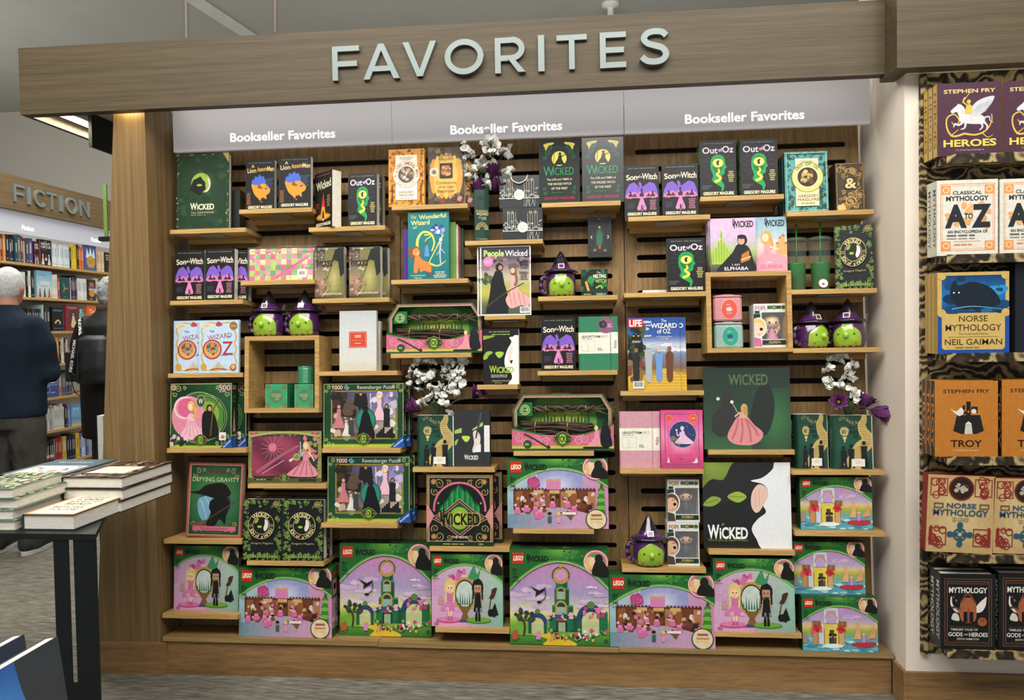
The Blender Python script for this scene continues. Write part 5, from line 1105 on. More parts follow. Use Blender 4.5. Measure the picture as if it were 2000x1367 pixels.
def art_defying(a):
    a.grad(0,0,1,1, lambda u, v: mixc('#16402a', '#4a8a4c', max(0, 1-1.7*math.hypot(u-.5, (v-.5)*1.1))), 8, 10); a.frame(0,0,1,1,.035,'#9a5a4c'); a.frame(.035,.025,.965,.975,.012,'#c98a7a'); a.scrolls('#b98a6c', .012, .085, .12)
    wlogo(a, .52, .885, .05, .30, '#6a2c30'); a.text('DEFYING GRAVITY', .5, .775, .058, '#c9c89a', .84, .0)
    a.ell(.5,.45,.32,'#2f4f4a'); a.ring(.5,.45,.31,.014,'#4c6a60'); a.poly(smooth_closed([(.22,.30),(.20,.5),(.34,.55),(.58,.57),(.48,.44),(.42,.3),(.34,.2)]), '#6d9fb4'); a.stroke([(.24,.5),(.3,.4),(.36,.26)],.012,'#a8ccd6'); a.stroke([(.32,.54),(.4,.44),(.42,.34)],.012,'#a8ccd6')
    a.poly(smooth_closed([(.04,.60),(.2,.62),(.34,.70),(.62,.73),(.74,.66),(.78,.58),(.68,.53),(.5,.52),(.3,.56)]), '#14140f'); a.poly(smooth_closed([(.44,.50),(.66,.56),(.78,.46),(.72,.3),(.70,.18),(.6,.24),(.5,.14),(.36,.17),(.44,.3),(.40,.4)]), '#10130f')
    a.stroke([(.36,.22),(.9,.5)],.014,'#5a4028'); a.poly(smooth_closed([(.04,.17),(.2,.19),(.36,.23),(.34,.17),(.2,.13)]), '#6a4c38')
    a.rect(.12,.085,.90,.145,'#c9607c'); a.text('The Illustrated Lyrics', .5, .115, .03, '#6a2038', .5)
def art_boxwin(a): pass
def art_blackgift(a):
    a.rect(0,0,1,1,'#15191a'); a.grad(0,.5,1,1, lambda u, v: mixc('#171c1c', '#2a3432', v*abs(u-.5)*2), 6, 4)
    for x in (.12,.17,.22,.27,.32,.62,.68,.74,.80,.86): a.rect(x,.36,x+.01,.86+.05*sin(x*40),'#b9a88a' if int(x*100) % 3 else '#d8d2c2',True)
    for x in (.14,.24,.7,.82): a.blob(x,.86,.04,'#8f8468',int(x*100),.3,1,8,hold=True)
    a.k += 1
    for i in range(70):
        g = random.Random(i); x, y = g.random(), .3+g.random()*.24*(.4+abs(2*g.random()-1)); a.spiral(x, y, .025, .009, '#d6d8cf', 1.1, g.random()*6)
    a.rect(0,.28,1,.30,'#d6d8cf'); a.ell(.5,.40,.135,'#e2e0d2'); a.ring(.5,.40,.13,.006,'#8f9a8c'); a.words(.41,.32,.59,.48,5,'#a3a898',3,.3,'c')
    for i in range(12): g = random.Random(i+50); x = g.uniform(.6,.9); a.stroke([(x,.03),(x+g.uniform(-.06,.08),.25)], .006, '#aeb4ac', raw=True)
def art_greenbox(a):
    a.rect(0,0,1,1,'#2f9a68'); a.frame(.02,.02,.98,.98,.015,'#57b588'); a.frame(.05,.05,.95,.95,.01,'#8a7a4c')
    for cu in (.13,.87):
        for cv in (.13,.87): a.ell(cu,cv,.12,'#7a6b45'); a.ring(cu,cv,.08,.015,'#3f8a62')
    a.ell(.5,.5,.30,'#7a6b45'); a.ell(.5,.5,.27,'#3f7f5c'); a.text('WIZARD', .5, .53, .13, '#b39a68', .46, .02, rot=.05); a.text('OZ', .55, .40, .12, '#b39a68', .2, .02)
def art_figure(name, dark):
    def f(a):
        a.rect(0,0,1,1,'#d6d8d6'); a.rect(.03,.775,.18,.84,'#1f4a2c'); a.rect(.0,.40,.20,.77,'#27352c')
        a.text('POP!', .20, .905, .075, '#3a2a24', .30, .07); a.text('POP!', .20, .907, .072, '#e8a43c' if dark else '#e8b8c4', .28, .02)
        a.rect(.42,.875,.98,.95,'#39452c'); a.ell(.62,.912,.07,'#8a9a4c'); a.ring(.62,.912,.05,.014,'#2c3a20'); a.ell(.90,.912,.075,'#8a9a4c'); a.ell(.90,.912,.05,'#3c4a28'); a.words(.46,.9,.55,.925,1,'#a8b070')
        a.rect(.24,.06,.97,.17,'#23301f'); a.text(name, .62, .125, .045, '#c9b86c', .36 if len(name) < 8 else .62, .02); a.words(.34,.075,.9,.09,1,'#8a8a60')
        H, S = ('#5a4030', '#d9ae90') if dark else ('#d8be72', '#eecbb0')
        a.ell(.14,.46,.25,'#e6e6e2',1.25); a.ell(.12,.46,.23,H,1.25); a.ell(.12,.42,.19,S,1.15); a.rect(0,.03,.24,.22,'#e6e6e2'); a.poly([(0,.03),(.24,.03),(.2,.2),(.0,.24)], '#4a3c30' if dark else '#c9689a')
        a.ell(.22,.42,.05,'#16120f'); a.stroke([(.14,.52),(.26,.53)],.02,H); a.stroke([(.10,.30),(.2,.3)],.015,'#8a5a48')
    return f
# ---- right hand shelves
def art_heroes(a):
    a.rect(0,0,1,1,'#4a2c3c'); a.text('STEPHEN FRY', .5, .885, .05, '#d8c27a', .80, .02)
    a.stroke([(.42,.30),(.24,.27),(.15,.38),(.15,.52),(.26,.57),(.34,.48),(.27,.42),(.22,.47)],.032,'#d1b24a',.012); a.stroke([(.42,.30),(.60,.28),(.76,.34),(.84,.46),(.84,.56)],.032,'#d1b24a',.012); a.stroke([(.20,.27),(.33,.36)],.02,'#d1b24a',.008); a.stroke([(.7,.3),(.78,.24),(.86,.27)],.018,'#d1b24a',.006)
    a.poly(smooth_closed([(.36,.46),(.33,.54),(.30,.60),(.23,.585),(.205,.615),(.25,.655),(.30,.69),(.325,.715),(.345,.69),(.40,.66),(.45,.585),(.56,.56),(.67,.555),(.735,.50),(.72,.43),(.62,.425),(.48,.435)]), '#cfcdcc')
    for P_ in ([(.40,.46),(.33,.42),(.27,.44),(.25,.39)],[(.44,.45),(.42,.38),(.36,.36)],[(.66,.46),(.70,.39),(.65,.34)],[(.71,.46),(.77,.40),(.76,.34)]): a.stroke(P_,.038,'#cfcdcc',.014)
    a.stroke([(.73,.51),(.80,.52),(.82,.46),(.87,.44)],.03,'#bfbdbd',.006); a.stroke([(.34,.70),(.40,.66),(.43,.60)],.03,'#e3e0dd',.012)
    a.poly(smooth_closed([(.50,.56),(.53,.66),(.62,.74),(.76,.79),(.88,.80),(.85,.72),(.80,.66),(.74,.60),(.64,.55)]), '#c2c4c8')
    for i in range(7): a.stroke([(.54+.033*i,.585),(.66+.03*i,.70+.008*i)],.006,'#8f9298')
    a.poly(smooth_closed([(.43,.58),(.45,.68),(.50,.70),(.54,.66),(.53,.58)]), '#d1b24a'); a.ell(.485,.735,.032,'#d1b24a',1.1); a.stroke([(.47,.68),(.40,.74),(.43,.80)],.022,'#d1b24a'); a.stroke([(.38,.72),(.50,.86)],.01,'#d1b24a')
    a.text('HEROES', .5, .17, .09, '#dcc45a', .82, .03); a.text('The Greek Myths Reimagined', .5, .075, .022, '#b8a6a8', .44)
def art_az(a):
    a.rect(0,0,1,1,'#d8d4c6'); a.frame(.06,.06,.95,.95,.012,'#d98a4c'); a.frame(.09,.085,.92,.925,.006,'#d98a4c')
    for cu in (.15,.86):
        for cv in (.13,.87): a.rect(cu-.075,cv-.06,cu+.075,cv+.06,'#dc9450'); a.ring(cu,cv,.045,.012,'#f0dcc0')
    a.text('CLASSICAL', .5, .83, .045, '#2d3236', .48, .02); a.text('MYTHOLOGY', .5, .755, .06, '#2d3236', .70, .03)
    specks(a,.16,.38,.86,.68,26,['#e0a468','#dc9450','#e6bb8c'],.05,4)
    a.text('A', .31, .52, .27, '#25292d', .36, .05); a.text('TO', .52, .52, .07, '#25292d', .14, .02); a.text('Z', .73, .52, .27, '#25292d', .32, .05)
    a.text('AN ENCYCLOPEDIA OF', .5, .315, .035, '#2d3236', .66, .015); a.words(.16,.25,.86,.28,1,'#5a5c5a'); a.words(.16,.215,.86,.235,1,'#8d8a80'); a.words(.28,.13,.72,.16,1,'#d98a4c'); a.rect(.28,.185,.72,.19,'#d98a4c')
def art_norse_blue(a):
    a.rect(0,0,1,1,'#c7a75e'); a.vgrad(.06,.50,.95,.96,[(0,'#10395c'),(.4,'#1f6fae'),(1,'#0f3a6a')],6,3); specks(a,.08,.52,.93,.94,30,['#1a5f9a','#0f2f50','#2f8fc4','#12436e'],.08,5,.6)
    a.poly(smooth_closed([(.18,.72),(.2,.86),(.26,.9),(.3,.84),(.5,.88),(.75,.80),(.88,.62),(.7,.56),(.4,.54),(.25,.60)]), '#15222c'); a.ell(.23,.75,.012,'#d9e6f0'); a.ell(.30,.75,.012,'#d9e6f0'); a.stroke([(.2,.55),(.5,.58),(.9,.54)],.02,'#5f8fae',.01)
    a.rect(0,.02,1,.49,'#c9aa60'); a.rect(.0,.0,.06,.49,'#1f4a9a'); a.rect(.94,0,1,.49,'#1f4a9a'); a.rect(0,0,1,.05,'#1f4a9a'); a.poly([(0,0),(.14,0),(0,.14)], '#1f4a9a'); a.poly([(1,0),(.86,0),(1,.14)], '#1f4a9a')
    for s in (0, 1): a.ell(.06+.89*s,.955,.06,'#c7a75e'); a.ell(.06+.89*s,.50,.06,'#c7a75e')
    a.text('NORSE', .5, .43, .07, '#3a3222', .40, .005); a.text('MYTHOLOGY', .5, .32, .075, '#3a3222', .78, .005); a.text('The Illustrated Edition', .5, .245, .024, '#6d5a34', .42); a.rect(.15,.205,.85,.209,'#6d5a34'); a.text('NEIL GAIMAN', .5, .145, .07, '#3a3222', .80, .005); a.words(.25,.065,.75,.085,1,'#6d5a34')
def art_troy(a):
    a.rect(0,0,1,1,'#b8742a'); a.text('STEPHEN FRY', .5, .865, .045, '#2a231c', .74, .02)
    a.poly([(.29,.34),(.35,.55),(.72,.55),(.78,.34),(.66,.30),(.42,.30)], '#1f1c19'); a.poly([(.47,.30),(.60,.30),(.58,.44),(.535,.47),(.49,.44)], '#d9d4ca'); a.rect(.40,.56,.5,.60,'#1f1c19'); a.rect(.50,.54,.57,.73,'#1f1c19'); a.rect(.58,.58,.68,.66,'#1f1c19'); a.rect(.44,.62,.48,.68,'#1f1c19')
    a.poly(smooth_closed([(.25,.63),(.34,.60),(.42,.65),(.46,.58),(.40,.54),(.36,.55)]), '#e0dcd2'); a.ell(.62,.60,.04,'#e0dcd2'); a.rect(.52,.58,.545,.61,'#b8742a')
    for i in range(5): a.rect(.47,.31+.028*i,.60,.314+.028*i,'#8a857c',True)
    a.k += 1; a.text('TROY', .5, .175, .085, '#231d17', .50, .02); a.text('The Greek Myths Reimagined', .5, .085, .022, '#e6d2b0', .42)
def art_norse_red(a):
    a.grad(0,0,1,1, lambda u, v: mixc('#d6bf8c', '#b08a54', 1.4*max(abs(u-.5), abs(v-.5))), 6, 6); R = '#8a2c26'; g = random.Random(6)
    for cu, cv in ((.17,.86),(.83,.86),(.17,.22),(.83,.22)):
        for i in range(9): x, y = cu+g.uniform(-.08,.08), cv+g.uniform(-.12,.09); a.ring(x,y,g.uniform(.03,.06),.016,R,1.1,14)
        a.frame(cu-.13,cv-.13,cu+.13,cv+.10,.014,R)
    for x in (.07,.93): a.rect(x-.02,.1,x+.02,.34,R)
    a.ell(.5,.835,.19,'#6a221c'); a.ell(.5,.835,.165,'#2a1c18'); specks(a,.42,.78,.58,.88,12,['#8a7a68','#4a3a34','#b9aa94'],.03,3)
    a.frame(.10,.575,.24,.64,.014,'#55402c'); a.frame(.78,.575,.92,.64,.014,'#55402c'); a.text('NORSE', .51, .61, .06, '#2c4a6a', .44, .02); a.text('MYTHOLOGY', .5, .52, .075, '#2c4a6a', .82, .02); a.text('Tales of the gods,', .5, .45, .025, '#3a2c20', .26); a.text('sagas and heroes', .5, .42, .025, '#3a2c20', .24)
    for t in range(4): q = PI/2*t; a.stroke([(.5,.24),(.5+.15*cos(q),.24+.15*a.ar*sin(q))],.05,'#27566e',.075,raw=True); a.ell(.5+.15*cos(q),.24+.15*a.ar*sin(q),.045,'#27566e')
    a.ring(.5,.24,.09,.025,'#27566e'); a.ell(.5,.24,.03,'#c9a872')
def art_mythology(a):
    a.rect(0,0,1,1,'#15181b'); a.frame(.07,.05,.94,.94,.022,'#5c3d2a'); a.frame(.12,.085,.89,.905,.010,'#8a5a38'); a.rect(.14,.86,.87,.885,'#4a3326')
    a.text('MYTHOLOGY', .505, .785, .068, '#e6e2d6', .70, .03)
    a.stroke([(.38,.50),(.28,.52),(.20,.60),(.2,.70)],.07,'#e6e2d6',.02); a.poly(smooth_closed([(.62,.50),(.68,.60),(.80,.68),(.84,.70),(.82,.58),(.74,.50)]), '#e6e2d6'); a.poly(smooth_closed([(.36,.42),(.36,.60),(.44,.68),(.58,.68),(.65,.60),(.65,.42),(.58,.36),(.44,.36)]), '#a5603c')
    a.rect(.42,.36,.49,.50,'#15181b'); a.rect(.53,.36,.60,.50,'#15181b'); a.poly([(.49,.36),(.53,.36),(.52,.56),(.5,.56)], '#8a4a2c'); a.stroke([(.37,.62),(.5,.74),(.64,.62)],.03,'#7a4028'); a.poly(smooth_closed([(.2,.40),(.34,.38),(.32,.46),(.24,.48)]), '#d6d2c4'); specks(a,.2,.5,.34,.7,8,['#8a5236','#5c3a28'],.02,5)
    a.ell(.76,.37,.085,'#a5552f'); a.text('75', .76, .385, .04, '#2a1c16', .07); a.rect(.17,.30,.64,.304,'#8a5a38')
    a.text('TIMELESS TALES OF', .43, .265, .028, '#d9d4c6', .50, .01); a.text('GODS', .27, .20, .05, '#e6e2d6', .26, .02); a.text('AND', .46, .20, .022, '#d9d4c6', .08); a.text('HEROES', .69, .20, .05, '#e6e2d6', .34, .02); a.text('EDITH HAMILTON', .5, .14, .024, '#d9d4c6', .40, .01); a.rect(.22,.095,.8,.115,'#3c2a20')
# ================================================================== builders
def front(mb, w, h, y=0.0, mi=0): return Art(mb, (-w/2, y, 0), (1,0,0), (0,0,1), w, h, mi)
def side_l(mb, w, h, t, mi=0): return Art(mb, (-w/2, t, 0), (0,-1,0), (0,0,1), t, h, mi)
def side_r(mb, w, h, t, mi=0): return Art(mb, (w/2, 0, 0), (0,1,0), (0,0,1), t, h, mi)
def side_t(mb, w, h, t, mi=0): return Art(mb, (-w/2, 0, h), (1,0,0), (0,1,0), w, t, mi)
def B_book(name, art, t, cover, hard=False, spine=None, mat='printed_card', title=None, tcol='#e6d9a8', pages='page_edges', mag=False, rightside=None):
    def f(w, h):
        r = empty(name); mb = MB(); c = .0026 if hard else .0009; e = .004 if hard else .0005
        sp = spine or cover
        mb.box((-w/2, 0, 0), (w/2, c, h), cover); mb.box((-w/2, t-c, 0), (w/2, t, h), cover); mb.box((-w/2, c, 0), (-w/2+c, t-c, h), sp, cols={'left': sp})
        art(front(mb, w, h))
        if title:
            s = side_l(mb, w, h, t)
            s.text(title, .5, .5, .5*t/h, tcol, .78*h/t, .015, rot=-PI/2)
        mb.build('cover', mat, r)
        mb = MB(); mb.box((-w/2+c+.0002, c+.0001, e), (w/2-e*(1 if hard else .8), t-c-.0001, h-e)); mb.build('page_block', pages, r)
        return r
    return f
def B_box(name, art, t, side, top=None, mat='printed_card', sideart=None, topart=None, leftart=None):
    def f(w, h):
        mb = MB(); mb.box((-w/2, 0, 0), (w/2, t, h), side, cols={'top': top or side})
        art(front(mb, w, h))
        if sideart: sideart(side_r(mb, w, h, t))
        if leftart: leftart(side_l(mb, w, h, t))
        if topart: topart(side_t(mb, w, h, t))
        return mb.build(name, mat)
    return f
def B_lidded(name, art, t, side, top, mat='printed_card', sideart=None):
    def f(w, h):
        r = empty(name); mb = MB(); mb.box((-w/2, 0, 0), (w/2, t*.72, h), side, cols={'top': top}); art(front(mb, w, h))
        if sideart: sideart(side_r(mb, w, h, t*.72))
        mb.build('lid', mat, r)
        mb = MB(); mb.box((-w/2+.0015, t*.72, .0015), (w/2-.0015, t, h-.0015), mixc(side, '#000000', .25)); mb.build('tray', mat, r); return r
    return f
def brickside(s):
    s.rect(0,0,1,1,'#23602c'); s.rect(0,.12,1,.55,'#a8889c'); s.rect(.2,.6,.8,.82,'#c9707f'); s.blob(.5,.72,.2,'#1a1d18',3,.2); specks(s,.1,.14,.9,.52,12,['#8f6a50','#c9a0b4','#4c6a40','#e0d0c8'],.12,5); s.text('LEGO',.5,.9,.05,'#c9261f',.7,.04)
def bricktop(s):
    s.rect(0,0,1,1,'#1f4f28'); specks(s,.1,.1,.9,.9,14,['#2f7f38','#1a3a20','#c9707f','#141a12'],.03,7,.5)
def puzzside(n):
    def f(s):
        s.rect(0,0,1,1,'#12301c'); s.text(n,.5,.93,.06,'#d8a0a8',.75,.02); s.rect(.0,.0,1,.16,'#1f4f9e'); s.ring(.5,.75,.3,.04,'#b9a86a'); s.poly([(.2,.25),(.8,.25),(.6,.5),(.5,.62),(.4,.5)],'#c98a96'); s.rect(.0,.18,1,.2,'#a9b23c')
    return f
TYPES = {
 'grimoire': (B_book('leather_look_book', art_grimoire, .028, '#22402a', True, '#1a3020'), 'book'),
 'lionmen': (B_book('paperback_book', art_lion_men, .026, '#1d1e1c', spine='#2a3a6a'), 'book'),
 'redcone': (B_book('paperback_book', art_red_cone, .045, '#1d1e1c', spine='#6a2a20'), 'book'),
 'greenhead': (B_book('paperback_book', art_green_head, .042, '#1d1e1c', spine='#1a4f2c', title='OUT OF OZ', tcol='#b8c45a'), 'book'),
 'bird': (B_book('paperback_book', art_purple_bird, .032, '#1d1e1c', spine='#3a2a5a'), 'book'),
 'orangelion': (B_book('hardcover_book', art_orange_lion, .026, '#d08a28', True), 'book'),
 'pumpkin': (B_book('paperback_book', art_pumpkin, .028, '#4a3b2c', spine='#5a4a30'), 'book'),
 'teal': (B_book('picture_book', art_teal_popup, .024, '#14686a', True), 'book'),
 'people': (B_book('magazine', art_people, .006, '#d4d4d0', mat='printed_gloss'), 'magazine'),
 'greenface': (B_book('paperback_book', art_green_pb, .036, '#e2e2de', spine='#171917'), 'book'),
 'notegreen': (B_book('notebook', art_notebook('#2a7a55', '#1c5a3c', True), .016, '#2a7a55', mat='shrink_wrap_print'), 'notebook'),
 'notepink': (B_book('notebook', art_notebook('#c995a0', '#b27c8a', False), .016, '#c995a0'), 'notebook'),
 'tallgreen': (B_book('hardcover_book', art_tall_green, .04, '#2a2f2c', True, mat='printed_matte'), 'book'),
 'tallwrap': (B_book('hardcover_book', art_tall_green, .04, '#2a2f2c', True, mat='shrink_wrap_print'), 'book'),
 'aqua': (B_book('hardcover_book', art_aqua, .034, '#4f948e', True, '#2c4a44'), 'book'),
 'amp': (B_box('scroll_pattern_box', art_ampersand, .075, '#2a231c', '#3a3024'), 'gift box'),
 'storygreen': (B_book('picture_book', art_storybook_green, .008, '#c9b3c9', True, '#b9a648'), 'book'),
 'storypink': (B_book('picture_book', art_storybook_pink, .008, '#d9a4b0', True, '#b9a648'), 'book'),
 'vine': (B_book('leatherbound_book', art_vine_green, .05, '#171b1c', True, '#22301c', pages='page_edges'), 'book'),
 'film': (B_book('paperback_book', art_bookpb_film, .034, '#3a3428', spine='#2a2a20'), 'book'),
 'bluepic': (B_book('picture_book', art_blue_picture, .012, '#a8c0d8', True), 'book'),
 'whitewrap': (B_book('wrapped_book', art_white_wrap, .02, '#c6c8c4', mat='printed_matte'), 'book'),
 'princess': (B_book('hardcover_book', art_princess, .024, '#c9487c', True), 'book'),
 'life': (B_book('magazine', art_life, .006, '#8a8f8c', mat='printed_gloss'), 'magazine'),
 'lpgloss': (B_box('vinyl_record', art_record_glossy, .012, '#1f3a26', mat='shrink_wrap_print'), 'record'),
 'lpsplit': (B_box('vinyl_record', art_record_split, .01, '#1a1c1a', mat='printed_gloss'), 'record'),
 'blacknote': (B_book('notebook', art_black_face_note, .03, '#1f2120', mat='shrink_wrap_print', pages='dark_backing'), 'notebook'),
 'salon': (B_box('building_brick_set', art_salon, .07, '#1f5a2a', '#1f4f28', sideart=brickside, topart=bricktop), 'toy box'),
 'castle': (B_box('building_brick_set', art_castle, .08, '#1f5a2a', '#1f4f28', sideart=brickside, topart=bricktop), 'toy box'),
 'dolls': (B_box('building_brick_set', art_dolls, .07, '#1f4a28', '#1f4f28', sideart=brickside, topart=bricktop), 'toy box'),
 'harbour': (B_box('building_brick_set', art_harbour, .06, '#1f4a28', '#1f4f28', sideart=brickside, topart=bricktop), 'toy box'),
 'p500': (B_lidded('jigsaw_puzzle_box', art_puzzle500, .055, '#12301c', '#12301c', sideart=puzzside('500')), 'puzzle box'),
 'p1000': (B_lidded('jigsaw_puzzle_box', art_puzzle1000, .05, '#0f2418', '#12301c', sideart=puzzside('1000')), 'puzzle box'),
 'game': (B_lidded('board_game_box', art_game, .06, '#1a2418', '#5a3a34'), 'game box'),
 'defying': (B_book('hardcover_book', art_defying, .022, '#8a4a40', True, '#123020'), 'book'),
 'gift': (B_box('black_gift_box', art_blackgift, .05, '#101414', '#151a1a', mat='shrink_wrap_print'), 'gift box'),
 'melting': (B_box('small_clear_tin', art_melting, .03, '#c9ccc4', '#c9ccc4', mat='printed_gloss'), 'small box'),
 'greenbox': (B_box('candle_box', art_greenbox, .08, '#238055', '#2a8f60'), 'candle box'),
 'heroes': (B_book('hardcover_book', art_heroes, .034, '#4a2c3c', True, '#c9a648', title='HEROES', tcol='#6a4a20'), 'book'),
 'az': (B_book('hardcover_book', art_az, .036, '#d8d4c6', True, '#d2cebe', title='MYTHOLOGY', tcol='#3a3c3c'), 'book'),
 'norseblue': (B_book('hardcover_book', art_norse_blue, .03, '#c7a75e', True, '#a5853c'), 'book'),
 'troy': (B_book('hardcover_book', art_troy, .032, '#b8742a', True, '#1c1a18', title='TROY', tcol='#c9843a'), 'book'),
 'norsered': (B_box('slipcased_book', art_norse_red, .04, '#8a2420', '#7a2a24'), 'book'),
 'myth': (B_book('hardcover_book', art_mythology, .04, '#15181b', True, '#181b20', title='MYTHOLOGY', tcol='#c9c4b4'), 'book'),
}
PROTO = {}
def inst(key, w, h):
    if key not in PROTO:
        PROTO[key] = (None, w, h); o = TYPES[key][0](w, h); PROTO[key] = (o, w, h); return o
    o, w0, h0 = PROTO[key]; c = copy_tree(o); c.scale = (w/w0, 1, h/h0); return c
DT = {'lionmen':.026}
def fit_off(x, u, yb):
    lo, hi = .006, .11
    for _ in range(30):
        m_ = (lo+hi)/2
        if pix(PL(x, u, m_))[1] > yb: lo = m_
        else: hi = m_
    return m_
def place(key, px, led, label, off=None, group=None, yaw=0.0, lean=0.0, roll=0.0, maxoff=.09, dz=0.0):
    xl, yt, xr, yb = px; u0 = LEDGE[led][2]+.0004+dz; xm, ym = (xl+xr)/2, (yt+yb)/2
    if off is None:
        off = .02
        if yb > 780: off = min(fit_off(inv(xm, yb, .03)[0], u0, yb), maxoff)
    w = (inv(xr, ym, off)[0]-inv(xl, ym, off)[0])/cos(yaw); x = (inv(xr, ym, off)[0]+inv(xl, ym, off)[0])/2
    h = (inv(xm, yt, off)[1]-u0)
    if lean: h = (inv(xm, yt, off+h*sin(lean))[1]-u0)/cos(lean)
    o = inst(key, w, h); orient(o, PL(x, u0, off), lean, yaw, roll)
    tag(o, label, TYPES[key][1], group)
    return o, x, u0, off, w, h
def behind(src, key, n, t, labels, group=None, dx=0.0, start=1):
    o, x, u0, off, w, h = src
    for k in range(n):
        c = copy_tree(o); c.location = PL(x+dx*(k+1), u0, off+t*(k+start)+.0012*(k+1)); tag(c, labels[k], TYPES[key][1], group)
# ================================================================== bay 1
G1 = 'black paperbacks of one matching series'
place('grimoire', (345,300,447,444), 'A1', 'large worn green leather-look book with a round emblem, top left ledge', .022)
mb = MB(); mb.box((-.075, 0, 0), (.075, .05, .17), '#1f2420', cols={'right': '#3a352c'})
o = mb.build('marbled_gift_book', 'printed_card'); x, u = inv(420, 440, .07); orient(o, PL(x+.035, LEDGE['A1'][2]+.0004, .062)); tag(o, 'dark marbled book standing behind the large green book', 'book')
s = place('lionmen', (480,313,536,406), 'A2', 'left one of two black paperbacks with a blue and orange profile', .03, G1, dz=0)
s = place('lionmen', (544,306,607,405), 'A2', 'right one of two black paperbacks with a blue and orange profile', .012, G1)
place('redcone', (609,336,654,438), 'A3', 'black paperback with a red cone, turned to show its page edges', .02, G1, yaw=-.62)
s = place('greenhead', (680,338,736,438), 'A3', 'black paperback with a green head, top of the left bay', .02, G1)
behind(s, 'greenhead', 1, .042, ['black paperback hidden behind the left bay green head paperback'], G1, .012)
s = place('bird', (341,489,399,586), 'B1', 'leftmost purple bird paperback on the far left ledge', .03, G1)
s = place('bird', (401,486,458,585), 'B1', 'second purple bird paperback from the left on the far left ledge', .014, G1)
behind(s, 'bird', 1, .034, ['purple bird paperback peeking out at the right end of the far left ledge'], G1, .043)
s = place('film', (615,482,672,582), 'B3', 'left one of two misty green film paperbacks', .03)
s = place('film', (682,481,743,581), 'B3', 'right one of two misty green film paperbacks', .014)
behind(s, 'film', 1, .036, ['misty film paperback standing behind its right twin'], None, .02)
s = place('bluepic', (388,625,467,727), 'C1', 'front pale blue picture book with a red oval', .015)
place('bluepic', (339,626,418,727), 'C1', 'rear pale blue picture book, half covered by its twin', .03)
s = place('whitewrap', (663,607,735,722), 'C3', 'white wrapped book with a square orange label', .02)
mb = MB(); mb.box((-.063, .0, 0), (.07, .022, .208), '#7a7a6c'); mb.box((-.06, .023, 0), (.078, .05, .2), '#d6d2c6')
o = mb.build('stacked_book', 'printed_matte'); orient(o, PL(s[1], s[2], .043)); tag(o, 'pale book seen behind the white wrapped book', 'book')
s = place('p500', (332,748,453,875), 'D1', 'green 500 piece puzzle box with round pink and green picture', None, 'jigsaw puzzle boxes')
behind(s, 'p500', 1, .056, ['second 500 piece puzzle box standing behind the first'], 'jigsaw puzzle boxes', .035)
s = place('p1000', (631,748,789,874), 'D3', 'upper one of two 1000 piece puzzle boxes with a framed picture', None, 'jigsaw puzzle boxes', maxoff=.03)
behind(s, 'p1000', 1, .052, ['1000 piece puzzle box standing behind the upper one'], 'jigsaw puzzle boxes', .012)
s = place('p1000', (639,891,801,1020), 'E3', 'lower one of two 1000 piece puzzle boxes with a framed picture', None, 'jigsaw puzzle boxes', maxoff=.03)
behind(s, 'p1000', 1, .052, ['1000 piece puzzle box standing behind the lower one'], 'jigsaw puzzle boxes', .008)
s = place('defying', (363,904,471,1047), 'E1', 'tall green storybook with a flying black shape, leaning on the left ledge', .035, None, roll=.02, lean=.05, dz=.0025)
mb = MB(); mb.box((-.1, 0, 0), (.1, .02, .272), '#6a3a34', cols={'top':'#c9a08c'}); o = mb.build('storybook_copy', 'printed_card'); orient(o, PL(s[1]+.006, s[2]-.0025, .078)); tag(o, 'copy standing behind the tall green storybook', 'book')
s = place('vine', (475,975,551,1094), 'E2', 'left one of two black books with green vine borders', None, 'vine bordered books', roll=.0, maxoff=.03)
behind(s, 'vine', 1, .052, ['vine bordered black book standing behind its left twin'], 'vine bordered books', .006)
s = place('vine', (553,976,632,1096), 'E2', 'right one of two black books with green vine borders', .012, 'vine bordered books', maxoff=.03)
behind(s, 'vine', 1, .052, ['vine bordered black book standing behind its right twin'], 'vine bordered books', .006)
GB = 'boxed building brick sets'
place('dolls', (340,1066,466,1191), 'F1', 'doll brick set at far left, half hidden under a ledge', None, GB, maxoff=.045)
place('salon', (467,1109,648,1244), 'deck', 'pink salon brick set on the deck at left', None, GB, maxoff=.03)
place('castle', (664,1061,842,1240), 'deck', 'green castle brick set on the deck, left of centre', None, GB, maxoff=.065)
# ================================================================== bay 2
s = place('orangelion', (759,291,829,402), 'A4', 'orange hardback with a lion in a round frame', .02)
s = place('pumpkin', (836,287,907,398), 'A4', 'pumpkin coloured paperback with a dark window', .02)
behind(s, 'pumpkin', 1, .03, ['brown book peeking out behind the pumpkin coloured one'], None, .036)
place('tallgreen', (1053,272,1132,391), 'A6', 'tall dark hardback with green letters and yellow moon, unwrapped left copy', .02)
place('tallwrap', (1137,268,1218,390), 'A6', 'tall dark hardback with green letters and yellow moon, shrink-wrapped right copy', .02)
place('gift', (982,406,1060,466), 'A5', 'lower one of two stacked black gift boxes', .022, 'black gift boxes')
g2 = place('gift', (975,346,1053,405), 'A5', 'upper one of two stacked black gift boxes', .022, 'black gift boxes')
u_low = inv(1021, 406, .022)[1]
s = place('teal', (797,414,877,542), 'B4', 'teal picture book with yellow lettering and an orange lion', .016)
cols = [('#4a2a86', -.03, .205), ('#6f9a4a', .022, .235), ('#e2ded2', .028, .228), ('#9c3a34', .034, .224), ('#2c4a3a', .044, .22)]
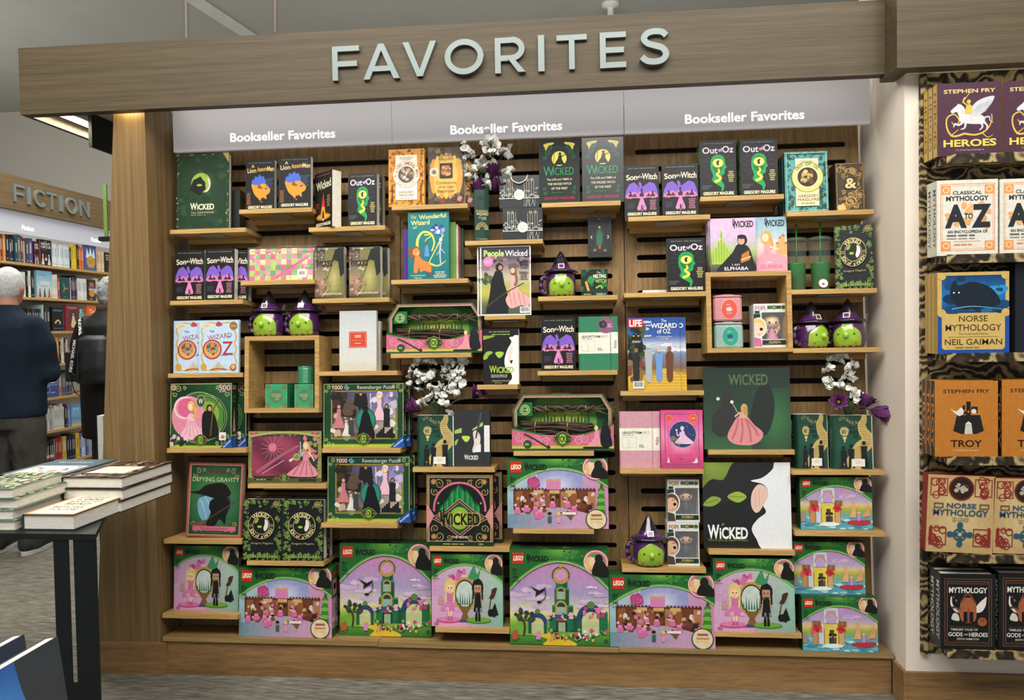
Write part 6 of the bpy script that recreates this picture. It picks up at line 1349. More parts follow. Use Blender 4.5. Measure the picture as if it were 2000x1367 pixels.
for k, ((c, dx, hh), lb) in enumerate(zip(cols, ('purple book showing at the left behind the teal picture book', 'thin green book right behind the teal picture book', 'thin white book third in the stack behind the teal one', 'thin red book fourth in the stack behind the teal one', 'dark green book at the back of the stack behind the teal one'))):
    r = empty('thin_book'); mb = MB(); mb.box((-.078, 0, 0), (.078, .0012, hh), c); mb.box((-.078, .016, 0), (.078, .0172, hh), c); mb.box((-.078, .0012, 0), (-.0768, .016, hh), c); mb.build('cover', 'printed_card', r)
    mb = MB(); mb.box((-.0766, .0013, .001), (.0765, .0159, hh-.001)); mb.build('page_block', 'page_edges', r)
    orient(r, PL(s[1]+dx, s[2], .0415+.0178*k)); tag(r, lb, 'book', 'thin books behind the teal picture book')
s = place('people', (938,480,1037,614), 'M1', 'front copy of the film magazine with a black cloak and pink gown', .012)
behind(s, 'people', 1, .0065, ['rear copy of the film magazine, sticking out at the left'], None, -.013)
place('greenface', (944,642,1013,750), 'M2', 'paperback split black and white with green letters', .012)
place('bird', (1057,620,1124,720), 'C6', 'purple bird paperback beside the green notebook', .02, G1)
place('notegreen', (1130,618,1207,720), 'C6', 'green notebook with a cream band and round sticker', .02)
place('melting', (1135,526,1187,574), 'B6', 'small clear square tin with a green label', .03)
place('blacknote', (888,801,957,911), 'D4', 'black shrink-wrapped notebook with green marks', None, maxoff=.03)
s = place('game', (833,927,963,1066), 'E4', 'square board game box with a green castle', None, maxoff=.012)
behind(s, 'game', 1, .061, ['second board game box standing behind the first'], None, .028)
place('salon', (991,896,1188,1032), 'E5', 'raised pink salon brick set on its own ledge', None, GB, maxoff=.04)
place('dolls', (843,1082,982,1224), 'F4', 'doll brick set between the two castle sets', None, GB, maxoff=.04)
place('castle', (996,1073,1189,1260), 'deck', 'green castle brick set on the deck in the centre', None, GB, maxoff=.03)
# ================================================================== bay 3
s = place('bird', (1219.5,323,1287,421), 'A7', 'left purple bird paperback in the top right bay', .02, G1)
behind(s, 'bird', 1, .034, ['paperback behind the left purple bird book, top right bay'], G1, .002)
s = place('bird', (1293.5,320,1364,419), 'A7', 'right purple bird paperback in the top right bay', .02, G1)
behind(s, 'bird', 1, .034, ['paperback behind the right purple bird book, top right bay'], G1, .002)
s = place('greenhead', (1367,274,1438,378), 'A8', 'left one of two green head paperbacks on the topmost right ledge', .02, G1)
behind(s, 'greenhead', 1, .043, ['paperback behind the left green head book, topmost right ledge'], G1)
s = place('greenhead', (1446,271,1519,377), 'A8', 'right one of two green head paperbacks on the topmost right ledge', .02, G1)
behind(s, 'greenhead', 1, .043, ['paperback behind the right green head book, topmost right ledge'], G1)
s = place('aqua', (1533,296,1617,410), 'A9', 'aqua hardback with a yellow scalloped medallion', .02)
behind(s, 'aqua', 2, .036, ['aqua hardback directly behind the front copy', 'rearmost aqua hardback of the three'], None)
place('amp', (1632,318,1688,409), 'A9', 'gold scroll patterned box with a large ampersand', .03)
s = place('greenhead', (1303,465,1378,568), 'B7', 'lone green head paperback beside the open cube', .02, G1)
mb = MB(); mb.box((-.045, 0, 0), (.045, .05, .017), '#d9d7d0'); o = mb.build('white_card_box', 'printed_matte'); x, u = inv(1278, 560, .08); orient(o, PL(x, LEDGE['B7'][2]+.0004, .07)); tag(o, 'flat white card box left of the lone green head paperback', 'box')
s = place('storygreen', (1387.5,426,1476.5,528), 'QRtop', 'picture book with green towers and a dark robed figure', .012)
s2 = place('storypink', (1446,424,1537,527), 'QRtop', 'picture book with a pink gown, tucked behind the green towers book', .026)
behind(s, 'storygreen', 2, .02, ['picture book standing second behind the green towers book', 'rearmost picture book behind the green towers book'], None, -.003, 2)
s = place('vine', (1633,439,1703,561), 'B9', 'vine bordered black book with gold page edges at the right end', .03, 'vine bordered books', yaw=-.30)
place('figboxA', (1472.5,593,1537,676), 'QRin', 'window box with a blond big-headed doll inside the cube', .015) if False else None
s = place('life', (1226,620,1328,762), 'C7', 'front film magazine with blue sky and yellow road', .012)
behind(s, 'life', 1, .0065, ['rear copy of the yellow road magazine'], None, .024)
s = place('lpgloss', (1374,718,1544,877), 'D7', 'dark green shrink-wrapped record with a pink gown', .02)
place('notepink', (1210,803.5,1289,913), 'D6', 'dusty pink notebook with a cream band', None, maxoff=.03)
place('princess', (1291,801,1373,915), 'D6', 'bright pink hardback with a princess in a blue circle', .012)
place('lpsplit', (1373,903,1545,1070), 'E7', 'black and white record with green shapes', None, maxoff=.03)
place('salon', (1190.5,1123,1396,1265), 'deck', 'pink salon brick set on the deck at right', None, GB, maxoff=.03)
place('dolls', (1394,1091,1552,1237), 'F7', 'doll brick set at the right, beside the harbour sets', None, GB, maxoff=.04)
place('harbour', (1563,932,1703,1033), 'E8', 'topmost harbour brick set with a red sail boat', None, GB, maxoff=.03)
hb = place('harbour', (1567,1166,1714,1275), 'deck', 'bottom harbour brick set on the deck', None, GB, maxoff=.03)
LEDGE['stack'] = (0, 0, hb[2]+hb[5])
place('harbour', (1548,1058,1689,1160), 'stack', 'middle harbour brick set, pushed back on top of the bottom one', hb[3]+.035, GB)
LEDGE['gs'] = (0, 0, 0)
# ================================================================== special pieces
# second layer of the gift boxes: put the upper one on the lower one
lo = [o for o in bpy.data.objects if o.get('label') == 'lower one of two stacked black gift boxes'][0]
up = g2[0]
_hl = PROTO['gift'][2]; up.scale = (1, 1, 1); x = inv(1014, 376, .022)[0]
orient(up, PL(x, LEDGE['A5'][2]+.001+_hl, .022))
rp = MB(); pts = [PL(x-.038, LEDGE['A5'][2]+2*_hl+.003, .045), ]
rp.tube(smooth([(-.034, .018, .004), (-.033, .004, .0), (-.025, -.006, -.02), (0, -.008, -.032), (.025, -.006, -.02), (.033, .004, .0), (.034, .018, .004)]), .0026, '#c9cdbd', n=6)
o = rp.build('carry_cord', 'printed_matte', up, True); o.location = (0, 0, _hl)
# hanging pack with its hook
x, u = inv(1172, 422, .06); x0, u0 = inv(1172, 502, .1)
tp = empty('hanging_card_pack', PL(x0, u0, .1)); orient(tp, tp.location)
wt = inv(1195, 460, .1)[0]-inv(1149, 460, .1)[0]; ht = inv(1172, 424, .1)[1]-u0
mb = MB(); mb.box((-wt/2, 0, 0), (wt/2, .028, ht), '#15181a'); art_tarot(front(mb, wt, ht)); mb.build('pack', 'shrink_wrap_print', tp)
mb = MB(); mb.box((-wt*.3, .01, ht), (wt*.3, .011, ht+.012)); mb.build('hang_tab', 'clear_film', tp)
tag(tp, 'narrow black card pack hanging from a metal hook, middle bay', 'card pack')
hk = MB(); hk.tube([(0, .05, .004), (0, -.012, .004), (0, -.016, .009)], .0022, n=8); hk.box((-.012, .048, -.006), (.012, .0505, .016))
o = hk.build('peg_hook', 'hook_metal'); orient(o, PL(x0, u0+ht+.008, .1)); tag(o, 'metal peg hook holding the narrow black card pack', 'hook')
# --- witch mugs
def make_mug():
    r = empty('witch_mug'); P, D = '#472050', '#17101b'
    prof = [(.0005,0),(.036,0),(.043,.006),(.0475,.022),(.048,.04),(.045,.058),(.041,.07),(.039,.076),(.035,.076),(.034,.06)]
    mb = MB(); mb.lathe(prof, P, n=36); mb.build('cup', 'glazed_ceramic', r, True)
    def rad(z):
        for (a, b_), (c, d) in zip(prof[1:], prof[2:]):
            if b_ <= z <= d: return a+(c-a)*(z-b_)/(d-b_ or 1)
        return .04
    out = smooth_closed([(-.036,.004),(.036,.004),(.041,.02),(.037,.046),(.020,.060),(.0,.070),(-.020,.060),(-.037,.046),(-.041,.02)], 4)
    def surf(x, z, e):
        R = rad(max(.001, min(z, .075)))+e; a = x/.047*1.05; return (R*sin(a), -R*cos(a), z)
    mb = MB(); c = (0, .03); rings = []
    for k in range(7):
        f = (k+.001)/6; rings.append([surf(c[0]+(x-c[0])*f, c[1]+(z-c[1])*f, .0016*(1 if k < 6 else .3)) for x, z in out])
    mb.loft(rings, '#8fb42c', cap=False); f1 = mb.build('face', 'glazed_ceramic', r, True)
    mb = MB(); mb.ball(surf(0, .036, .004), .0085, '#9cc238', n=14, sc=(.9, 1, 1.15)); mb.build('nose', 'glazed_ceramic', r, True)
    for s in (-1, 1):
        mb = MB(); mb.ball(surf(s*.02, .040, .001), .003, '#15120f', n=8); mb.build('eye', 'glazed_ceramic', r, True)
        mb = MB(); mb.ball(surf(s*.023, .018, .0002), .0058, '#b07a4a', n=10, sc=(1, .3, 1)); mb.build('cheek', 'glazed_ceramic', r, True)
    h = smooth([(-.040, .004, .058), (-.052, .004, .066), (-.061, .004, .056), (-.063, .004, .036), (-.056, .004, .018), (-.044, .004, .014)], 4)
    mb = MB(); mb.tube(h, .0068, n=10, cols=[('#70467c' if (i//2) % 2 else D) for i in range(len(h)-1)]); mb.build('handle', 'glazed_ceramic', r, True)
    hat = MB(); hat.lathe([(.0005,.0765),(.05,.0765),(.054,.079),(.05,.083),(.036,.087),(.031,.092),(.026,.102),(.016,.122),(.007,.139),(.0005,.147)], D, n=32, cols=['#20122a','#20122a','#261632','#341d40','#54295f','#3c2148','#1a1420','#141018','#141018'])
    ho = hat.build('hat_lid', 'glazed_ceramic', r, True)
    mb = MB(); a = Art(mb, (-.0095, -.0345, .088), (1,0,0), (0,.42,.907), .019, .017); a.frame(0,0,1,1,.14,'#e6dcc4'); a.rect(.14,.15,.86,.85,'#5b2a66'); mb.build('buckle', 'glazed_ceramic', ho)
    mb = MB(); mb.add([(.038,.0,.07),(.05,.003,.082),(.056,0,.1),(.047,-.004,.098)], [(0,1,2),(0,2,3)]); mb.build('plastic_wrap', 'clear_film', r)
    return r
mug0 = None
def place_mug(cx, yb, wpx, led, label, off=.05, yaw=0.0, dz=0):
    global mug0
    if mug0 is None: mug0 = m_ = make_mug()
    else: m_ = copy_tree(mug0)
    x, u = inv(cx, yb, off); u = LEDGE[led][2]+.0004
    s = (inv(cx+wpx/2, yb-30, off)[0]-inv(cx-wpx/2, yb-30, off)[0])/.096
    m_.scale = (s, s, s*1.0); orient(m_, PL(x, u, off), 0, yaw); tag(m_, label, 'mug', 'witch mugs with pointed hat lids')
place_mug(525, 656, 58, 'QLtop', 'witch mug on the left cube, left one of the pair', .065, -.05)
place_mug(595, 656, 58, 'QLtop', 'witch mug on the left cube, right one of the pair', .065, -.03)
place_mug(1096, 576, 60, 'B6', 'lone witch mug beside the small clear tin', .06, .08)
place_mug(1586, 678, 63, 'C9', 'witch mug at the right end facing right, left one of the pair', .065, .45)
place_mug(1658, 678, 66, 'C9', 'witch mug at the right end facing left, right one of the pair', .065, -.45)
place_mug(1268, 1105, 64, 'E6', 'witch mug beside the stacked figure boxes, lowest of all mugs', .05, .1)
# --- figure window boxes
def make_figbox(name, dark, w, h):
    t = .085; r = empty('figure_window_box'); mb = MB(); W0, W1, Z0, Z1 = -w/2+.24*w, w/2-.03*w, .19*h, .80*h
    for p, q in (((-w/2,0,0),(w/2,.001,Z0)), ((-w/2,0,Z1),(w/2,.001,h)), ((-w/2,0,Z0),(W0,.001,Z1)), ((W1,0,Z0),(w/2,.001,Z1)), ((-w/2,.001,0),(-w/2+.001,t,h)), ((w/2-.001,.001,0),(w/2,t,h)), ((-w/2,t-.001,0),(w/2,t,h)), ((-w/2,.001,0),(w/2,t-.001,.001)), ((-w/2,.001,h-.001),(w/2,t-.001,h))):
        mb.box(p, q, '#d6d8d6')
    mb.box((-w/2+.001, t-.003, .001), (w/2-.001, t-.001, h-.001), '#6a6a62' if dark else '#4a3a44')
    # print only the card around the window
    tmp = MB(); art_figure(name, dark)(front(tmp, w, h))
    mb.v += []; o0 = len(mb.v); mb.v += tmp.v; mb.f += [tuple(i+o0 for i in f) for f in tmp.f if not all(W0 < tmp.v[i][0] < W1 and Z0 < tmp.v[i][2] < Z1 for i in f) and not (len(f) == 4 and abs(tmp.v[f[0]][0]+w/2) < 1e-6 and abs(tmp.v[f[1]][0]-w/2) < 1e-6 and abs(tmp.v[f[2]][2]-h) < 1e-6)]
    k = [c for f, c in zip(tmp.f, tmp.c) if not all(W0 < tmp.v[i][0] < W1 and Z0 < tmp.v[i][2] < Z1 for i in f) and not (len(f) == 4 and abs(tmp.v[f[0]][0]+w/2) < 1e-6 and abs(tmp.v[f[1]][0]-w/2) < 1e-6 and abs(tmp.v[f[2]][2]-h) < 1e-6)]
    mb.c += k; mb.m += [0]*len(k); mb.build('carton', 'printed_card', r)
    mb = MB(); mb.quad((W0, .0005, Z0), (W1, .0005, Z0), (W1, .0005, Z1), (W0, .0005, Z1)); mb.build('window', 'clear_window', r)
    H, S, Cc = ('#4a3426', '#d2a88a', '#3c4a5a') if dark else ('#d8be72', '#edc9ae', '#c9789c')
    cx = (W0+W1)/2; hz = Z0+(Z1-Z0)*.66; R = (W1-W0)*.30; y = t*.45
    mb = MB(); mb.ball((cx, y, hz), R, S, n=16, sc=(1.08, .9, .9)); n0 = R*.2
    mb.ball((cx-R*.45, y-R*.78, hz-R*.1), R*.17, '#14100e', n=8); mb.ball((cx+R*.45, y-R*.78, hz-R*.1), R*.17, '#14100e', n=8); mb.ball((cx, y-R*.9, hz-R*.25), R*.08, S, n=6)
    mb.lathe([(R*.3, Z0+.002), (R*.55, Z0+.004), (R*.45, hz-R*1.3), (R*.25, hz-R*.75)] if dark else [(R*.9, Z0+.002), (R*.8, Z0+.01), (R*.4, hz-R*1.3), (R*.25, hz-R*.75)], Cc, n=14, cx=cx, cy=y)
    for s in (-1, 1): mb.tube([(cx+s*R*.45, y, hz-R*.95), (cx+s*R*.75, y-R*.1, hz-R*1.4), (cx+s*R*.6, y-R*.3, hz-R*1.8)], R*.14, Cc if dark else S, n=6)
    f_ = mb.build('vinyl_doll', 'printed_matte', r, True)
    mb = MB(); mb.ball((cx, y+R*.12, hz+R*.16), R*1.08, H, n=16, sc=(1.08, .9, .88))
    if not dark:
        for s in (-1, 1): mb.ball((cx+s*R*.95, y+.1*R, hz-R*.7), R*.42, H, n=10, sc=(.8, .8, 1.7))
    mb.build('hair', 'printed_matte', f_, True)
    return r
def place_fig(proto, px, led, off, label, dz=0.0):
    xl, yt, xr, yb = px; x0, x1 = inv(xl, (yt+yb)/2, off)[0], inv(xr, (yt+yb)/2, off)[0]; u0 = LEDGE[led][2]+.0004+dz
    orient(proto, PL((x0+x1)/2, u0, off)); tag(proto, label, 'toy box')
fw = inv(1537, 640, .03)[0]-inv(1472.5, 640, .03)[0]; fh = inv(1505, 593, .03)[1]-LEDGE['QRin'][2]
place_fig(make_figbox('BLOND DOLL' if False else 'GLINDA', False, fw, fh), (1472.5,593,1537,676), 'QRin', .03, 'window box with a blond big-headed doll inside the right cube')
fw = inv(1366, 1060, .03)[0]-inv(1304, 1060, .03)[0]; fh = (inv(1335, 936, .035)[1]-LEDGE['E6'][2])/2-.0008
pf = make_figbox('FIYERO', True, fw, fh); place_fig(pf, (1304,1020,1366,1105), 'E6', .035, 'lower one of two stacked window boxes with a brown-haired doll')
pf['group'] = 'stacked doll window boxes'
p2 = copy_tree(pf); place_fig(p2, (1304,935,1366,1019), 'E6', .035, 'upper one of two stacked window boxes with a brown-haired doll', fh+.0008); p2['group'] = 'stacked doll window boxes'
# --- tins in the right cube
def make_tin(w, h, body, lab, ink, lidc):
    r = empty('round_label_tin'); t = w*.8; mb = MB(); g = random.Random(2)
    mb.bevbox((-w/2, 0, 0), (w/2, t, h*.86), w*.055, body); a = Art(mb, (-w/2, 0, 0), (1,0,0), (0,0,1), w, h*.86)
    for i in range(160): a.ell(g.uniform(.08,.92), g.uniform(.05,.95), .010, '#f0e2d8' if i % 2 else mixc(body, '#5a3a3a', .4), n=4, hold=True)
    a.k += 1; a.ell(.55,.5,.30,mixc(lab,'#ffffff',.3),1.25); a.ell(.55,.5,.275,lab,1.25); a.blob(.55,.5,.10,ink,3,.3,.8); a.words(.42,.30,.68,.36,2,mixc(lab,'#ffffff',.6),3,.4,'c'); a.words(.45,.68,.65,.72,1,mixc(lab,'#ffffff',.6))
    mb.build('tin_body', 'printed_gloss', r)
    mb = MB(); c = (0, t/2); mb.bevbox((-w/2-.0008, -.0008, h*.86), (w/2+.0008, t+.0008, h*.95), w*.055, mixc(body, '#c06a74', .3)); mb.lathe([(w*.38,h*.95),(w*.38,h*.97),(w*.34,h*.99),(w*.0,h*1.0)], body, n=24, cx=0, cy=t/2); mb.build('lid', 'printed_gloss', r)
    tag(r, lab and None, 'tin'); return r
tw = inv(1452, 650, .02)[0]-inv(1396, 650, .02)[0]; th_ = (inv(1424, 574, .02)[1]-LEDGE['QRin'][2])/2
ta = make_tin(tw, th_, '#8fb0a8', '#2f9a80', '#2c4a7a', '#8fb0a8'); tb = make_tin(tw, th_, '#cf8f92', '#d9584c', '#c9ccc4', '#cf8f92')
orient(ta, PL(inv(1424, 650, .02)[0], LEDGE['QRin'][2]+.0004, .025)); orient(tb, PL(inv(1422, 600, .02)[0], LEDGE['QRin'][2]+th_+.0008, .025))
ta['label'] = 'teal patterned tin with an oval label, at the bottom of its stack'; tb['label'] = 'pink patterned tin with a red oval label, on top of the teal one'
# --- two tumblers
def make_cup(label, px, yb, yt):
    off = .06; u0 = LEDGE['B9'][2]+.0004; x = inv(px, yb, off)[0]; h = inv(px, yt, off)[1]-u0; R = .042
    r = empty('straw_tumbler'); orient(r, PL(x, u0, off))
    mb = MB(); mb.lathe([(.0005,.0),(R*.72,.0),(R*.74,.004),(R*.98,h*.94),(R*1.0,h*.94)], n=28); mb.build('clear_cup', 'clear_cup', r, True)
    mb = MB(); mb.lathe([(.0005,.003),(R*.69,.003),(R*.83,h*.50),(R*.81,h*.52),(.0005,h*.52)], '#1f7a2c', n=28); mb.build('green_lining', 'green_plastic', r, True)
    mb = MB(); mb.lathe([(R*1.04,h*.93),(R*1.06,h*.95),(R*1.0,h*.99),(R*.85,h*1.0),(.0005,h*1.0)], '#c9cfc4', n=28); mb.build('lid', 'clear_cup', r, True)
    mb = MB(); mb.tube([(.0,.0,.02),(.004,0,h*1.28)], .0035, '#5fae4a', n=8); mb.build('straw', 'green_plastic', r, True)
    tag(r, label, 'tumbler', 'green straw tumblers'); return r, R, h
c1 = make_cup('left one of two green straw tumblers, no sticker', 1556, 562, 466); c2, R_, h_ = make_cup('right one of two green straw tumblers, with a round white sticker', 1603, 562, 464)
mb = MB(); a = Art(mb, (-.0165, -R_*.80-.003, .008), (1,0,0), (0,.15,.99), .033, .033); a.ell(.5,.5,.5,'#e6e2dc'); a.blob(.52,.42,.16,'#b8444a',3,.4); a.words(.25,.65,.75,.8,2,'#b98a8a',3,.4,'c'); o = mb.build('round_sticker', 'printed_matte', c2)
# --- pouch in clear film
x0, x1 = inv(486, 515, .03)[0], inv(612, 515, .03)[0]; u0 = LEDGE['B2'][2]+.0004; w = x1-x0; h = inv(550, 483, .03)[1]-u0
r = empty('zip_pouch'); orient(r, PL((x0+x1)/2, u0, .03), .02); mb = MB(); rings = []
for z, b_ in ((0,.006),(h*.1,.014),(h*.5,.018),(h*.9,.012),(h*.985,.004)): rings.append([(-w/2*.98,.02-b_,z),(w/2*.98,.02-b_,z),(w/2*.98,.02+b_,z),(-w/2*.98,.02+b_,z)])
mb.loft(rings, '#b9c070'); a = Art(mb, (-w/2*.98,.0005,0),(1,0,0),(0,0,1),w*.98,h*.975); art_pouch(a); mb.build('fabric_pouch', 'cloth', r)
mb = MB(); g = random.Random(4); n = 16; P = [[(-w/2*1.03+w*1.06*i/n, -.003-g.uniform(0,.003), (h*1.03)*j/6+(g.uniform(-.003,.003) if j in (0,6) else 0)+(.003 if j == 0 else 0)) for i in range(n+1)] for j in range(7)]
for j in range(6):
    for i in range(n): mb.quad(P[j][i], P[j][i+1], P[j+1][i+1], P[j+1][i])
mb.build('film_sleeve', 'clear_film', r); tag(r, 'pink and green checked zip pouch in clear film', 'pouch')
# --- candle and candle boxes in the left cube
uq = LEDGE['QLin'][2]+.0004
def qbox(px, off, label):
    xl, yt, xr, yb = px; a0, a1 = inv(xl, 770, off)[0], inv(xr, 770, off)[0]; h = inv((xl+xr)/2, yt, off)[1]-uq
    o = inst('greenbox', a1-a0, h); orient(o, PL((a0+a1)/2, uq, off)); tag(o, label, 'candle box', 'green candle boxes'); return (a0+a1)/2, h
qbox((518,750,561,796), .03, 'left one of two square green candle boxes in the cube')
bx, bh = qbox((575,750,612,796), .03, 'right one of two square green candle boxes, under the candle')
cn = empty('ribbed_candle', PL(inv(596, 740, .06)[0], uq+bh+.0006, .07)); orient(cn, cn.location)
mb = MB(); prof = [(.0005,0),(.030,0)]
for i in range(9): prof += [(.033,.004+.0065*i),(.0335,.0075+.0065*i),(.031,.0095+.0065*i)]
prof += [(.033,.066),(.034,.07),(.031,.07),(.0005,.066)]
mb.lathe(prof, '#3a8f68', n=28); mb.build('glass_jar', 'glazed_ceramic', cn, True)
mb = MB(); mb.lathe([(.0005,.0665),(.0305,.0665),(.029,.0672),(.0005,.0672)], '#bcd0b4', n=20); mb.build('wax', 'printed_matte', cn, True); tag(cn, 'ribbed green candle jar standing on a candle box', 'candle')
# --- doll accessory pack
place_dp = TYPES.setdefault('dollpack', (B_box('doll_accessory_box', art_dollpack, .05, '#2c2f1c', '#4a4a2a', mat='printed_gloss'), 'toy box'))
s = place('dollpack', (485,842,628,943), 'D2', 'magenta window box with a pink doll gown', None, maxoff=.03)
# --- broom sets in open trays
def twig_bundle(mb, x0, x1, zc, r, n, seed, y, spread=0.0, cols=('#3a2f26', '#4f4032', '#5d4b3a')):
    g = random.Random(seed)
    for i in range(n):
        a = g.random()*6.28; q = r*math.sqrt(g.random())
        p = []
        for k in range(7):
            f = k/6; s = 1+spread*(1-f); tw = .5*sin(f*5+i)
            p.append((x0+(x1-x0)*f+g.uniform(-.003,.003), y+q*s*cos(a+tw)*.7, zc+q*s*sin(a+tw)))
        mb.tube(smooth(p, 2), g.uniform(.0022,.0042), cols[i % 3], n=5)
def make_broom(w, h):
    t = .075; r = empty('toy_broom_set'); mb = MB(); zt = h*.98; c = w*.10
    oc = [(-w/2,0.0),(w/2,0.0),(w/2,h*.72),(w/2-c,zt),(-w/2+c,zt),(-w/2,h*.72)]
    mb.add([(x, t-.002, z) for x, z in oc], [tuple(range(6))], '#1f5f2c'); mb.add([(x, t, z) for x, z in oc], [tuple(range(6))[::-1]], '#1f4a24')
    # side walls slope down to the low front
    for s in (-1, 1):
        x = s*w/2; v = [(x,.0,0),(x,t,0),(x,t,h*.72),(x,.02,h*.70),(x,.0,h*.44)]; mb.add(v+[(x-s*.002, b_, cc) for _, b_, cc in v], [(0,1,2,3,4),(9,8,7,6,5)], '#3a4a24'); 
        v = [(x,.02,h*.70),(x,t,h*.72),(x-s*c,t,zt),(x-s*c,.02,zt)]; mb.add(v, [(0,1,2,3),(3,2,1,0)], '#5a5a34')
    mb.box((-w/2,0,0),(w/2,t,.002),'#1f4a24'); mb.add([(-w/2+c,.02,zt),(w/2-c,.02,zt),(w/2-c,t,zt),(-w/2+c,t,zt)], [(0,1,2,3),(3,2,1,0)], '#2a4a2a')
    mb.build('tray', 'printed_card', r)
    mb = MB(); a = Art(mb, (-w/2,t-.003,0),(1,0,0),(0,0,1),w,h)
    a.poly([(0,0),(1,0),(1,.72),(.9,.98),(.1,.98),(0,.72)],'#2f7a34'); a.ell(.48,.5,.36,'#6fa03a',.8); a.ell(.5,.45,.22,'#a3b83c',.8); a.ell(.5,.42,.12,'#c2c447',.8)
    for i in range(15): x = .28+.034*i; a.poly([(x-.015,.3),(x+.015,.3),(x+.012,.46+.05*((i*5) % 4)/2),(x,.56+.1*((i*7) % 5)/4),(x-.012,.46+.05*((i*5) % 4)/2)],'#235f3a',True)
    a.k += 1; a.rect(.84,.28,.98,.60,'#2a5a34'); mb.build('backdrop', 'printed_card', r)
    mb = MB(); a = Art(mb, (-w/2,.0185,0),(1,0,0),(0,0,1),w,h)     # arched card frame around the opening
    o_ = [(0,.70),(.1,.985),(.9,.985),(1,.70),(1,.40),(.95,.40),(.95,.70),(.875,.92),(.125,.92),(.05,.70),(.05,.40),(0,.40)]
    a.poly(o_, '#3f5a2c'); a.stroke([(.03,.42),(.03,.70),(.115,.95),(.885,.95),(.97,.70),(.97,.42)],.018,'#b9707a',raw=True); a.stroke([(.045,.42),(.045,.70),(.122,.93),(.878,.93),(.955,.70),(.955,.42)],.006,'#b9b878',raw=True)
    g = random.Random(1)
    for i in range(34): a.rect(.14+.0215*i,.942,.147+.0215*i,.96,'#7a4a50',True)
    mb.build('arched_frame', 'printed_card', r)
    mb = MB(); a = Art(mb, (-w/2,.0,0),(1,0,0),(0,0,1),w,h)     # low front lip
    a.poly([(0,0),(1,0),(1,.46),(.72,.30),(.5,.22),(.28,.30),(0,.40)],'#2f6a30'); a.poly([(0,.05),(1,.05),(1,.44),(.72,.27),(.28,.27),(0,.37)],'#c4637e'); a.rect(0,.035,1,.085,'#b5b04a'); a.rect(0,0,1,.035,'#23502a')
    for x, y in ((.08,.22),(.14,.16),(.24,.2),(.33,.15),(.66,.17),(.72,.2)): a.spiral(x,y,.045,.008,'#dba0a8',1.6,x*20)
    a.stroke([(.12,.29),(.2,.22),(.35,.06)],.018,'#4a3028'); a.blob(.36,.06,.018,'#3a241c',2); a.ell(.155,.11,.042,'#1f4a24'); a.words(.13,.09,.18,.13,2,'#b8c46a')
    a.poly(smooth_closed([(.74,.08),(.80,.2),(.82,.34),(.85,.34),(.86,.22),(.91,.1)]),'#d9909c'); a.ell(.83,.39,.018,'#d9b06a',1.5); a.ell(.828,.385,.012,'#ecc9ae',1.3); a.poly(smooth_closed([(.88,.08),(.87,.3),(.90,.44),(.95,.42),(.97,.25),(.98,.08)]),'#15171a'); a.ell(.915,.47,.016,'#1b1714',1.3); a.stroke([(.97,.3),(.96,.52)],.008,'#6a4a2c')
    a.rect(.70,.035,.95,.065,'#10160f'); a.k += 4; hexlogo(a,.5,.20,.072); mb.build('front_lip', 'printed_card', r)
    mb = MB(); mb.box((-w*.45,.028,h*.60),(-w*.30,.07,h*.84),'#1f6a38'); a = Art(mb, (-w*.45,.028,h*.60),(1,0,0),(0,0,1),w*.15,h*.24); a.ell(.5,.45,.34,'#b9c87a'); a.ell(.5,.45,.28,'#1f5f30'); a.ring(.5,.45,.2,.05,'#c9d08a'); a.text('TRY ME',.5,.45,.12,'#d9dca8',.32,.01); mb.build('button_box', 'printed_card', r)
    mb = MB(); zc = h*.72
    for k in range(3):
        p = [(-w*.30+w*.62*i/9, .045+.006*cos(i*1.9+k*2.1), zc+.009*sin(i*1.6+k*2.1)+.004*sin(i*3)) for i in range(10)]; mb.tube(smooth(p, 3), [.0062-.0018*abs(i/27-.4) for i in range(28)], ('#4f4236','#5d4e3f','#463a2f')[k], n=7)
    for k, (dx, dz) in enumerate(((.09,.028),(.11,.008),(.10,-.016),(.075,-.03))): mb.tube(smooth([(w*.30,.045,zc),(w*.30+dx*.5,.043,zc+dz*.4+.004*(-1)**k),(w*.30+dx,.045,zc+dz)], 4), [.005-.0028*i/8 for i in range(9)], '#57483a', n=6)
    mb.build('broom_handle', 'rope_dark' if False else 'printed_matte', r, True)
    mb = MB(); twig_bundle(mb, -w*.42, w*.30, h*.38, .021, 34, 3, .042, .35); twig_bundle(mb, w*.12, w*.31, h*.38, .017, 12, 5, .035, -.2); mb.build('broom_head', 'printed_matte', r, True)
    mb = MB()
    for x, rr in ((-w*.27,.029),(w*.05,.026)):
        mb.tube([(x+.003*sin(i), .042+rr*.74*cos(i*.698), h*.38+rr*sin(i*.698)) for i in range(10)], .0016, n=5)
    for x in (-w*.17, w*.23): mb.tube([(x, .045+.012*cos(i*.698), zc+.013*sin(i*.698)) for i in range(10)], .0014, n=5)
    mb.build('twine_tie', 'twine', r, True)
    return r
bw_ = inv(1198, 830, .02)[0]-inv(999, 830, .02)[0]; bh_ = inv(1100, 768, .02)[1]-LEDGE['D5'][2]
b1 = make_broom(bw_, bh_); orient(b1, PL(inv(1098.5, 830, .02)[0], LEDGE['D5'][2]+.0004, .02)); tag(b1, 'lower toy broom set in an open green tray, centre', 'toy box', 'toy broom sets')
b2 = copy_tree(b1); bw2 = inv(941, 645, .02)[0]-inv(754, 645, .02)[0]; bh2 = inv(848, 590, .02)[1]-LEDGE['C4'][2]
b2.scale = (bw2/bw_, 1, bh2/bh_); orient(b2, PL(inv(847.5, 645, .02)[0], LEDGE['C4'][2]+.0004, .02)); tag(b2, 'upper toy broom set in an open green tray, over white flowers', 'toy box', 'toy broom sets')
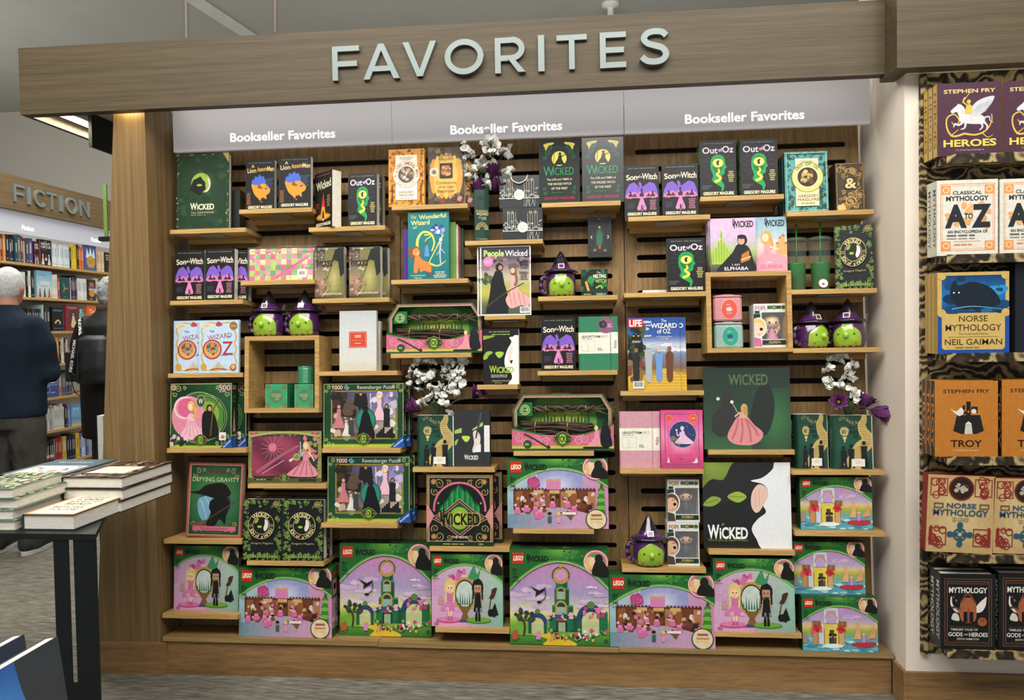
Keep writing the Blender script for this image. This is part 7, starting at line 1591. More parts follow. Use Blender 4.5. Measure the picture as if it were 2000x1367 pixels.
# --- book-shaped vases
def make_vase(w, h):
    t = .055; r = empty('book_shaped_vase'); mb = MB(); n = 8
    # book with a rounded spine at its left, hollow white top
    prof = [(w/2,0),(w/2,t)]+[(-w/2+.02-.02*sin(PI*i/n), t/2+t/2*cos(PI*i/n)) for i in range(n+1)]
    mb.loft([[(x, y, z) for x, y in prof] for z in (0, h)], '#15402e', cap=False); mb.add([(x, y, .0) for x, y in prof], [tuple(range(len(prof)))[::-1]], '#15402e')
    a = Art(mb, (-w/2+.02, 0, 0), (1,0,0), (0,0,1), w-.02, h); art_vase_book(a)
    a = Art(mb, (-w/2-.0006, t/2+.012, 0), (0,-1,0), (0,0,1), .024, h); a.text('WIZARD', .5, .62, .03, '#cdb76c', .8); a.text('OZ', .5, .55, .03, '#cdb76c', .5)
    mb.build('book_body', 'printed_gloss', r)
    mb = MB(); inn = [(x*.93, t/2+(y-t/2)*.85) for x, y in prof]; k = len(prof)
    mb.add([(x, y, h) for x, y in prof]+[(x, y, h+.0008) for x, y in inn]+[(x, y, h-.03) for x, y in inn], [(i, (i+1) % k, k+(i+1) % k, k+i) for i in range(k)]+[(k+i, k+(i+1) % k, 2*k+(i+1) % k, 2*k+i) for i in range(k)], '#d9d8d0'); mb.add([(x, y, h-.03) for x, y in inn], [tuple(range(k))], '#3a3a34')
    mb.box((w/2, .003, .002), (w/2+.004, t-.003, h-.002), '#dedcd4'); mb.build('white_rim', 'printed_matte', r)
    return r
vp_ = None
def place_vase(px, led, label, off, yaw=0.0):
    global vp_
    xl, yt, xr, yb = px; u0 = LEDGE[led][2]+.0004; ym = (yt+yb)/2; a0, a1 = inv(xl, ym, off)[0], inv(xr, ym, off)[0]
    w = (a1-a0)/cos(yaw); h = inv((xl+xr)/2, yt, off)[1]-u0
    if vp_ is None: vp_ = (make_vase(w, h), w, h); o = vp_[0]
    else: o = copy_tree(vp_[0]); o.scale = (w/vp_[1], 1, h/vp_[2])
    orient(o, PL((a0+a1)/2, u0, off), 0, yaw); tag(o, label, 'vase', 'book-shaped vases'); return (a0+a1)/2, u0+h, off
v1 = place_vase((812,811,884,909), 'D4', 'starry book-shaped vase in the middle bay, left of the black notebook', .03)
v2 = place_vase((1553,809,1617,913), 'D8', 'starry book-shaped vase at the right, left one of the pair', .045, .12)
v3 = place_vase((1624,811,1703,917), 'D8', 'starry book-shaped vase at the right, right one of the pair', .028)
# the tall one on the top ledge shows its spine
sv = empty('book_shaped_vase'); xa, xb = inv(927, 420, .02)[0], inv(955, 420, .02)[0]; us_ = LEDGE['A5'][2]+.0004; hh = inv(941, 370, .02)[1]-us_; w = xb-xa
mb = MB(); n = 10; d = .115; pr = [(-w/2+w*i/n, .008-.008*sin(PI*i/n)) for i in range(n+1)]+[(w/2, d), (-w/2, d)]
mb.loft([[(x, y, z) for x, y in pr] for z in (0, hh)], '#123a2a', cap=False); mb.add([(x, y, 0) for x, y in pr], [tuple(range(len(pr)))[::-1]], '#123a2a')
a = Art(mb, (-w/2, -.0006, 0), (1,0,0), (0,0,1), w, hh); a.blob(.45,.85,.2,'#0c2018',3,.3); a.text('WONDERFUL', .5, .585, .035, '#cdbf8a', .86); a.text('WIZARD', .52, .53, .055, '#cdbf8a', .84, .02); a.text('of', .34, .465, .03, '#cdbf8a', .16); a.text('OZ', .64, .445, .05, '#cdbf8a', .36, .01)
for q in range(4): a.ring(.5,.22,.42-.07*q,.035,'#b9a86a',1.25,20,0,PI)
a.text('L. Frank Baum',.5,.05,.022,'#cdbf8a',.74)
mb.build('book_body', 'printed_gloss', sv)
mb = MB(); mb.add([(x, y, hh) for x, y in pr], [tuple(range(len(pr)))], '#cfcdc4'); mb.build('white_rim', 'printed_matte', sv)
mb = MB(); a = Art(mb, (w/2+.0003, .03, .01), (0,1,0), (0,0,1), .03, .03); a.rect(0,0,1,1,'#8fa698'); mb.build('price_sticker', 'printed_matte', sv)
orient(sv, PL((xa+xb)/2, us_, .022), 0, .22); tag(sv, 'green book-shaped vase showing its spine on the top middle ledge', 'vase', 'book-shaped vases')
v0 = ((xa+xb)/2+.012, us_+hh, .05)
# --- artificial flowers
def blossom_mesh(seed):
    mb = MB(); g = random.Random(seed)
    for k in range(5):
        a = 2*PI*k/5+g.uniform(-.3,.3); el = g.uniform(.2,1.1); L = .0165*g.uniform(.8,1.25); wd = L*.55
        d = Vector((cos(a)*cos(el), sin(a)*cos(el), sin(el))); s = d.cross(Vector((0,0,1))).normalized()*wd; up = s.cross(d).normalized()*.003
        mb.add([(0,0,0), tuple(d*L*.5-s+up), tuple(d*L*.95-s*.5), tuple(d*L), tuple(d*L*.95+s*.5), tuple(d*L*.5+s+up)], [(0,1,2,3),(0,3,4,5)], g.choice(['#f0efe8','#e6e5dd','#f6f5f0']))
    mb.ball((0,0,0), .0035, '#c9c9b4', n=6); return mb.mesh('white_blossom', 'petal')
BL = [blossom_mesh(k) for k in range(5)]
def lily_mesh(seed, R, closed):
    mb = MB(); g = random.Random(seed)
    for k in range(10):
        a = 2*PI*k/10*1.0+g.uniform(-.15,.15); ring = 1 if k % 2 else .8; pts = []
        for i in range(6):
            f = i/5; out = (closed+(1-closed)*f)*f*R*.62*ring+.003; z = R*1.1*f*(1-.35*(1-closed)*f); wd = R*.26*sin(PI*(.12+.82*f)); 
            c = Vector((cos(a)*out, sin(a)*out, z)); s = Vector((-sin(a), cos(a), 0))*wd; q = Vector((cos(a), sin(a), 0))*wd*.35
            pts.append((c-s-q*.2, c+q*.4, c+s-q*.2))
        cc = g.choice(['#4c1f4a','#5d285a','#3f1a40'])
        for i in range(5):
            for j in range(2): mb.add([pts[i][j], pts[i][j+1], pts[i+1][j+1], pts[i+1][j]], [(0,1,2,3)], mixc(cc, '#7a4076', i/7))
    for k in range(6): mb.tube([(0,0,0),(.004*cos(k),.004*sin(k),R*.55)], .0015, '#c9a83c', n=4)
    return mb.mesh('purple_flower', 'petal', True)
LI = [lily_mesh(3, .055, .35), lily_mesh(5, .06, .75), lily_mesh(6, .06, 1.0)]
def bouquet(anchor, blooms, lilies, label, leaves=4, seed=1):
    """blooms: px points of blossom clusters, lilies: (px, py, kind, direction)"""
    x0, u0, off = anchor; r = empty('artificial_bouquet', PL(x0, u0, off)); base = r.location.copy(); g = random.Random(seed)
    st = MB()
    for (px, py, n, sp, do) in blooms:
        c = inv(px, py, off+do); tip = PL(c[0], c[1], off+do)-base
        st.tube(smooth([(g.uniform(-.008,.008), 0, -.02), tuple(tip*.45+Vector((0,0,.02))), tuple(tip)], 4), .0016, n=5)
        for k in range(n):
            o = bpy.data.objects.new('white_blossom', BL[k % 5]); COL.objects.link(o); o.parent = r
            d = Vector((g.gauss(0,sp), g.gauss(0,sp*.8), g.gauss(0,sp))); o.location = tip+d; o.rotation_euler = (g.uniform(-.9,.9)+.8, g.uniform(-.9,.9), g.uniform(0,6)); q = g.uniform(.9,1.35); o.scale = (q, q, q)
            if k % 2 == 0: st.tube([tuple(tip*.85), tuple(tip+d)], .0009, n=4)
    for (px, py, kind, dr, do) in lilies:
        c = inv(px, py, off+do); dv = Vector(dr).normalized(); tip = PL(c[0], c[1], off+do)-base-dv*.03
        st.tube(smooth([(0,0,-.02), tuple(tip*.5+Vector((0,0,.02))), tuple(tip)], 5), .003, n=6)
        o = bpy.data.objects.new('purple_flower', LI[kind]); COL.objects.link(o); o.parent = r; o.location = tip; o.rotation_euler = dv.to_track_quat('Z', 'Y').to_euler()
    st.build('stem', 'stem_green', r, True)
    for k in range(leaves):
        mb = MB(); a = g.uniform(-1,1); P = [(0,0,.0),(.02*a-.008,-.004,.03),(.045*a,-.01,.06),(.02*a+.008,-.004,.03)]; mb.add(P, [(0,1,2,3),(3,2,1,0)]); mb.build('leaf', 'stem_green', r)
    tag(r, label, 'flowers', 'artificial bouquets')
bouquet(v0, [(958,280,8,.013,-.075),(962,300,6,.014,-.07),(917,300,7,.013,-.025),(907,330,3,.01,-.03),(920,345,8,.016,-.01),(935,330,8,.016,0),(944,318,6,.014,-.03),(988,296,7,.013,0),(985,335,5,.012,-.01),(940,360,8,.016,-.01),(962,345,4,.012,0),(952,283,5,.012,-.075)], [(963,332,1,(0,-.35,1),-.025),(934,366,2,(-.4,-.3,.6),0),(972,362,2,(.4,-.3,.6),0)], 'white and purple flowers in the book vase on the top ledge', 3, 3)
bouquet((v1[0], v1[1], .055), [(812,707,6,.011,-.01),(835,706,5,.010,-.01),(875,708,5,.011,-.01),(904,707,4,.01,-.01),(815,725,6,.013,0),(840,735,8,.015,-.01),(873,728,8,.014,0),(900,735,6,.014,0),(815,750,5,.013,0),(848,757,9,.016,-.01),(884,745,6,.013,0),(862,775,6,.014,-.01),(888,765,7,.013,0),(830,788,7,.014,0),(868,795,7,.013,-.01),(845,775,5,.013,0)], [(932,768,0,(.5,-.4,.6),-.01),(808,795,2,(-.6,-.3,.45),0)], 'large white flower bunch with one purple lily, middle bay', 4, 5)
bouquet((v3[0], v3[1], .055), [(1640,699,7,.011,0),(1622,706,3,.01,0),(1655,712,6,.013,0),(1614,728,4,.011,0),(1622,752,8,.014,0),(1655,745,6,.012,0),(1666,733,4,.011,0),(1658,760,4,.012,0),(1672,778,7,.013,-.01)], [(1638,785,0,(-.25,-.9,.35),-.03),(1690,785,1,(.5,-.1,.8),0),(1718,805,2,(1,-.35,-.25),-.03)], 'white and purple flowers in the book vases at the right', 4, 7)
# ================================================================== patterned shelves on the right wall
YP = YR-.003
zt5, zb5 = aty(1797, 127, YP).z, aty(1800, 1275, YP).z; xp0 = aty(1796, 700, YP).x
pb = MB(); pb.box((xp0, YP-.001, zb5), (5.2, YR-.0003, zt5)); pu = empty('patterned_wall_unit', (xp0, YP, zb5)); o = pb.build('back_panel', 'paisley_print', pu); o.location = (-xp0, -YP, -zb5); tag(pu, 'scroll-patterned brown panel on the white wall at right', 'wall unit')
pf_ = MB(); pf_.box((xp0, YP-.014, zb5), (xp0+.02, YP-.0015, zt5)); pf_.box((xp0+.0205, YP-.014, zt5-.022), (5.2, YP-.0015, zt5)); o = pf_.build('frame_strip', 'paisley_print', pu); o.location = (-xp0, -YP, -zb5)
YB = YP-.125
RS = {}
for k, (py, lb) in enumerate(((302, 'purple hardbacks'), (498, 'cream hardbacks'), (691, 'gold and blue hardbacks'), (893, 'amber hardbacks'), (1084, 'red slipcased books'), (1271, 'black hardbacks'))):
    z = aty(1900, py, YB-.005).z; x0 = xp0+.03; r = empty('patterned_shelf', (x0, YB-.008, z))
    mb = MB(); d = YP-.016-(YB-.008); mb.box((0, 0, -.022), (1.6, d, 0)); mb.build('board', 'paisley_print', r)
    mb = MB(); mb.box((0, -.001, -.026), (1.6, -.0002, .003)); mb.build('front_lip', 'paisley_print', r)
    tag(r, 'scroll-patterned shelf on the right wall under the %s' % lb, 'shelf', 'patterned shelves'); RS[k] = z
def rplace(key, px, row, labels, t, n=1, rot=0.0, dx=0.0, off=0.0):
    xl, yt, xr, yb = px; y = YB+.004+off; z = RS[row]+.0004; ym = (yt+yb)/2
    x0, x1 = aty(xl, ym, y).x, aty(xr, ym, y).x; h = aty((xl+xr)/2, yt, y).z-z
    o = inst(key, x1-x0, h); o.location = ((x0+x1)/2, y, z+(abs(sin(rot))*(x1-x0)/2)); o.rotation_euler = (0, rot, 0); tag(o, labels[0], 'book', 'books on the patterned shelves')
    for k in range(1, n):
        c = copy_tree(o); c.location = ((x0+x1)/2+dx*k, y+(t+.001)*k, o.location.z); tag(c, labels[k], 'book', 'books on the patterned shelves')
for i, side in enumerate(('left', 'right')):
    q = 'cut off at the photo edge' if i else 'nearer the white column'
    rplace('heroes', ((1831,161,1957,299),(1960,156,2086,295))[i], 0, ['front purple hardback with a winged horse, %s' % q, 'second purple hardback back in its stack, %s' % q, 'rearmost purple hardback in its stack, %s' % q], .034, 3)
    rplace('az', ((1830,351,1949,499),(1953,348,2072,497))[i], 1, ['front cream hardback with orange corners, %s' % q, 'second cream hardback with orange corners, %s' % q], .036, 2)
    if not i: rplace('norseblue', (1831,531,1971,691), 2, ['front gold hardback with a blue picture', 'second gold hardback with a blue picture', 'rearmost gold hardback with a blue picture'], .03, 3)
    rplace('troy', ((1826,744,1949,893),(1957,742,2080,892))[i], 3, ['front amber hardback with a black tower, %s' % q, 'second amber hardback with a black tower, %s' % q, 'rearmost amber hardback with a black tower, %s' % q], .032, 3)
    rplace('norsered', ((1807,931,1938,1084),(1939,936,2066,1084))[i], 4, ['red slipcased book with knotwork, %s' % q], .04, 1, rot=.04 if not i else .02, off=-.0)
    rplace('myth', ((1837,1121,1944,1269),(1951,1119,2058,1269))[i], 5, ['front black hardback with a copper helmet, %s' % q, 'second black hardback with a copper helmet, %s' % q], .04, 2)
mb = MB(); mb.box((0, 0, 0), (.16, .04, .30), '#181c26'); o = mb.build('dark_book', 'printed_card'); p = aty(1988, 690, YB+.004); o.location = (p.x, YB+.02, RS[2]+.0004); tag(o, 'dark navy book right of the gold and blue hardbacks', 'book', 'books on the patterned shelves')
# ================================================================== fiction bay at the far left (faces +x)
XF = -3.1; FY0, FY1 = 1.2, 5.2
fz = [1.975, 1.685, 1.392, 1.10, .80, .505, .20]
fb = empty('fiction_bookcase', (XF-.13, 3.2, 0))
def fpart(nm, p0, p1, mat):
    mb = MB(); o = fb.location; mb.box(tuple(Vector(p0)-o), tuple(Vector(p1)-o)); return mb.build(nm, mat, fb)
fpart('back_board', (XF-.30, FY0, 0), (XF-.285, FY1, 2.42), 'white_paint')
fpart('plinth', (XF-.28, FY0, 0), (XF-.0, FY1, .182), 'walnut_plinth')
for z in fz:
    fpart('shelf', (XF-.284, FY0, z-.022), (XF+.012, FY1, z-.0005), 'oak_edge')
for y in (FY0, 2.86, 3.775, 4.69):
    fpart('slotted_upright', (XF-.284, y-.012, .182), (XF-.272, y+.012, 2.2), 'white_paint')
tag(fb, 'tall white backed bookcase full of books at the far left', 'bookcase')
fh = empty('fiction_header', (XF+.06, 3.2, 2.40)); mb = MB(); mb.box((-.06, FY0-3.2, 0), (0, FY1-3.2, .285)); mb.build('fascia_board', 'oak_fascia_side', fh)
FL = [('F',26,46,366,400),('I',52,58,372,405),('C',65,87,377,410),('T',91,109,381,413),('I',115,121,386,416),('O',127,148,388,420),('N',155,173,392,424)]
def ftoy(px, py): return atx(px, py, XF+.06)
for ch, a_, b_, t_, q_ in FL:
    p0, p1 = ftoy(a_, q_), ftoy(b_, t_)
    o = letter_mesh(ch, p1.y-p0.y, .148, .012, lambda x, z, t: (t, x, z)).build('sign_letter', 'silver_letter', fh); o.location = (0, p0.y-3.2, .068)
tag(fh, 'oak header board with pale letters over the far left bookcase', 'sign')
for k, (yc_, lb) in enumerate(((2.40, 'lit fiction sign cut off by the left photo edge'), (3.32, 'lit fiction sign fully in view over the far left bookcase'), (4.235, 'lit fiction sign half hidden by the left column'))):
    s = empty('fiction_sign', (XF+.02, yc_, 2.215)); mb = MB(); mb.box((-.02, -.456, 0), (0, .456, .184)); mb.build('sign_panel', 'lit_sign_white', s)
    mb = MB(); a = Art(mb, (.0, -.456, 0), (0,1,0), (0,0,1), .912, .184); a.k = 20; a.text('Fiction', .5, .32, .20, '#ffffff', .155, .02); mb.build('lettering', 'lit_letters', s); tag(s, lb, 'sign', 'lit fiction signs')
# books: (first px, last px, how many, colours, kind)
WHT, CRM, BLK = ['#dcdcd6', '#d0d4d4'], ['#d8c8a8', '#cdb890'], ['#1c1e20', '#26282c']
ROWS = [
 [(-40,57,17,['#22484c','#1b1e26','#3a4652','#7c3434','#2f3550','#a9a89c','#4c6a64','#cc8a3c','#1b2a30'],'s'),(58,66,1,['#5a4a8a'],'s'),(67,76,1,['#1a1a1c'],'circus'),(77,101,1,['#1a1a1c'],'circus'),(103,138,9,['#c9d6da','#d5dcdc','#bccdd2'],'s'),(139,141,1,['#1c1c1c'],'s'),(142,151,2,['#e0c92a','#d9bd22'],'s'),(152,155,1,BLK,'s'),(156,164,2,['#cf6a34'],'s'),(166,188,1,['#4a5f9a'],'gold'),(190,204,4,['#d6b184','#d9cdb4'],'s'),(205,215,1,['#26221f'],'face')],
 [(-40,12,8,['#2c3a5c','#c9ccc8','#3a3f4a'],'s'),(23,53,9,WHT,'s'),(54,57,1,BLK,'s'),(58,63,1,WHT,'s'),(64,70,2,['#1f1a20','#6a6a64'],'s'),(72,102,1,['#7aa0b4'],'sky'),(103,113,4,['#d8d2c0','#cfd6d6'],'s'),(114,118,1,['#b8443c'],'s'),(119,137,1,['#1f4a46'],'script'),(138,140,1,['#d0d0cc'],'s'),(141,152,4,['#23306a','#1c2444','#2e3f7a','#8a2c2c'],'s'),(154,171,6,WHT,'s'),(172,187,1,['#2a2c2a'],'balloon'),(188,200,2,['#b9b9b0'],'s')],
 [(56,82,6,['#23262a','#1b1c1e','#3a3c40'],'s'),(83,87,2,['#a9c4c8'],'s'),(88,100,4,['#22201e','#6a5a54','#3a3834'],'s'),(102,124,1,['#14171b'],'dark'),(125,127,1,WHT,'s'),(129,155,1,['#7a2c3a'],'lady'),(156,166,3,['#c4cfcc','#4a8a94'],'s'),(168,169,1,['#2c6a4a'],'s'),(170,194,1,['#d9622a'],'orange')],
 [(94,111,4,['#6a2434','#7c2a3a','#a04a5c'],'s'),(112,118,1,['#dd8a3a'],'s'),(119,134,5,['#1d1e22','#d4d2c6','#3a2f34','#c9c4b4'],'s')],
 [(88,115,1,['#3a4a86'],'panel'),(116,123,1,['#9a6a4a'],'s'),(124,142,6,['#23252a','#3a4458','#15171a','#4c5468'],'s')],
 [(66,86,4,['#2a5a64','#c9486c','#6a7a8a'],'s'),(95,127,10,['#9a9a98','#c6c6c2','#7f8082','#b4b4ae'],'s'),(128,132,1,BLK,'s'),(133,139,2,['#4a5aa4','#d08aa0'],'s'),(140,158,1,['#4f93c4'],'beach')],
 [(55,64,2,['#3c3f48','#4a4444'],'s'),(65,86,2,['#c9c2a0','#b8ae8a'],'s'),(91,107,4,['#1b1c1f','#22242a'],'band'),(108,111,1,['#5a6a8a'],'s'),(112,124,3,['#a82c34','#9a242c'],'s'),(125,133,1,['#b8a44a'],'s'),(134,149,4,['#1f2444','#262c52'],'s'),(150,156,1,['#d8b83a'],'s'),(157,190,8,['#3a5a9a','#c4c9cf','#4a6ab0','#8a9ab8','#d4d2cc'],'s')]]
NAMES = ['top', 'second', 'third', 'fourth', 'fifth', 'sixth', 'bottom']
CN = {'#22484c':'teal','#1b1e26':'near-black','#3a4652':'slate','#7c3434':'brick red','#2f3550':'indigo','#a9a89c':'grey','#4c6a64':'sea green','#cc8a3c':'orange','#1b2a30':'dark teal'}
def hue(c):
    r_, g_, b_ = [int(c.lstrip('#')[i:i+2], 16) for i in (0, 2, 4)]; mx, mn = max(r_, g_, b_), min(r_, g_, b_)
    if mx-mn < 26: return 'white' if mx > 190 else 'grey' if mx > 100 else 'black'
    if mx == r_: return ('pink' if b_ > g_ else 'orange' if g_ > 95 and g_ < 165 else 'yellow' if g_ >= 165 else 'red')
    if mx == g_: return 'green'
    return 'pale blue' if mn > 150 else 'blue' if mx > 80 else 'navy'
def face_art(a, kind, col):
    a.rect(0,0,1,1,col)
    if kind == 'circus':
        a.rect(0,0,.08,1,'#a83038'); a.text('THE', .5,.93,.04,'#d8d4cc',.2); a.text('NIGHT', .54, .84, .09, '#d8d4cc', .74, .02); a.text('CIRCUS', .54, .72, .09, '#d8d4cc', .78, .02); a.words(.2,.6,.85,.63,1,'#b8443c')
        for x in (.28,.78): a.poly([(x-.13,.03),(x+.13,.03),(x+.02,.36),(x-.02,.36)], '#c9c9c6'); a.ell(x,.4,.05,'#c9c9c6',1.2)
        a.ring(.53,.32,.12,.02,'#b0424a'); a.poly([(.43,.2),(.63,.2),(.53,.34)],'#d8d4cc')
    elif kind == 'gold':
        a.poly([(.1,.5),(.2,.9),(.35,.6),(.5,.95),(.65,.6),(.8,.9),(.9,.5)],'#d8dce4'); a.ell(.52,.34,.36,'#c69a3c'); a.words(.3,.25,.75,.45,3,'#8a6420',2,.4,'c'); a.ell(.52,.12,.04,'#1a1a1a')
    elif kind == 'sky':
        a.vgrad(0,0,1,1,[(0,'#b5a890'),(.25,'#c9cfc8'),(.6,'#9cbccb'),(1,'#6d9ab8')],6,2); a.words(.15,.82,.85,.88,1,'#5a7f9a'); a.text('SISTERS',.55,.55,.11,'#dfe9ec',.6,.01); a.words(.3,.42,.85,.45,1,'#6a8494')
        for x, c in ((.2,'#7a3a4a'),(.5,'#2f3f4a'),(.8,'#9a4a40')): a.poly([(x-.07,.03),(x+.07,.03),(x+.03,.3),(x-.03,.3)],c); a.ell(x,.33,.03,'#5a4034')
    elif kind == 'script': a.stroke([(.3,.3),(.36,.5),(.34,.72)],.03,'#d9d4b0'); a.text('Julia',.58,.5,.10,'#c9a84a',.4); a.words(.35,.1,.7,.13,1,'#8fa89a')
    elif kind == 'balloon': a.ell(.5,.55,.42,'#3a5aa8',1.0); a.ell(.5,.78,.3,'#c95a2c',.6); a.ell(.5,.32,.36,'#d98a2c',.7); a.words(.15,.45,.85,.6,1,'#e8c04a',2,.7); a.words(.2,.05,.8,.1,1,'#c9c4b8')
    elif kind == 'dark': a.text('LAPVONA',.5,.86,.08,'#5a9ac4',.76,.01); a.stroke([(.25,.32),(.5,.45),(.75,.34),(.6,.3)],.13,'#c9b08c',.05); a.rect(.15,.1,.85,.13,'#3a6a8a')
    elif kind == 'lady': a.words(.15,.86,.85,.93,2,'#d9a0a8',2,.5,'c'); a.rect(.3,.12,.97,.80,'#4a3a34'); a.poly(smooth_closed([(.4,.15),(.45,.45),(.52,.6),(.62,.58),(.68,.4),(.85,.18)]),'#d9c48c'); a.ell(.55,.68,.06,'#c9a088',1.2); a.ell(.55,.72,.06,'#2a1c18',.8)
    elif kind == 'orange': a.text('The',.4,.78,.16,'#f0d8b0',.5,.02,sl=.2); a.text('TH',.5,.3,.16,'#f0d8b0',.5,.02); a.ell(.78,.88,.1,'#c9c4d4')
    elif kind == 'panel': a.frame(.25,.45,.9,.8,.02,'#c4cce4'); a.words(.32,.5,.84,.74,3,'#d4daf0',2,.4,'c'); a.ell(.2,.3,.16,'#27305a'); a.ring(.2,.3,.15,.02,'#c4cce4'); a.words(.4,.15,.9,.2,1,'#aab4d8')
    elif kind == 'beach': a.vgrad(0,0,1,1,[(0,'#c9b890'),(.3,'#4f93b4'),(.6,'#7fb4d4'),(1,'#3f80b8')],6,1); a.text('BLUE',.5,.8,.09,'#e6ecec',.6,.01)
    else: a.words(.15,.6,.85,.9,3,'#b9b4a8',2,.5,'c')
gb = random.Random(11); seen = {}
for ri, row in enumerate(ROWS):
    z = fz[ri]
    for (pa, pb_, n, cs, kind) in row:
        pm = (pa+pb_)/2; pyz = pix((XF, atx(pm, 700, XF).y, z))[1]
        ya, yb_ = atx(pa, pyz-20, XF).y, atx(pb_, pyz-20, XF).y
        hB = gb.uniform(.195, .225); uni = len(cs) <= 3 and n > 3
        if kind in ('s', 'band'):
            dy = (yb_-ya)/n
            for i in range(n):
                c = cs[i % len(cs)] if uni else gb.choice(cs); h = hB if uni else gb.uniform(.19, .235); t = dy-.0012; d = gb.uniform(.13, .16)
                r = empty('shelved_book', (XF-.004-gb.uniform(0, .012), ya+dy*(i+.5), z)); mb = MB()
                mb.box((-.002, -t/2, 0), (0, t/2, h), c); mb.box((-d, -t/2, 0), (-.002, -t/2+.001, h), c); mb.box((-d, t/2-.001, 0), (-.002, t/2, h), c)
                a = Art(mb, (0, -t/2, 0), (0,1,0), (0,0,1), t, h); ink = '#2c2c30' if hue(c) in ('white','pale blue','yellow') else '#d6d0c0'
                if kind == 'band': a.rect(0,.3,1,.42,'#c9c4c0'); a.rect(0,.2,1,.29,'#b03a3a')
                a.k += 1; a.text(gb.choice(['The Story','A Novel','Winter','Stories','Harbour','The Garden','Letters','Night']) if False else 'NOVEL', .5, .62, .5*t/h, ink, .38*h/t, .0, rot=-PI/2) if False else a.rect(.3,.42,.7,.82,mixc(c,ink,.55)); a.rect(.3,.08,.7,.14,mixc(c,ink,.45))
                mb.build('cover', 'printed_card', r); mb = MB(); mb.box((-d+.001, -t/2+.0011, .001), (-.0022, t/2-.0011, h-.003)); mb.build('page_block', 'page_edges', r)
                tag(r, '%s spined book among %s, %s shelf of far left bookcase' % (hue(c), ('matching books' if uni else 'mixed spines'), NAMES[ri]) if n > 1 else 'single %s spined book, %s shelf of the far left bookcase' % (hue(c), NAMES[ri]), 'book', 'spines on the %s fiction shelf, %d' % (NAMES[ri], pa+50) if False else 'spines on the %s fiction shelf' % NAMES[ri])
        else:
            wB = yb_-ya; hB = max(.2, min(.24, wB*1.45)); r = empty('faced_out_book', (XF-.001, (ya+yb_)/2, z)); mb = MB(); mb.box((-.025, -wB/2, 0), (-.023, wB/2, hB), cs[0]); mb.box((-.002, -wB/2, 0), (0, wB/2, hB), cs[0]); mb.box((-.023, -wB/2, 0), (-.002, -wB/2+.001, hB), cs[0])
            face_art(Art(mb, (0, -wB/2, 0), (0,1,0), (0,0,1), wB, hB), kind, cs[0]); mb.build('cover', 'printed_card', r); mb = MB(); mb.box((-.0229, -wB/2+.0011, .001), (-.0021, wB/2-.002, hB-.001)); mb.build('page_block', 'page_edges', r)
            D_ = {'circus': 'black book with pale tents and lettering', 'gold': 'blue and white book with a gold disc', 'face': 'dark book half hidden by the column', 'sky': 'sky blue book with three small figures', 'script': 'dark green book with gold script', 'balloon': 'dark book with a colourful round design', 'dark': 'black book with a reclining shape', 'lady': 'maroon book with a seated lady', 'orange': 'bright orange book with pale lettering', 'panel': 'blue book with outlined panels', 'beach': 'sea blue book'}[kind]
            if kind == 'circus': D_ = ('narrow left copy of ' if pa < 70 else 'wide right copy of ')+D_
            tag(r, '%s, %s far left shelf' % (D_, NAMES[ri]), 'book')
# ================================================================== people
def bake(mb, name, mat, parent, voxel, smooth=6, label=None, cut=None):
    o = mb.build(name, mat, None)
    m1 = o.modifiers.new('r', 'REMESH'); m1.mode = 'VOXEL'; m1.voxel_size = voxel; m1.use_smooth_shade = True
    m2 = o.modifiers.new('s', 'SMOOTH'); m2.iterations = smooth; m2.factor = .5
    dg = bpy.context.evaluated_depsgraph_get(); me = bpy.data.meshes.new_from_object(o.evaluated_get(dg)); o.modifiers.clear(); old = o.data; o.data = me; bpy.data.meshes.remove(old)
    me.materials.clear(); me.materials.append(MATS[mat]); o.parent = parent
    if label: o['label'] = label
    return o
def ringz(cx, cy, z, rx, ry, n=20): return [(cx+rx*cos(2*PI*i/n), cy+ry*sin(2*PI*i/n), z) for i in range(n)]
def loftz(mb, rows): mb.loft([ringz(*r) for r in rows])
def limb(mb, pts, rad, n=10): mb.tube(pts, rad, n=n); [mb.ball(p, r*.98, n=10) for p, r in zip(pts, rad)]
def hand(mb, w, f, side):
    """palm, five fingers: w wrist point, f forward direction"""
    f = Vector(f).normalized(); up = Vector((0,0,1)); s = f.cross(up).normalized()*side; w = Vector(w)
    mb.tube([w, w+f*.045, w+f*.09], [.024, .034, .032], n=10)
    for k in range(4):
        b0 = w+f*.085+s*(.026-.0175*k); L = (.070, .078, .072, .056)[k]
        mb.tube([b0, b0+f*L*.45-up*.006, b0+f*L*.8-up*.025, b0+f*L*.85-up*.045], [.0092, .0088, .008, .007], n=8)
    b0 = w+f*.03+s*.03; mb.tube([b0, b0+f*.03+s*.025, b0+f*.06+s*.022-up*.01], [.0115, .0105, .009], n=8)
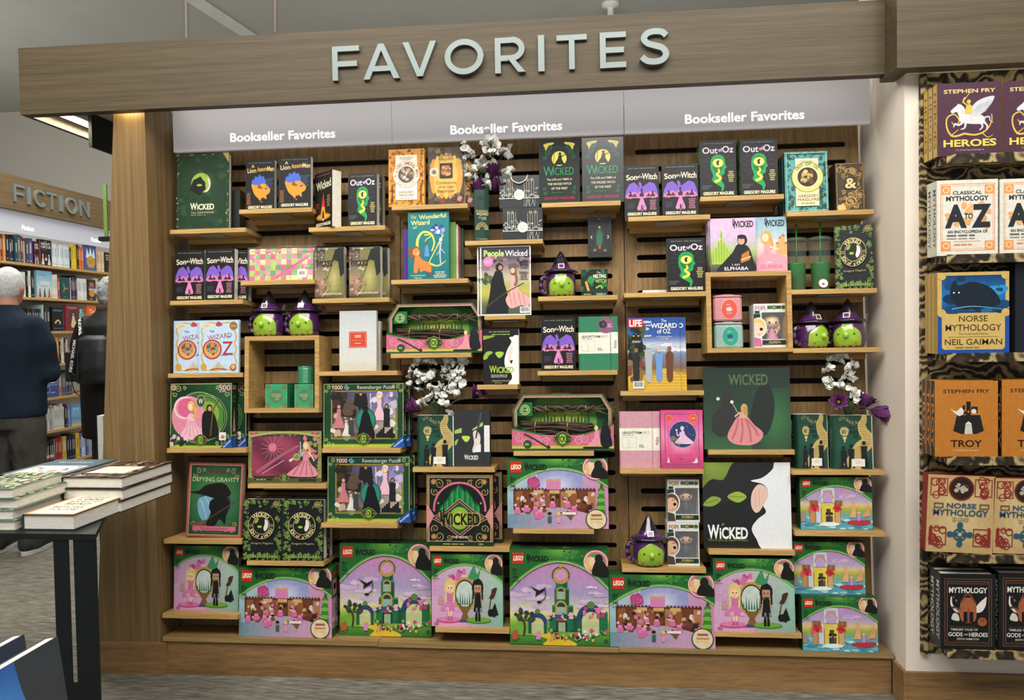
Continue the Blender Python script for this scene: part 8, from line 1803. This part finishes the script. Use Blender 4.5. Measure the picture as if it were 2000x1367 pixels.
def human(name, base, yaw, H, label, armfwd=.30):
    r = empty(name, base); r.rotation_euler = (0, 0, yaw); k = H/1.76; S = lambda *p: tuple(q*k for q in p)
    mb = MB()
    loftz(mb, [S(0,0,.86,.15,.10),S(0,0,.95,.165,.115),S(0,0,1.08,.145,.105),S(0,0,1.25,.165,.115),S(0,0,1.38,.175,.11),S(0,0,1.45,.11,.085),S(0,.005,1.50,.06,.06),S(0,.015,1.58,.056,.06)])
    hz = 1.655; mb.ball(S(0,.035,hz), .1*k, n=18, sc=(.78,.95,1.14)); mb.ball(S(0,.06,hz-.06), .07*k, n=12, sc=(.85,.9,.9)); mb.ball(S(0,.135,hz-.015), .016*k, n=8, sc=(.8,1.1,1.3)); mb.ball(S(0,.112,hz-.07), .02*k, n=8, sc=(1.3,.6,.4))
    for s in (-1, 1):
        mb.ball(S(s*.080,.03,hz-.01), .028*k, n=10, sc=(.35,.7,1.1)); limb(mb, [S(s*.16,0,1.41),S(s*.225,.02,1.14),S(s*.10,armfwd*.8,1.12)], [.055*k,.043*k,.03*k]); hand(mb, S(s*.10,armfwd*.8,1.12), (-s*.45,1,.1), s)
        limb(mb, [S(s*.085,0,.90),S(s*.095,.015,.50),S(s*.10,-.01,.09)], [.085*k,.06*k,.042*k]); limb(mb, [S(s*.10,-.02,.05),S(s*.11,.13,.035)], [.045*k,.035*k])
    bake(mb, 'body', 'skin', r, .011*k, 4); return r, k, S
b0 = atz(30, 1078, 0); p1x = -1.905
P1, k, S = human('person', (p1x, b0.y, 0), .12, 1.76, None)
mb = MB()
loftz(mb, [S(0,.0,.845,.205,.15),S(0,0,.87,.215,.155),S(0,0,.98,.215,.155),S(0,0,1.15,.215,.15),S(0,-.01,1.30,.215,.145),S(0,-.015,1.40,.20,.13),S(0,-.01,1.46,.15,.105),S(0,0,1.515,.085,.08),S(0,.003,1.545,.07,.07)])
for s in (-1, 1): limb(mb, [S(s*.16,-.01,1.40),S(s*.215,0,1.28),S(s*.24,.015,1.12),S(s*.12,.185,1.11)], [.085*k,.08*k,.07*k,.055*k])
bake(mb, 'sweater', 'navy_knit', P1, .014, 5, 'dark navy long-sleeved sweater')
mb = MB(); loftz(mb, [S(0,0,.78,.185,.14),S(0,0,.84,.195,.145),S(0,0,.93,.19,.14),S(0,0,1.0,.17,.125)])
for s in (-1, 1): limb(mb, [S(s*.095,0,.82),S(s*.105,.01,.50),S(s*.11,-.015,.12),S(s*.11,-.015,.075)], [.115*k,.09*k,.078*k,.076*k])
bake(mb, 'trousers', 'grey_denim', P1, .013, 4, 'loose grey trousers')
for s in (-1, 1):
    mb = MB(); limb(mb, [S(s*.105,-.055,.06),S(s*.11,.02,.06),S(s*.12,.15,.05)], [.052*k,.056*k,.046*k]); sh = bake(mb, 'shoe', 'shoe_dark', P1, .009, 3)
    mb = MB(); mb.loft([[(s*.113*k+(.056-.012*abs(sin(t/2)))*cos(t)*k, (.045+.16*sin(t))*k, z) for t in [2*PI*i/20 for i in range(20)]] for z in (.002, .026)]); mb.build('sole', 'shoe_sole', sh, label='pale thick shoe sole')
mb = MB(); mb.ball(S(0,.028,1.668), .105*k, n=18, sc=(.80,.96,1.12)); o = bake(mb, 'hair', 'hair_white', P1, .011, 3, 'short white hair')
# keep the hair off the face and the neck
import bmesh
def trim(o, planes):
    bm = bmesh.new(); bm.from_mesh(o.data)
    for co, no in planes: bmesh.ops.bisect_plane(bm, geom=bm.verts[:]+bm.edges[:]+bm.faces[:], plane_co=co, plane_no=no, clear_outer=True)
    bm.to_mesh(o.data); bm.free()
trim(o, [(S(0,.0,1.60), (0,.45,-1)), (S(0,.10,1.66), (0,1,-.35))])
tag(P1, 'person seen from behind in a navy sweater and grey trousers, at far left', 'person')
P2, k, S = human('person', (-2.03, 2.8, 0), -.10, 1.77, None)
mb = MB()
loftz(mb, [S(0,.0,.545,.235,.17),S(0,0,.60,.235,.17),S(0,0,.9,.24,.17),S(0,0,1.15,.245,.165),S(0,-.01,1.30,.245,.155),S(0,-.015,1.41,.22,.14),S(0,-.005,1.475,.15,.11),S(0,.0,1.53,.085,.085),S(0,.0,1.57,.08,.08)])
for s in (-1, 1): limb(mb, [S(s*.17,-.01,1.40),S(s*.24,0,1.25),S(s*.295,.02,1.07),S(s*.16,.20,1.06)], [.10*k,.098*k,.088*k,.07*k])
bake(mb, 'jacket', 'black_jacket', P2, .014, 4, 'long black padded jacket')
mb = MB(); mb.lathe([(.078*k,1.515*k),(.088*k,1.52*k),(.088*k,1.56*k),(.078*k,1.575*k)], n=20); mb.build('collar_trim', 'rope_dark', P2, True)
mb = MB()
for s in (-1, 1): limb(mb, [S(s*.095,0,.85),S(s*.10,.01,.50),S(s*.105,-.015,.10)], [.10*k,.075*k,.06*k])
loftz(mb, [S(0,0,.80,.18,.13),S(0,0,.95,.18,.13)]); bake(mb, 'trousers', 'black_nylon', P2, .013, 4)
for s in (-1, 1): mb = MB(); limb(mb, [S(s*.105,-.055,.058),S(s*.11,.02,.058),S(s*.12,.15,.048)], [.05*k,.054*k,.044*k]); bake(mb, 'shoe', 'shoe_dark', P2, .009, 3)
mb = MB(); mb.ball(S(0,.022,1.665), .112*k, n=18, sc=(.84,.98,1.14)); g = random.Random(4)
for i in range(70):
    d = Vector((g.gauss(0,1), g.gauss(0,1), g.gauss(.2,1))).normalized(); mb.ball(tuple((Vector(S(0,.022,1.665))+Vector((d.x*.09, d.y*.105, d.z*.12))*k)), .018*k, n=6)
o = bake(mb, 'hair', 'hair_grey', P2, .009, 1, 'wavy grey hair'); trim(o, [(S(0,.0,1.555), (0,.5,-1)), (S(0,.095,1.66), (0,1,-.4))])
tag(P2, 'person in a long black jacket, mostly hidden behind the left column', 'person')
bk = empty('backpack', (-1.975, 2.79, 0)); bk.rotation_euler = (0, 0, -.10)
mb = MB(); loftz(mb, [S(.0,-.245,.98,.12,.055),S(0,-.25,1.0,.145,.075),S(0,-.25,1.10,.15,.085),S(0,-.245,1.22,.145,.08),S(0,-.235,1.31,.125,.065),S(0,-.225,1.34,.09,.04)]); bake(mb, 'bag_body', 'black_nylon', bk, .01, 3)
mb = MB(); mb.box(S(-.165,-.335,1.0), S(-.05,-.31,1.22)); bake(mb, 'side_pocket', 'black_nylon', bk, .008, 4)
def strap(pts, w, txt):
    mb = MB(); P = [Vector(S(*p)) for p in pts]; L = []; n = len(P)
    for i in range(n):
        t = (P[min(i+1,n-1)]-P[max(i-1,0)]).normalized(); sd = t.cross(Vector((0,-1,0))).normalized()*w; L.append((P[i]-sd, P[i]+sd))
    for i in range(n-1): mb.quad(tuple(L[i][0]), tuple(L[i][1]), tuple(L[i+1][1]), tuple(L[i+1][0]), '#1c1f22'); mb.quad(*[tuple(q+Vector((0,.006,0))) for q in (L[i+1][0], L[i+1][1], L[i][1], L[i][0])], '#1c1f22')
    o = P[0]; ex = (P[-1]-P[0]); ln = ex.length; ex = ex/ln; ey = Vector((0,-1,0)).cross(ex).normalized()
    a = Art(mb, tuple(o-ey*w+Vector((0,-.012,0))), tuple(ex), tuple(ey), ln, 2*w); a.k = 10; a.text(txt, .5, .5, .62, '#e6e6e4', .9, .03)
    return mb.build('shoulder_strap', 'printed_matte', bk)
strap([(-.16,-.165,1.47),(-.12,-.22,1.42),(-.07,-.27,1.34)], .022, 'KORS'); strap([(-.055,-.34,1.32),(-.07,-.348,1.2),(-.10,-.345,1.06)], .018, 'MICHAEL KORS')
mb = MB(); mb.tube(smooth([S(-.14,-.335,1.10),S(-.05,-.36,1.05),S(.03,-.35,1.09),S(.02,-.345,.99)], 5), .004, n=6); mb.tube(smooth([S(-.11,-.34,1.03),S(-.09,-.33,.93),S(-.04,-.3,.88)], 5), .004, n=6); mb.build('drawstring', 'black_steel', bk, True)
tag(bk, 'black backpack with white lettered straps on the black-jacketed person', 'backpack')
# ================================================================== display table at the left front
TZ = .76
tb_ = empty('display_table', (-.35, -.42, 0)); ox = -.35; oy = -.42; TX1 = atz(186, 1020, TZ-.01).x
TX1 = aty(186, 1040, -.735).x
mb = MB(); tp_ = [(-1.25, -.735-oy), (TX1-ox, -.735-oy), (TX1-ox-.32, -.13-oy), (-1.25, -.13-oy)]; mb.add([(x, y, TZ-.018) for x, y in tp_]+[(x, y, TZ-.0005) for x, y in tp_], [(3,2,1,0),(4,5,6,7),(0,1,5,4),(1,2,6,5),(2,3,7,6),(3,0,4,7)]); mb.build('table_top', 'black_steel', tb_)
yl_ = -.73; la, lb_ = aty(105, 1100, yl_).x, aty(133, 1100, yl_).x; lc, ld = aty(144, 1100, yl_).x, aty(187, 1100, yl_).x; zb_ = aty(140, 1334, yl_).z
def leg(nm, x0, x1, y0, y1, z0, z1): mb = MB(); mb.box((x0-ox, y0-oy, z0), (x1-ox, y1-oy, z1)); mb.build(nm, 'black_steel', tb_)
leg('leg', la, lb_, yl_, yl_+.007, 0, TZ-.0185); leg('leg', lc, ld, yl_, yl_+.007, 0, TZ-.0185); leg('cross_bar', lb_, lc, yl_, yl_+.007, zb_-.10, zb_)
leg('leg', la, lb_, -.19, -.16, 0, TZ-.0185) if False else None
leg('leg', -1.5, -1.44, yl_, yl_+.007, 0, TZ-.0185); leg('leg', -1.5, -1.44, -.18, -.15, 0, TZ-.0185)
tag(tb_, 'black steel display table with stacked books, lower left', 'table')
def flatbook(name, corner, ang, w, l, t, z, cover, art, label, hard=True, edge='#e6ddcc'):
    """book lying flat: corner = front-left bottom corner, ang = direction of its short edge"""
    r = empty(name, (corner[0], corner[1], z)); r.rotation_euler = (0, 0, ang); c = .003
    mb = MB(); mb.box((0, 0, 0), (w, l, c), edge if False else cover); mb.box((0, 0, t-c), (w, l, t), cover)
    n = 6; mb.loft([[(-.006*sin(PI*i/n), y, t*i/n) for i in range(n+1)]+[(.002, y, t), (.002, y, 0)] for y in (0, l)], cover)
    art(Art(mb, (0, 0, t), (1,0,0), (0,1,0), w, l)); mb.build('cover', 'printed_card', r)
    mb = MB(); mb.box((.002, .004, c), (w-.004, l-.004, t-c)); mb.build('page_block', 'page_edges_flat', r); tag(r, label, 'book'); return r
def art_1000(a):
    a.rect(0,0,1,1,'#e2dbc4'); a.frame(0,0,1,1,.05,'#d98f4a'); a.frame(.08,.05,.92,.95,.008,'#d9a56c'); a.text('1,000', .5, .80, .085, '#4a4038', .52, .01); a.text('BOOKS TO', .5, .68, .08, '#8f3a2c', .62, .01); a.text('READ', .5, .555, .09, '#4a4038', .5, .02); a.text('BEFORE', .5, .38, .075, '#5a5048', .62, .01); a.text('YOU DIE', .5, .26, .075, '#5a5048', .58, .01); a.words(.25,.465,.75,.48,1,'#b8a890'); a.text('JAMES MUSTICH', .5, .90, .04, '#7a6a5a', .6)
def art_floral(a): a.rect(0,0,1,1,'#8fa08a'); specks(a,0,0,1,1,240,['#c9c48a','#5f8a7c','#d9d2a0','#a8706a','#6d7f6a','#d4c9a8','#4f7468','#b9b890'],.035,5,2)
def art_photo(a): a.rect(0,0,1,1,'#3a5560'); a.rect(.1,.1,.9,.55,'#d5d1c8'); specks(a,.15,.15,.85,.5,20,['#b9847c','#9a8f88','#d8c4b8','#7a6a64'],.05,3); a.text('Brooklyn', .5, .78, .07, '#cfd6d6', .55)
def art_collage(a): a.rect(0,0,1,1,'#4a3a30'); specks(a,0,0,1,1,170,['#8a7a64','#2c2420','#8a5a48','#b4a488','#6a5444','#4a3a30'],.04,8,2); a.rect(.2,.2,.85,.62,'#e4ddc4')
z = TZ+.0004
pA, pB, pC = atz(45, 1035, TZ), atz(145, 1036, TZ), atz(234, 995, TZ)
ex = (pB-pA); wA = ex.length; lA = (pC-pB).length; angA = math.atan2(ex.y, ex.x); print('1000 book', wA, lA, angA, pA, pB, pC)
flatbook('thick_hardcover', pA, angA, wA, min(lA, .25), .048, z, '#2a3a40', art_1000, 'thick cream and orange hardback lying at the table front corner')
# floral stack
for i in range(4):
    off_ = (.0, -.004, .006, -.003)[i]; q = atz(20, 1043, TZ); ang = angA+.05+.02*(i % 2)
    flatbook('floral_hardcover', (q.x-.185+off_, q.y+.03+off_, 0), ang, .17, .25, .0315, z+.0325*i, '#8fa08a', art_floral, ('bottom', 'second from bottom', 'third from bottom', 'topmost')[i]+' book of the pale floral stack on the table', edge='#7f9a8c')
# right stack of three
for i in range(3):
    zz = z+.0385*i; q = atz(200, 970, TZ)
    flatbook('collage_hardcover', (-.075+.004*(i % 2), -.47+.004*i, 0), angA-.02, .215, .30, .0375, zz, '#2c2420' if i else '#3a302a', art_collage, ('bottom', 'middle', 'topmost')[i]+' book of the dark collage stack at the back of the table')
for i in range(3):
    flatbook('photo_hardcover', (-.335+.005*i, -.425, 0), angA+.0, .235, .29, .0385, z+.0395*i, '#3a5560', art_photo, ('bottom', 'middle', 'topmost')[i]+' blue-grey book with a photo, in the stack at the back of the table')
# ================================================================== books standing close to the camera, bottom left corner
DX = .66
c0 = aty(110, 1243, -1.42); X0 = c0.x; e0 = ray(0, 1310); t0 = (X0-CAM.x)/e0.x; c1_ = CAM+e0*t0; print('near book', c0, c1_)
nt = empty('low_display_stand', (X0-.1, -1.75, 0)); mb = MB(); mb.box((-.45, -.55, .49), (.17, .42, .515)); mb.build('stand_top', 'black_steel', nt)
for x in (-.4, .12):
    for y in (-.5, .37): mb = MB(); mb.box((x-.02, y-.02, 0), (x+.02, y+.02, .49)); mb.build('leg', 'black_steel', nt)
tag(nt, 'low black stand under the books at the bottom left corner', 'stand')
def near(nm, x, y1, L, zt, t, cover, art, label, lean=.13):
    r = empty(nm, (0, 0, 0)); hB = (zt-.5155)/cos(lean); mb = MB(); c = .003
    # local: x along -y world (from far edge to near edge), cover faces +x
    mb.box((0, -L, 0), (c, 0, hB), cover); mb.box((-t, -L, 0), (-t+c, 0, hB), cover); mb.box((-t+c, -L, 0), (0, -L+c, hB), cover); a = Art(mb, (c, -L, 0), (0,1,0), (0,0,1), L, hB); art(a); mb.build('cover', 'printed_gloss', r)
    mb = MB(); mb.box((-t+c, -L+c, .003), (0, -.004, hB-.001)); mb.build('page_block', 'page_edges', r)
    r.location = (x+sin(lean)*hB, y1, .5156+.0); r.rotation_euler = (0, -lean, 0); tag(r, label, 'book'); return r
def art_bluewave(a):
    a.rect(0,0,1,1,'#2d3a40'); a.grad(0,0,.80,1, lambda u, v: mixc('#1f5fb0', '#4fa8ee', max(0, 1-1.8*math.hypot(u-.55, v-.45))), 8, 8); a.poly(smooth([(.84,0),(.72,.45),(.64,.7),(.60,1)],6)+[(1,1),(1,0)],'#2d3a40'); a.k += 1
near('large_hardcover', X0, c0.y, .30, c0.z, .022, '#2d3a40', art_bluewave, 'dark hardback with a glowing blue picture, bottom left corner')
near('large_hardcover', X0-.10, c0.y+.035, .30, c0.z-.012, .022, '#27364c', lambda a: a.rect(0,0,1,1,'#27364c'), 'navy hardback standing behind the blue picture book, bottom left corner')
# ================================================================== light
wd = bpy.data.worlds.new('room_ambient'); SC.world = wd; wd.use_nodes = True
wd.node_tree.nodes['Background'].inputs['Color'].default_value = (.93, .96, 1, 1)
wd.node_tree.nodes['Background'].inputs['Strength'].default_value = .42
def area(name, loc, size, power, target=None, col=(1, .97, .92)):
    l = bpy.data.lights.new(name, 'AREA'); l.shape = 'RECTANGLE'; l.size, l.size_y = size; l.energy = power; l.color = col
    o = bpy.data.objects.new(name, l); COL.objects.link(o); o.location = loc
    d = (Vector(target)-Vector(loc)) if target else Vector((0, 0, -1))
    o.rotation_euler = d.to_track_quat('-Z', 'Y').to_euler(); return o
area('ceiling_light', (1.4, -2.5, 3.9), (4.5, 1.4), 200, (1.4, .2, 1.0))
area('ceiling_light', (3.6, -1.6, 4.2), (1.2, 1.2), 45, (3.2, 0, 1.0))
area('ceiling_light', (-2.2, 2.6, 4.4), (3, 3), 225)
area('ceiling_light', (2.0, 5.0, 4.3), (4, 3), 60)
area('canopy_lamp', (xf0+.075, .42, zb+.028), (.05, .8), 9, None, (1, .84, .55))
area('column_fill', (-.07, -.007, zb+.06), (.11, .015), 7, (-.06, .03, 1.9), (1, .84, .55))  # added emitter, strengthens the canopy glow on the column top
area('ceiling_light', (-.6, -1.2, 4.2), (.8, .8), 45, (-.2, -.5, .7))
area('sign_fill', (W/2, .02, zb+.02), (W*.95, .02), .9, (W/2, .16, 2.16), (1, .97, .95))  # added strip in front of the backlit signs, gives them a bright streak
area('wall_lamp', (2.79, -.11, zb+.03), (.03, .03), 2.6, (2.77, -.1, 1.5), (1, .93, .85))
area('ceiling_fill', (1.5, 2.0, 2.35), (3, 1.5), 60, (1.5, 2.6, 5))  # added upward fill behind the fascia, only brightens the ceiling
area('ceiling_fill', (-6.5, 3.2, 2.6), (2, 4), 90, (-5.2, 3.6, 5))  # second added fill out of view, lifts the ceiling at the left
SC.view_settings.view_transform = 'Standard'
SC.view_settings.exposure = 0.0
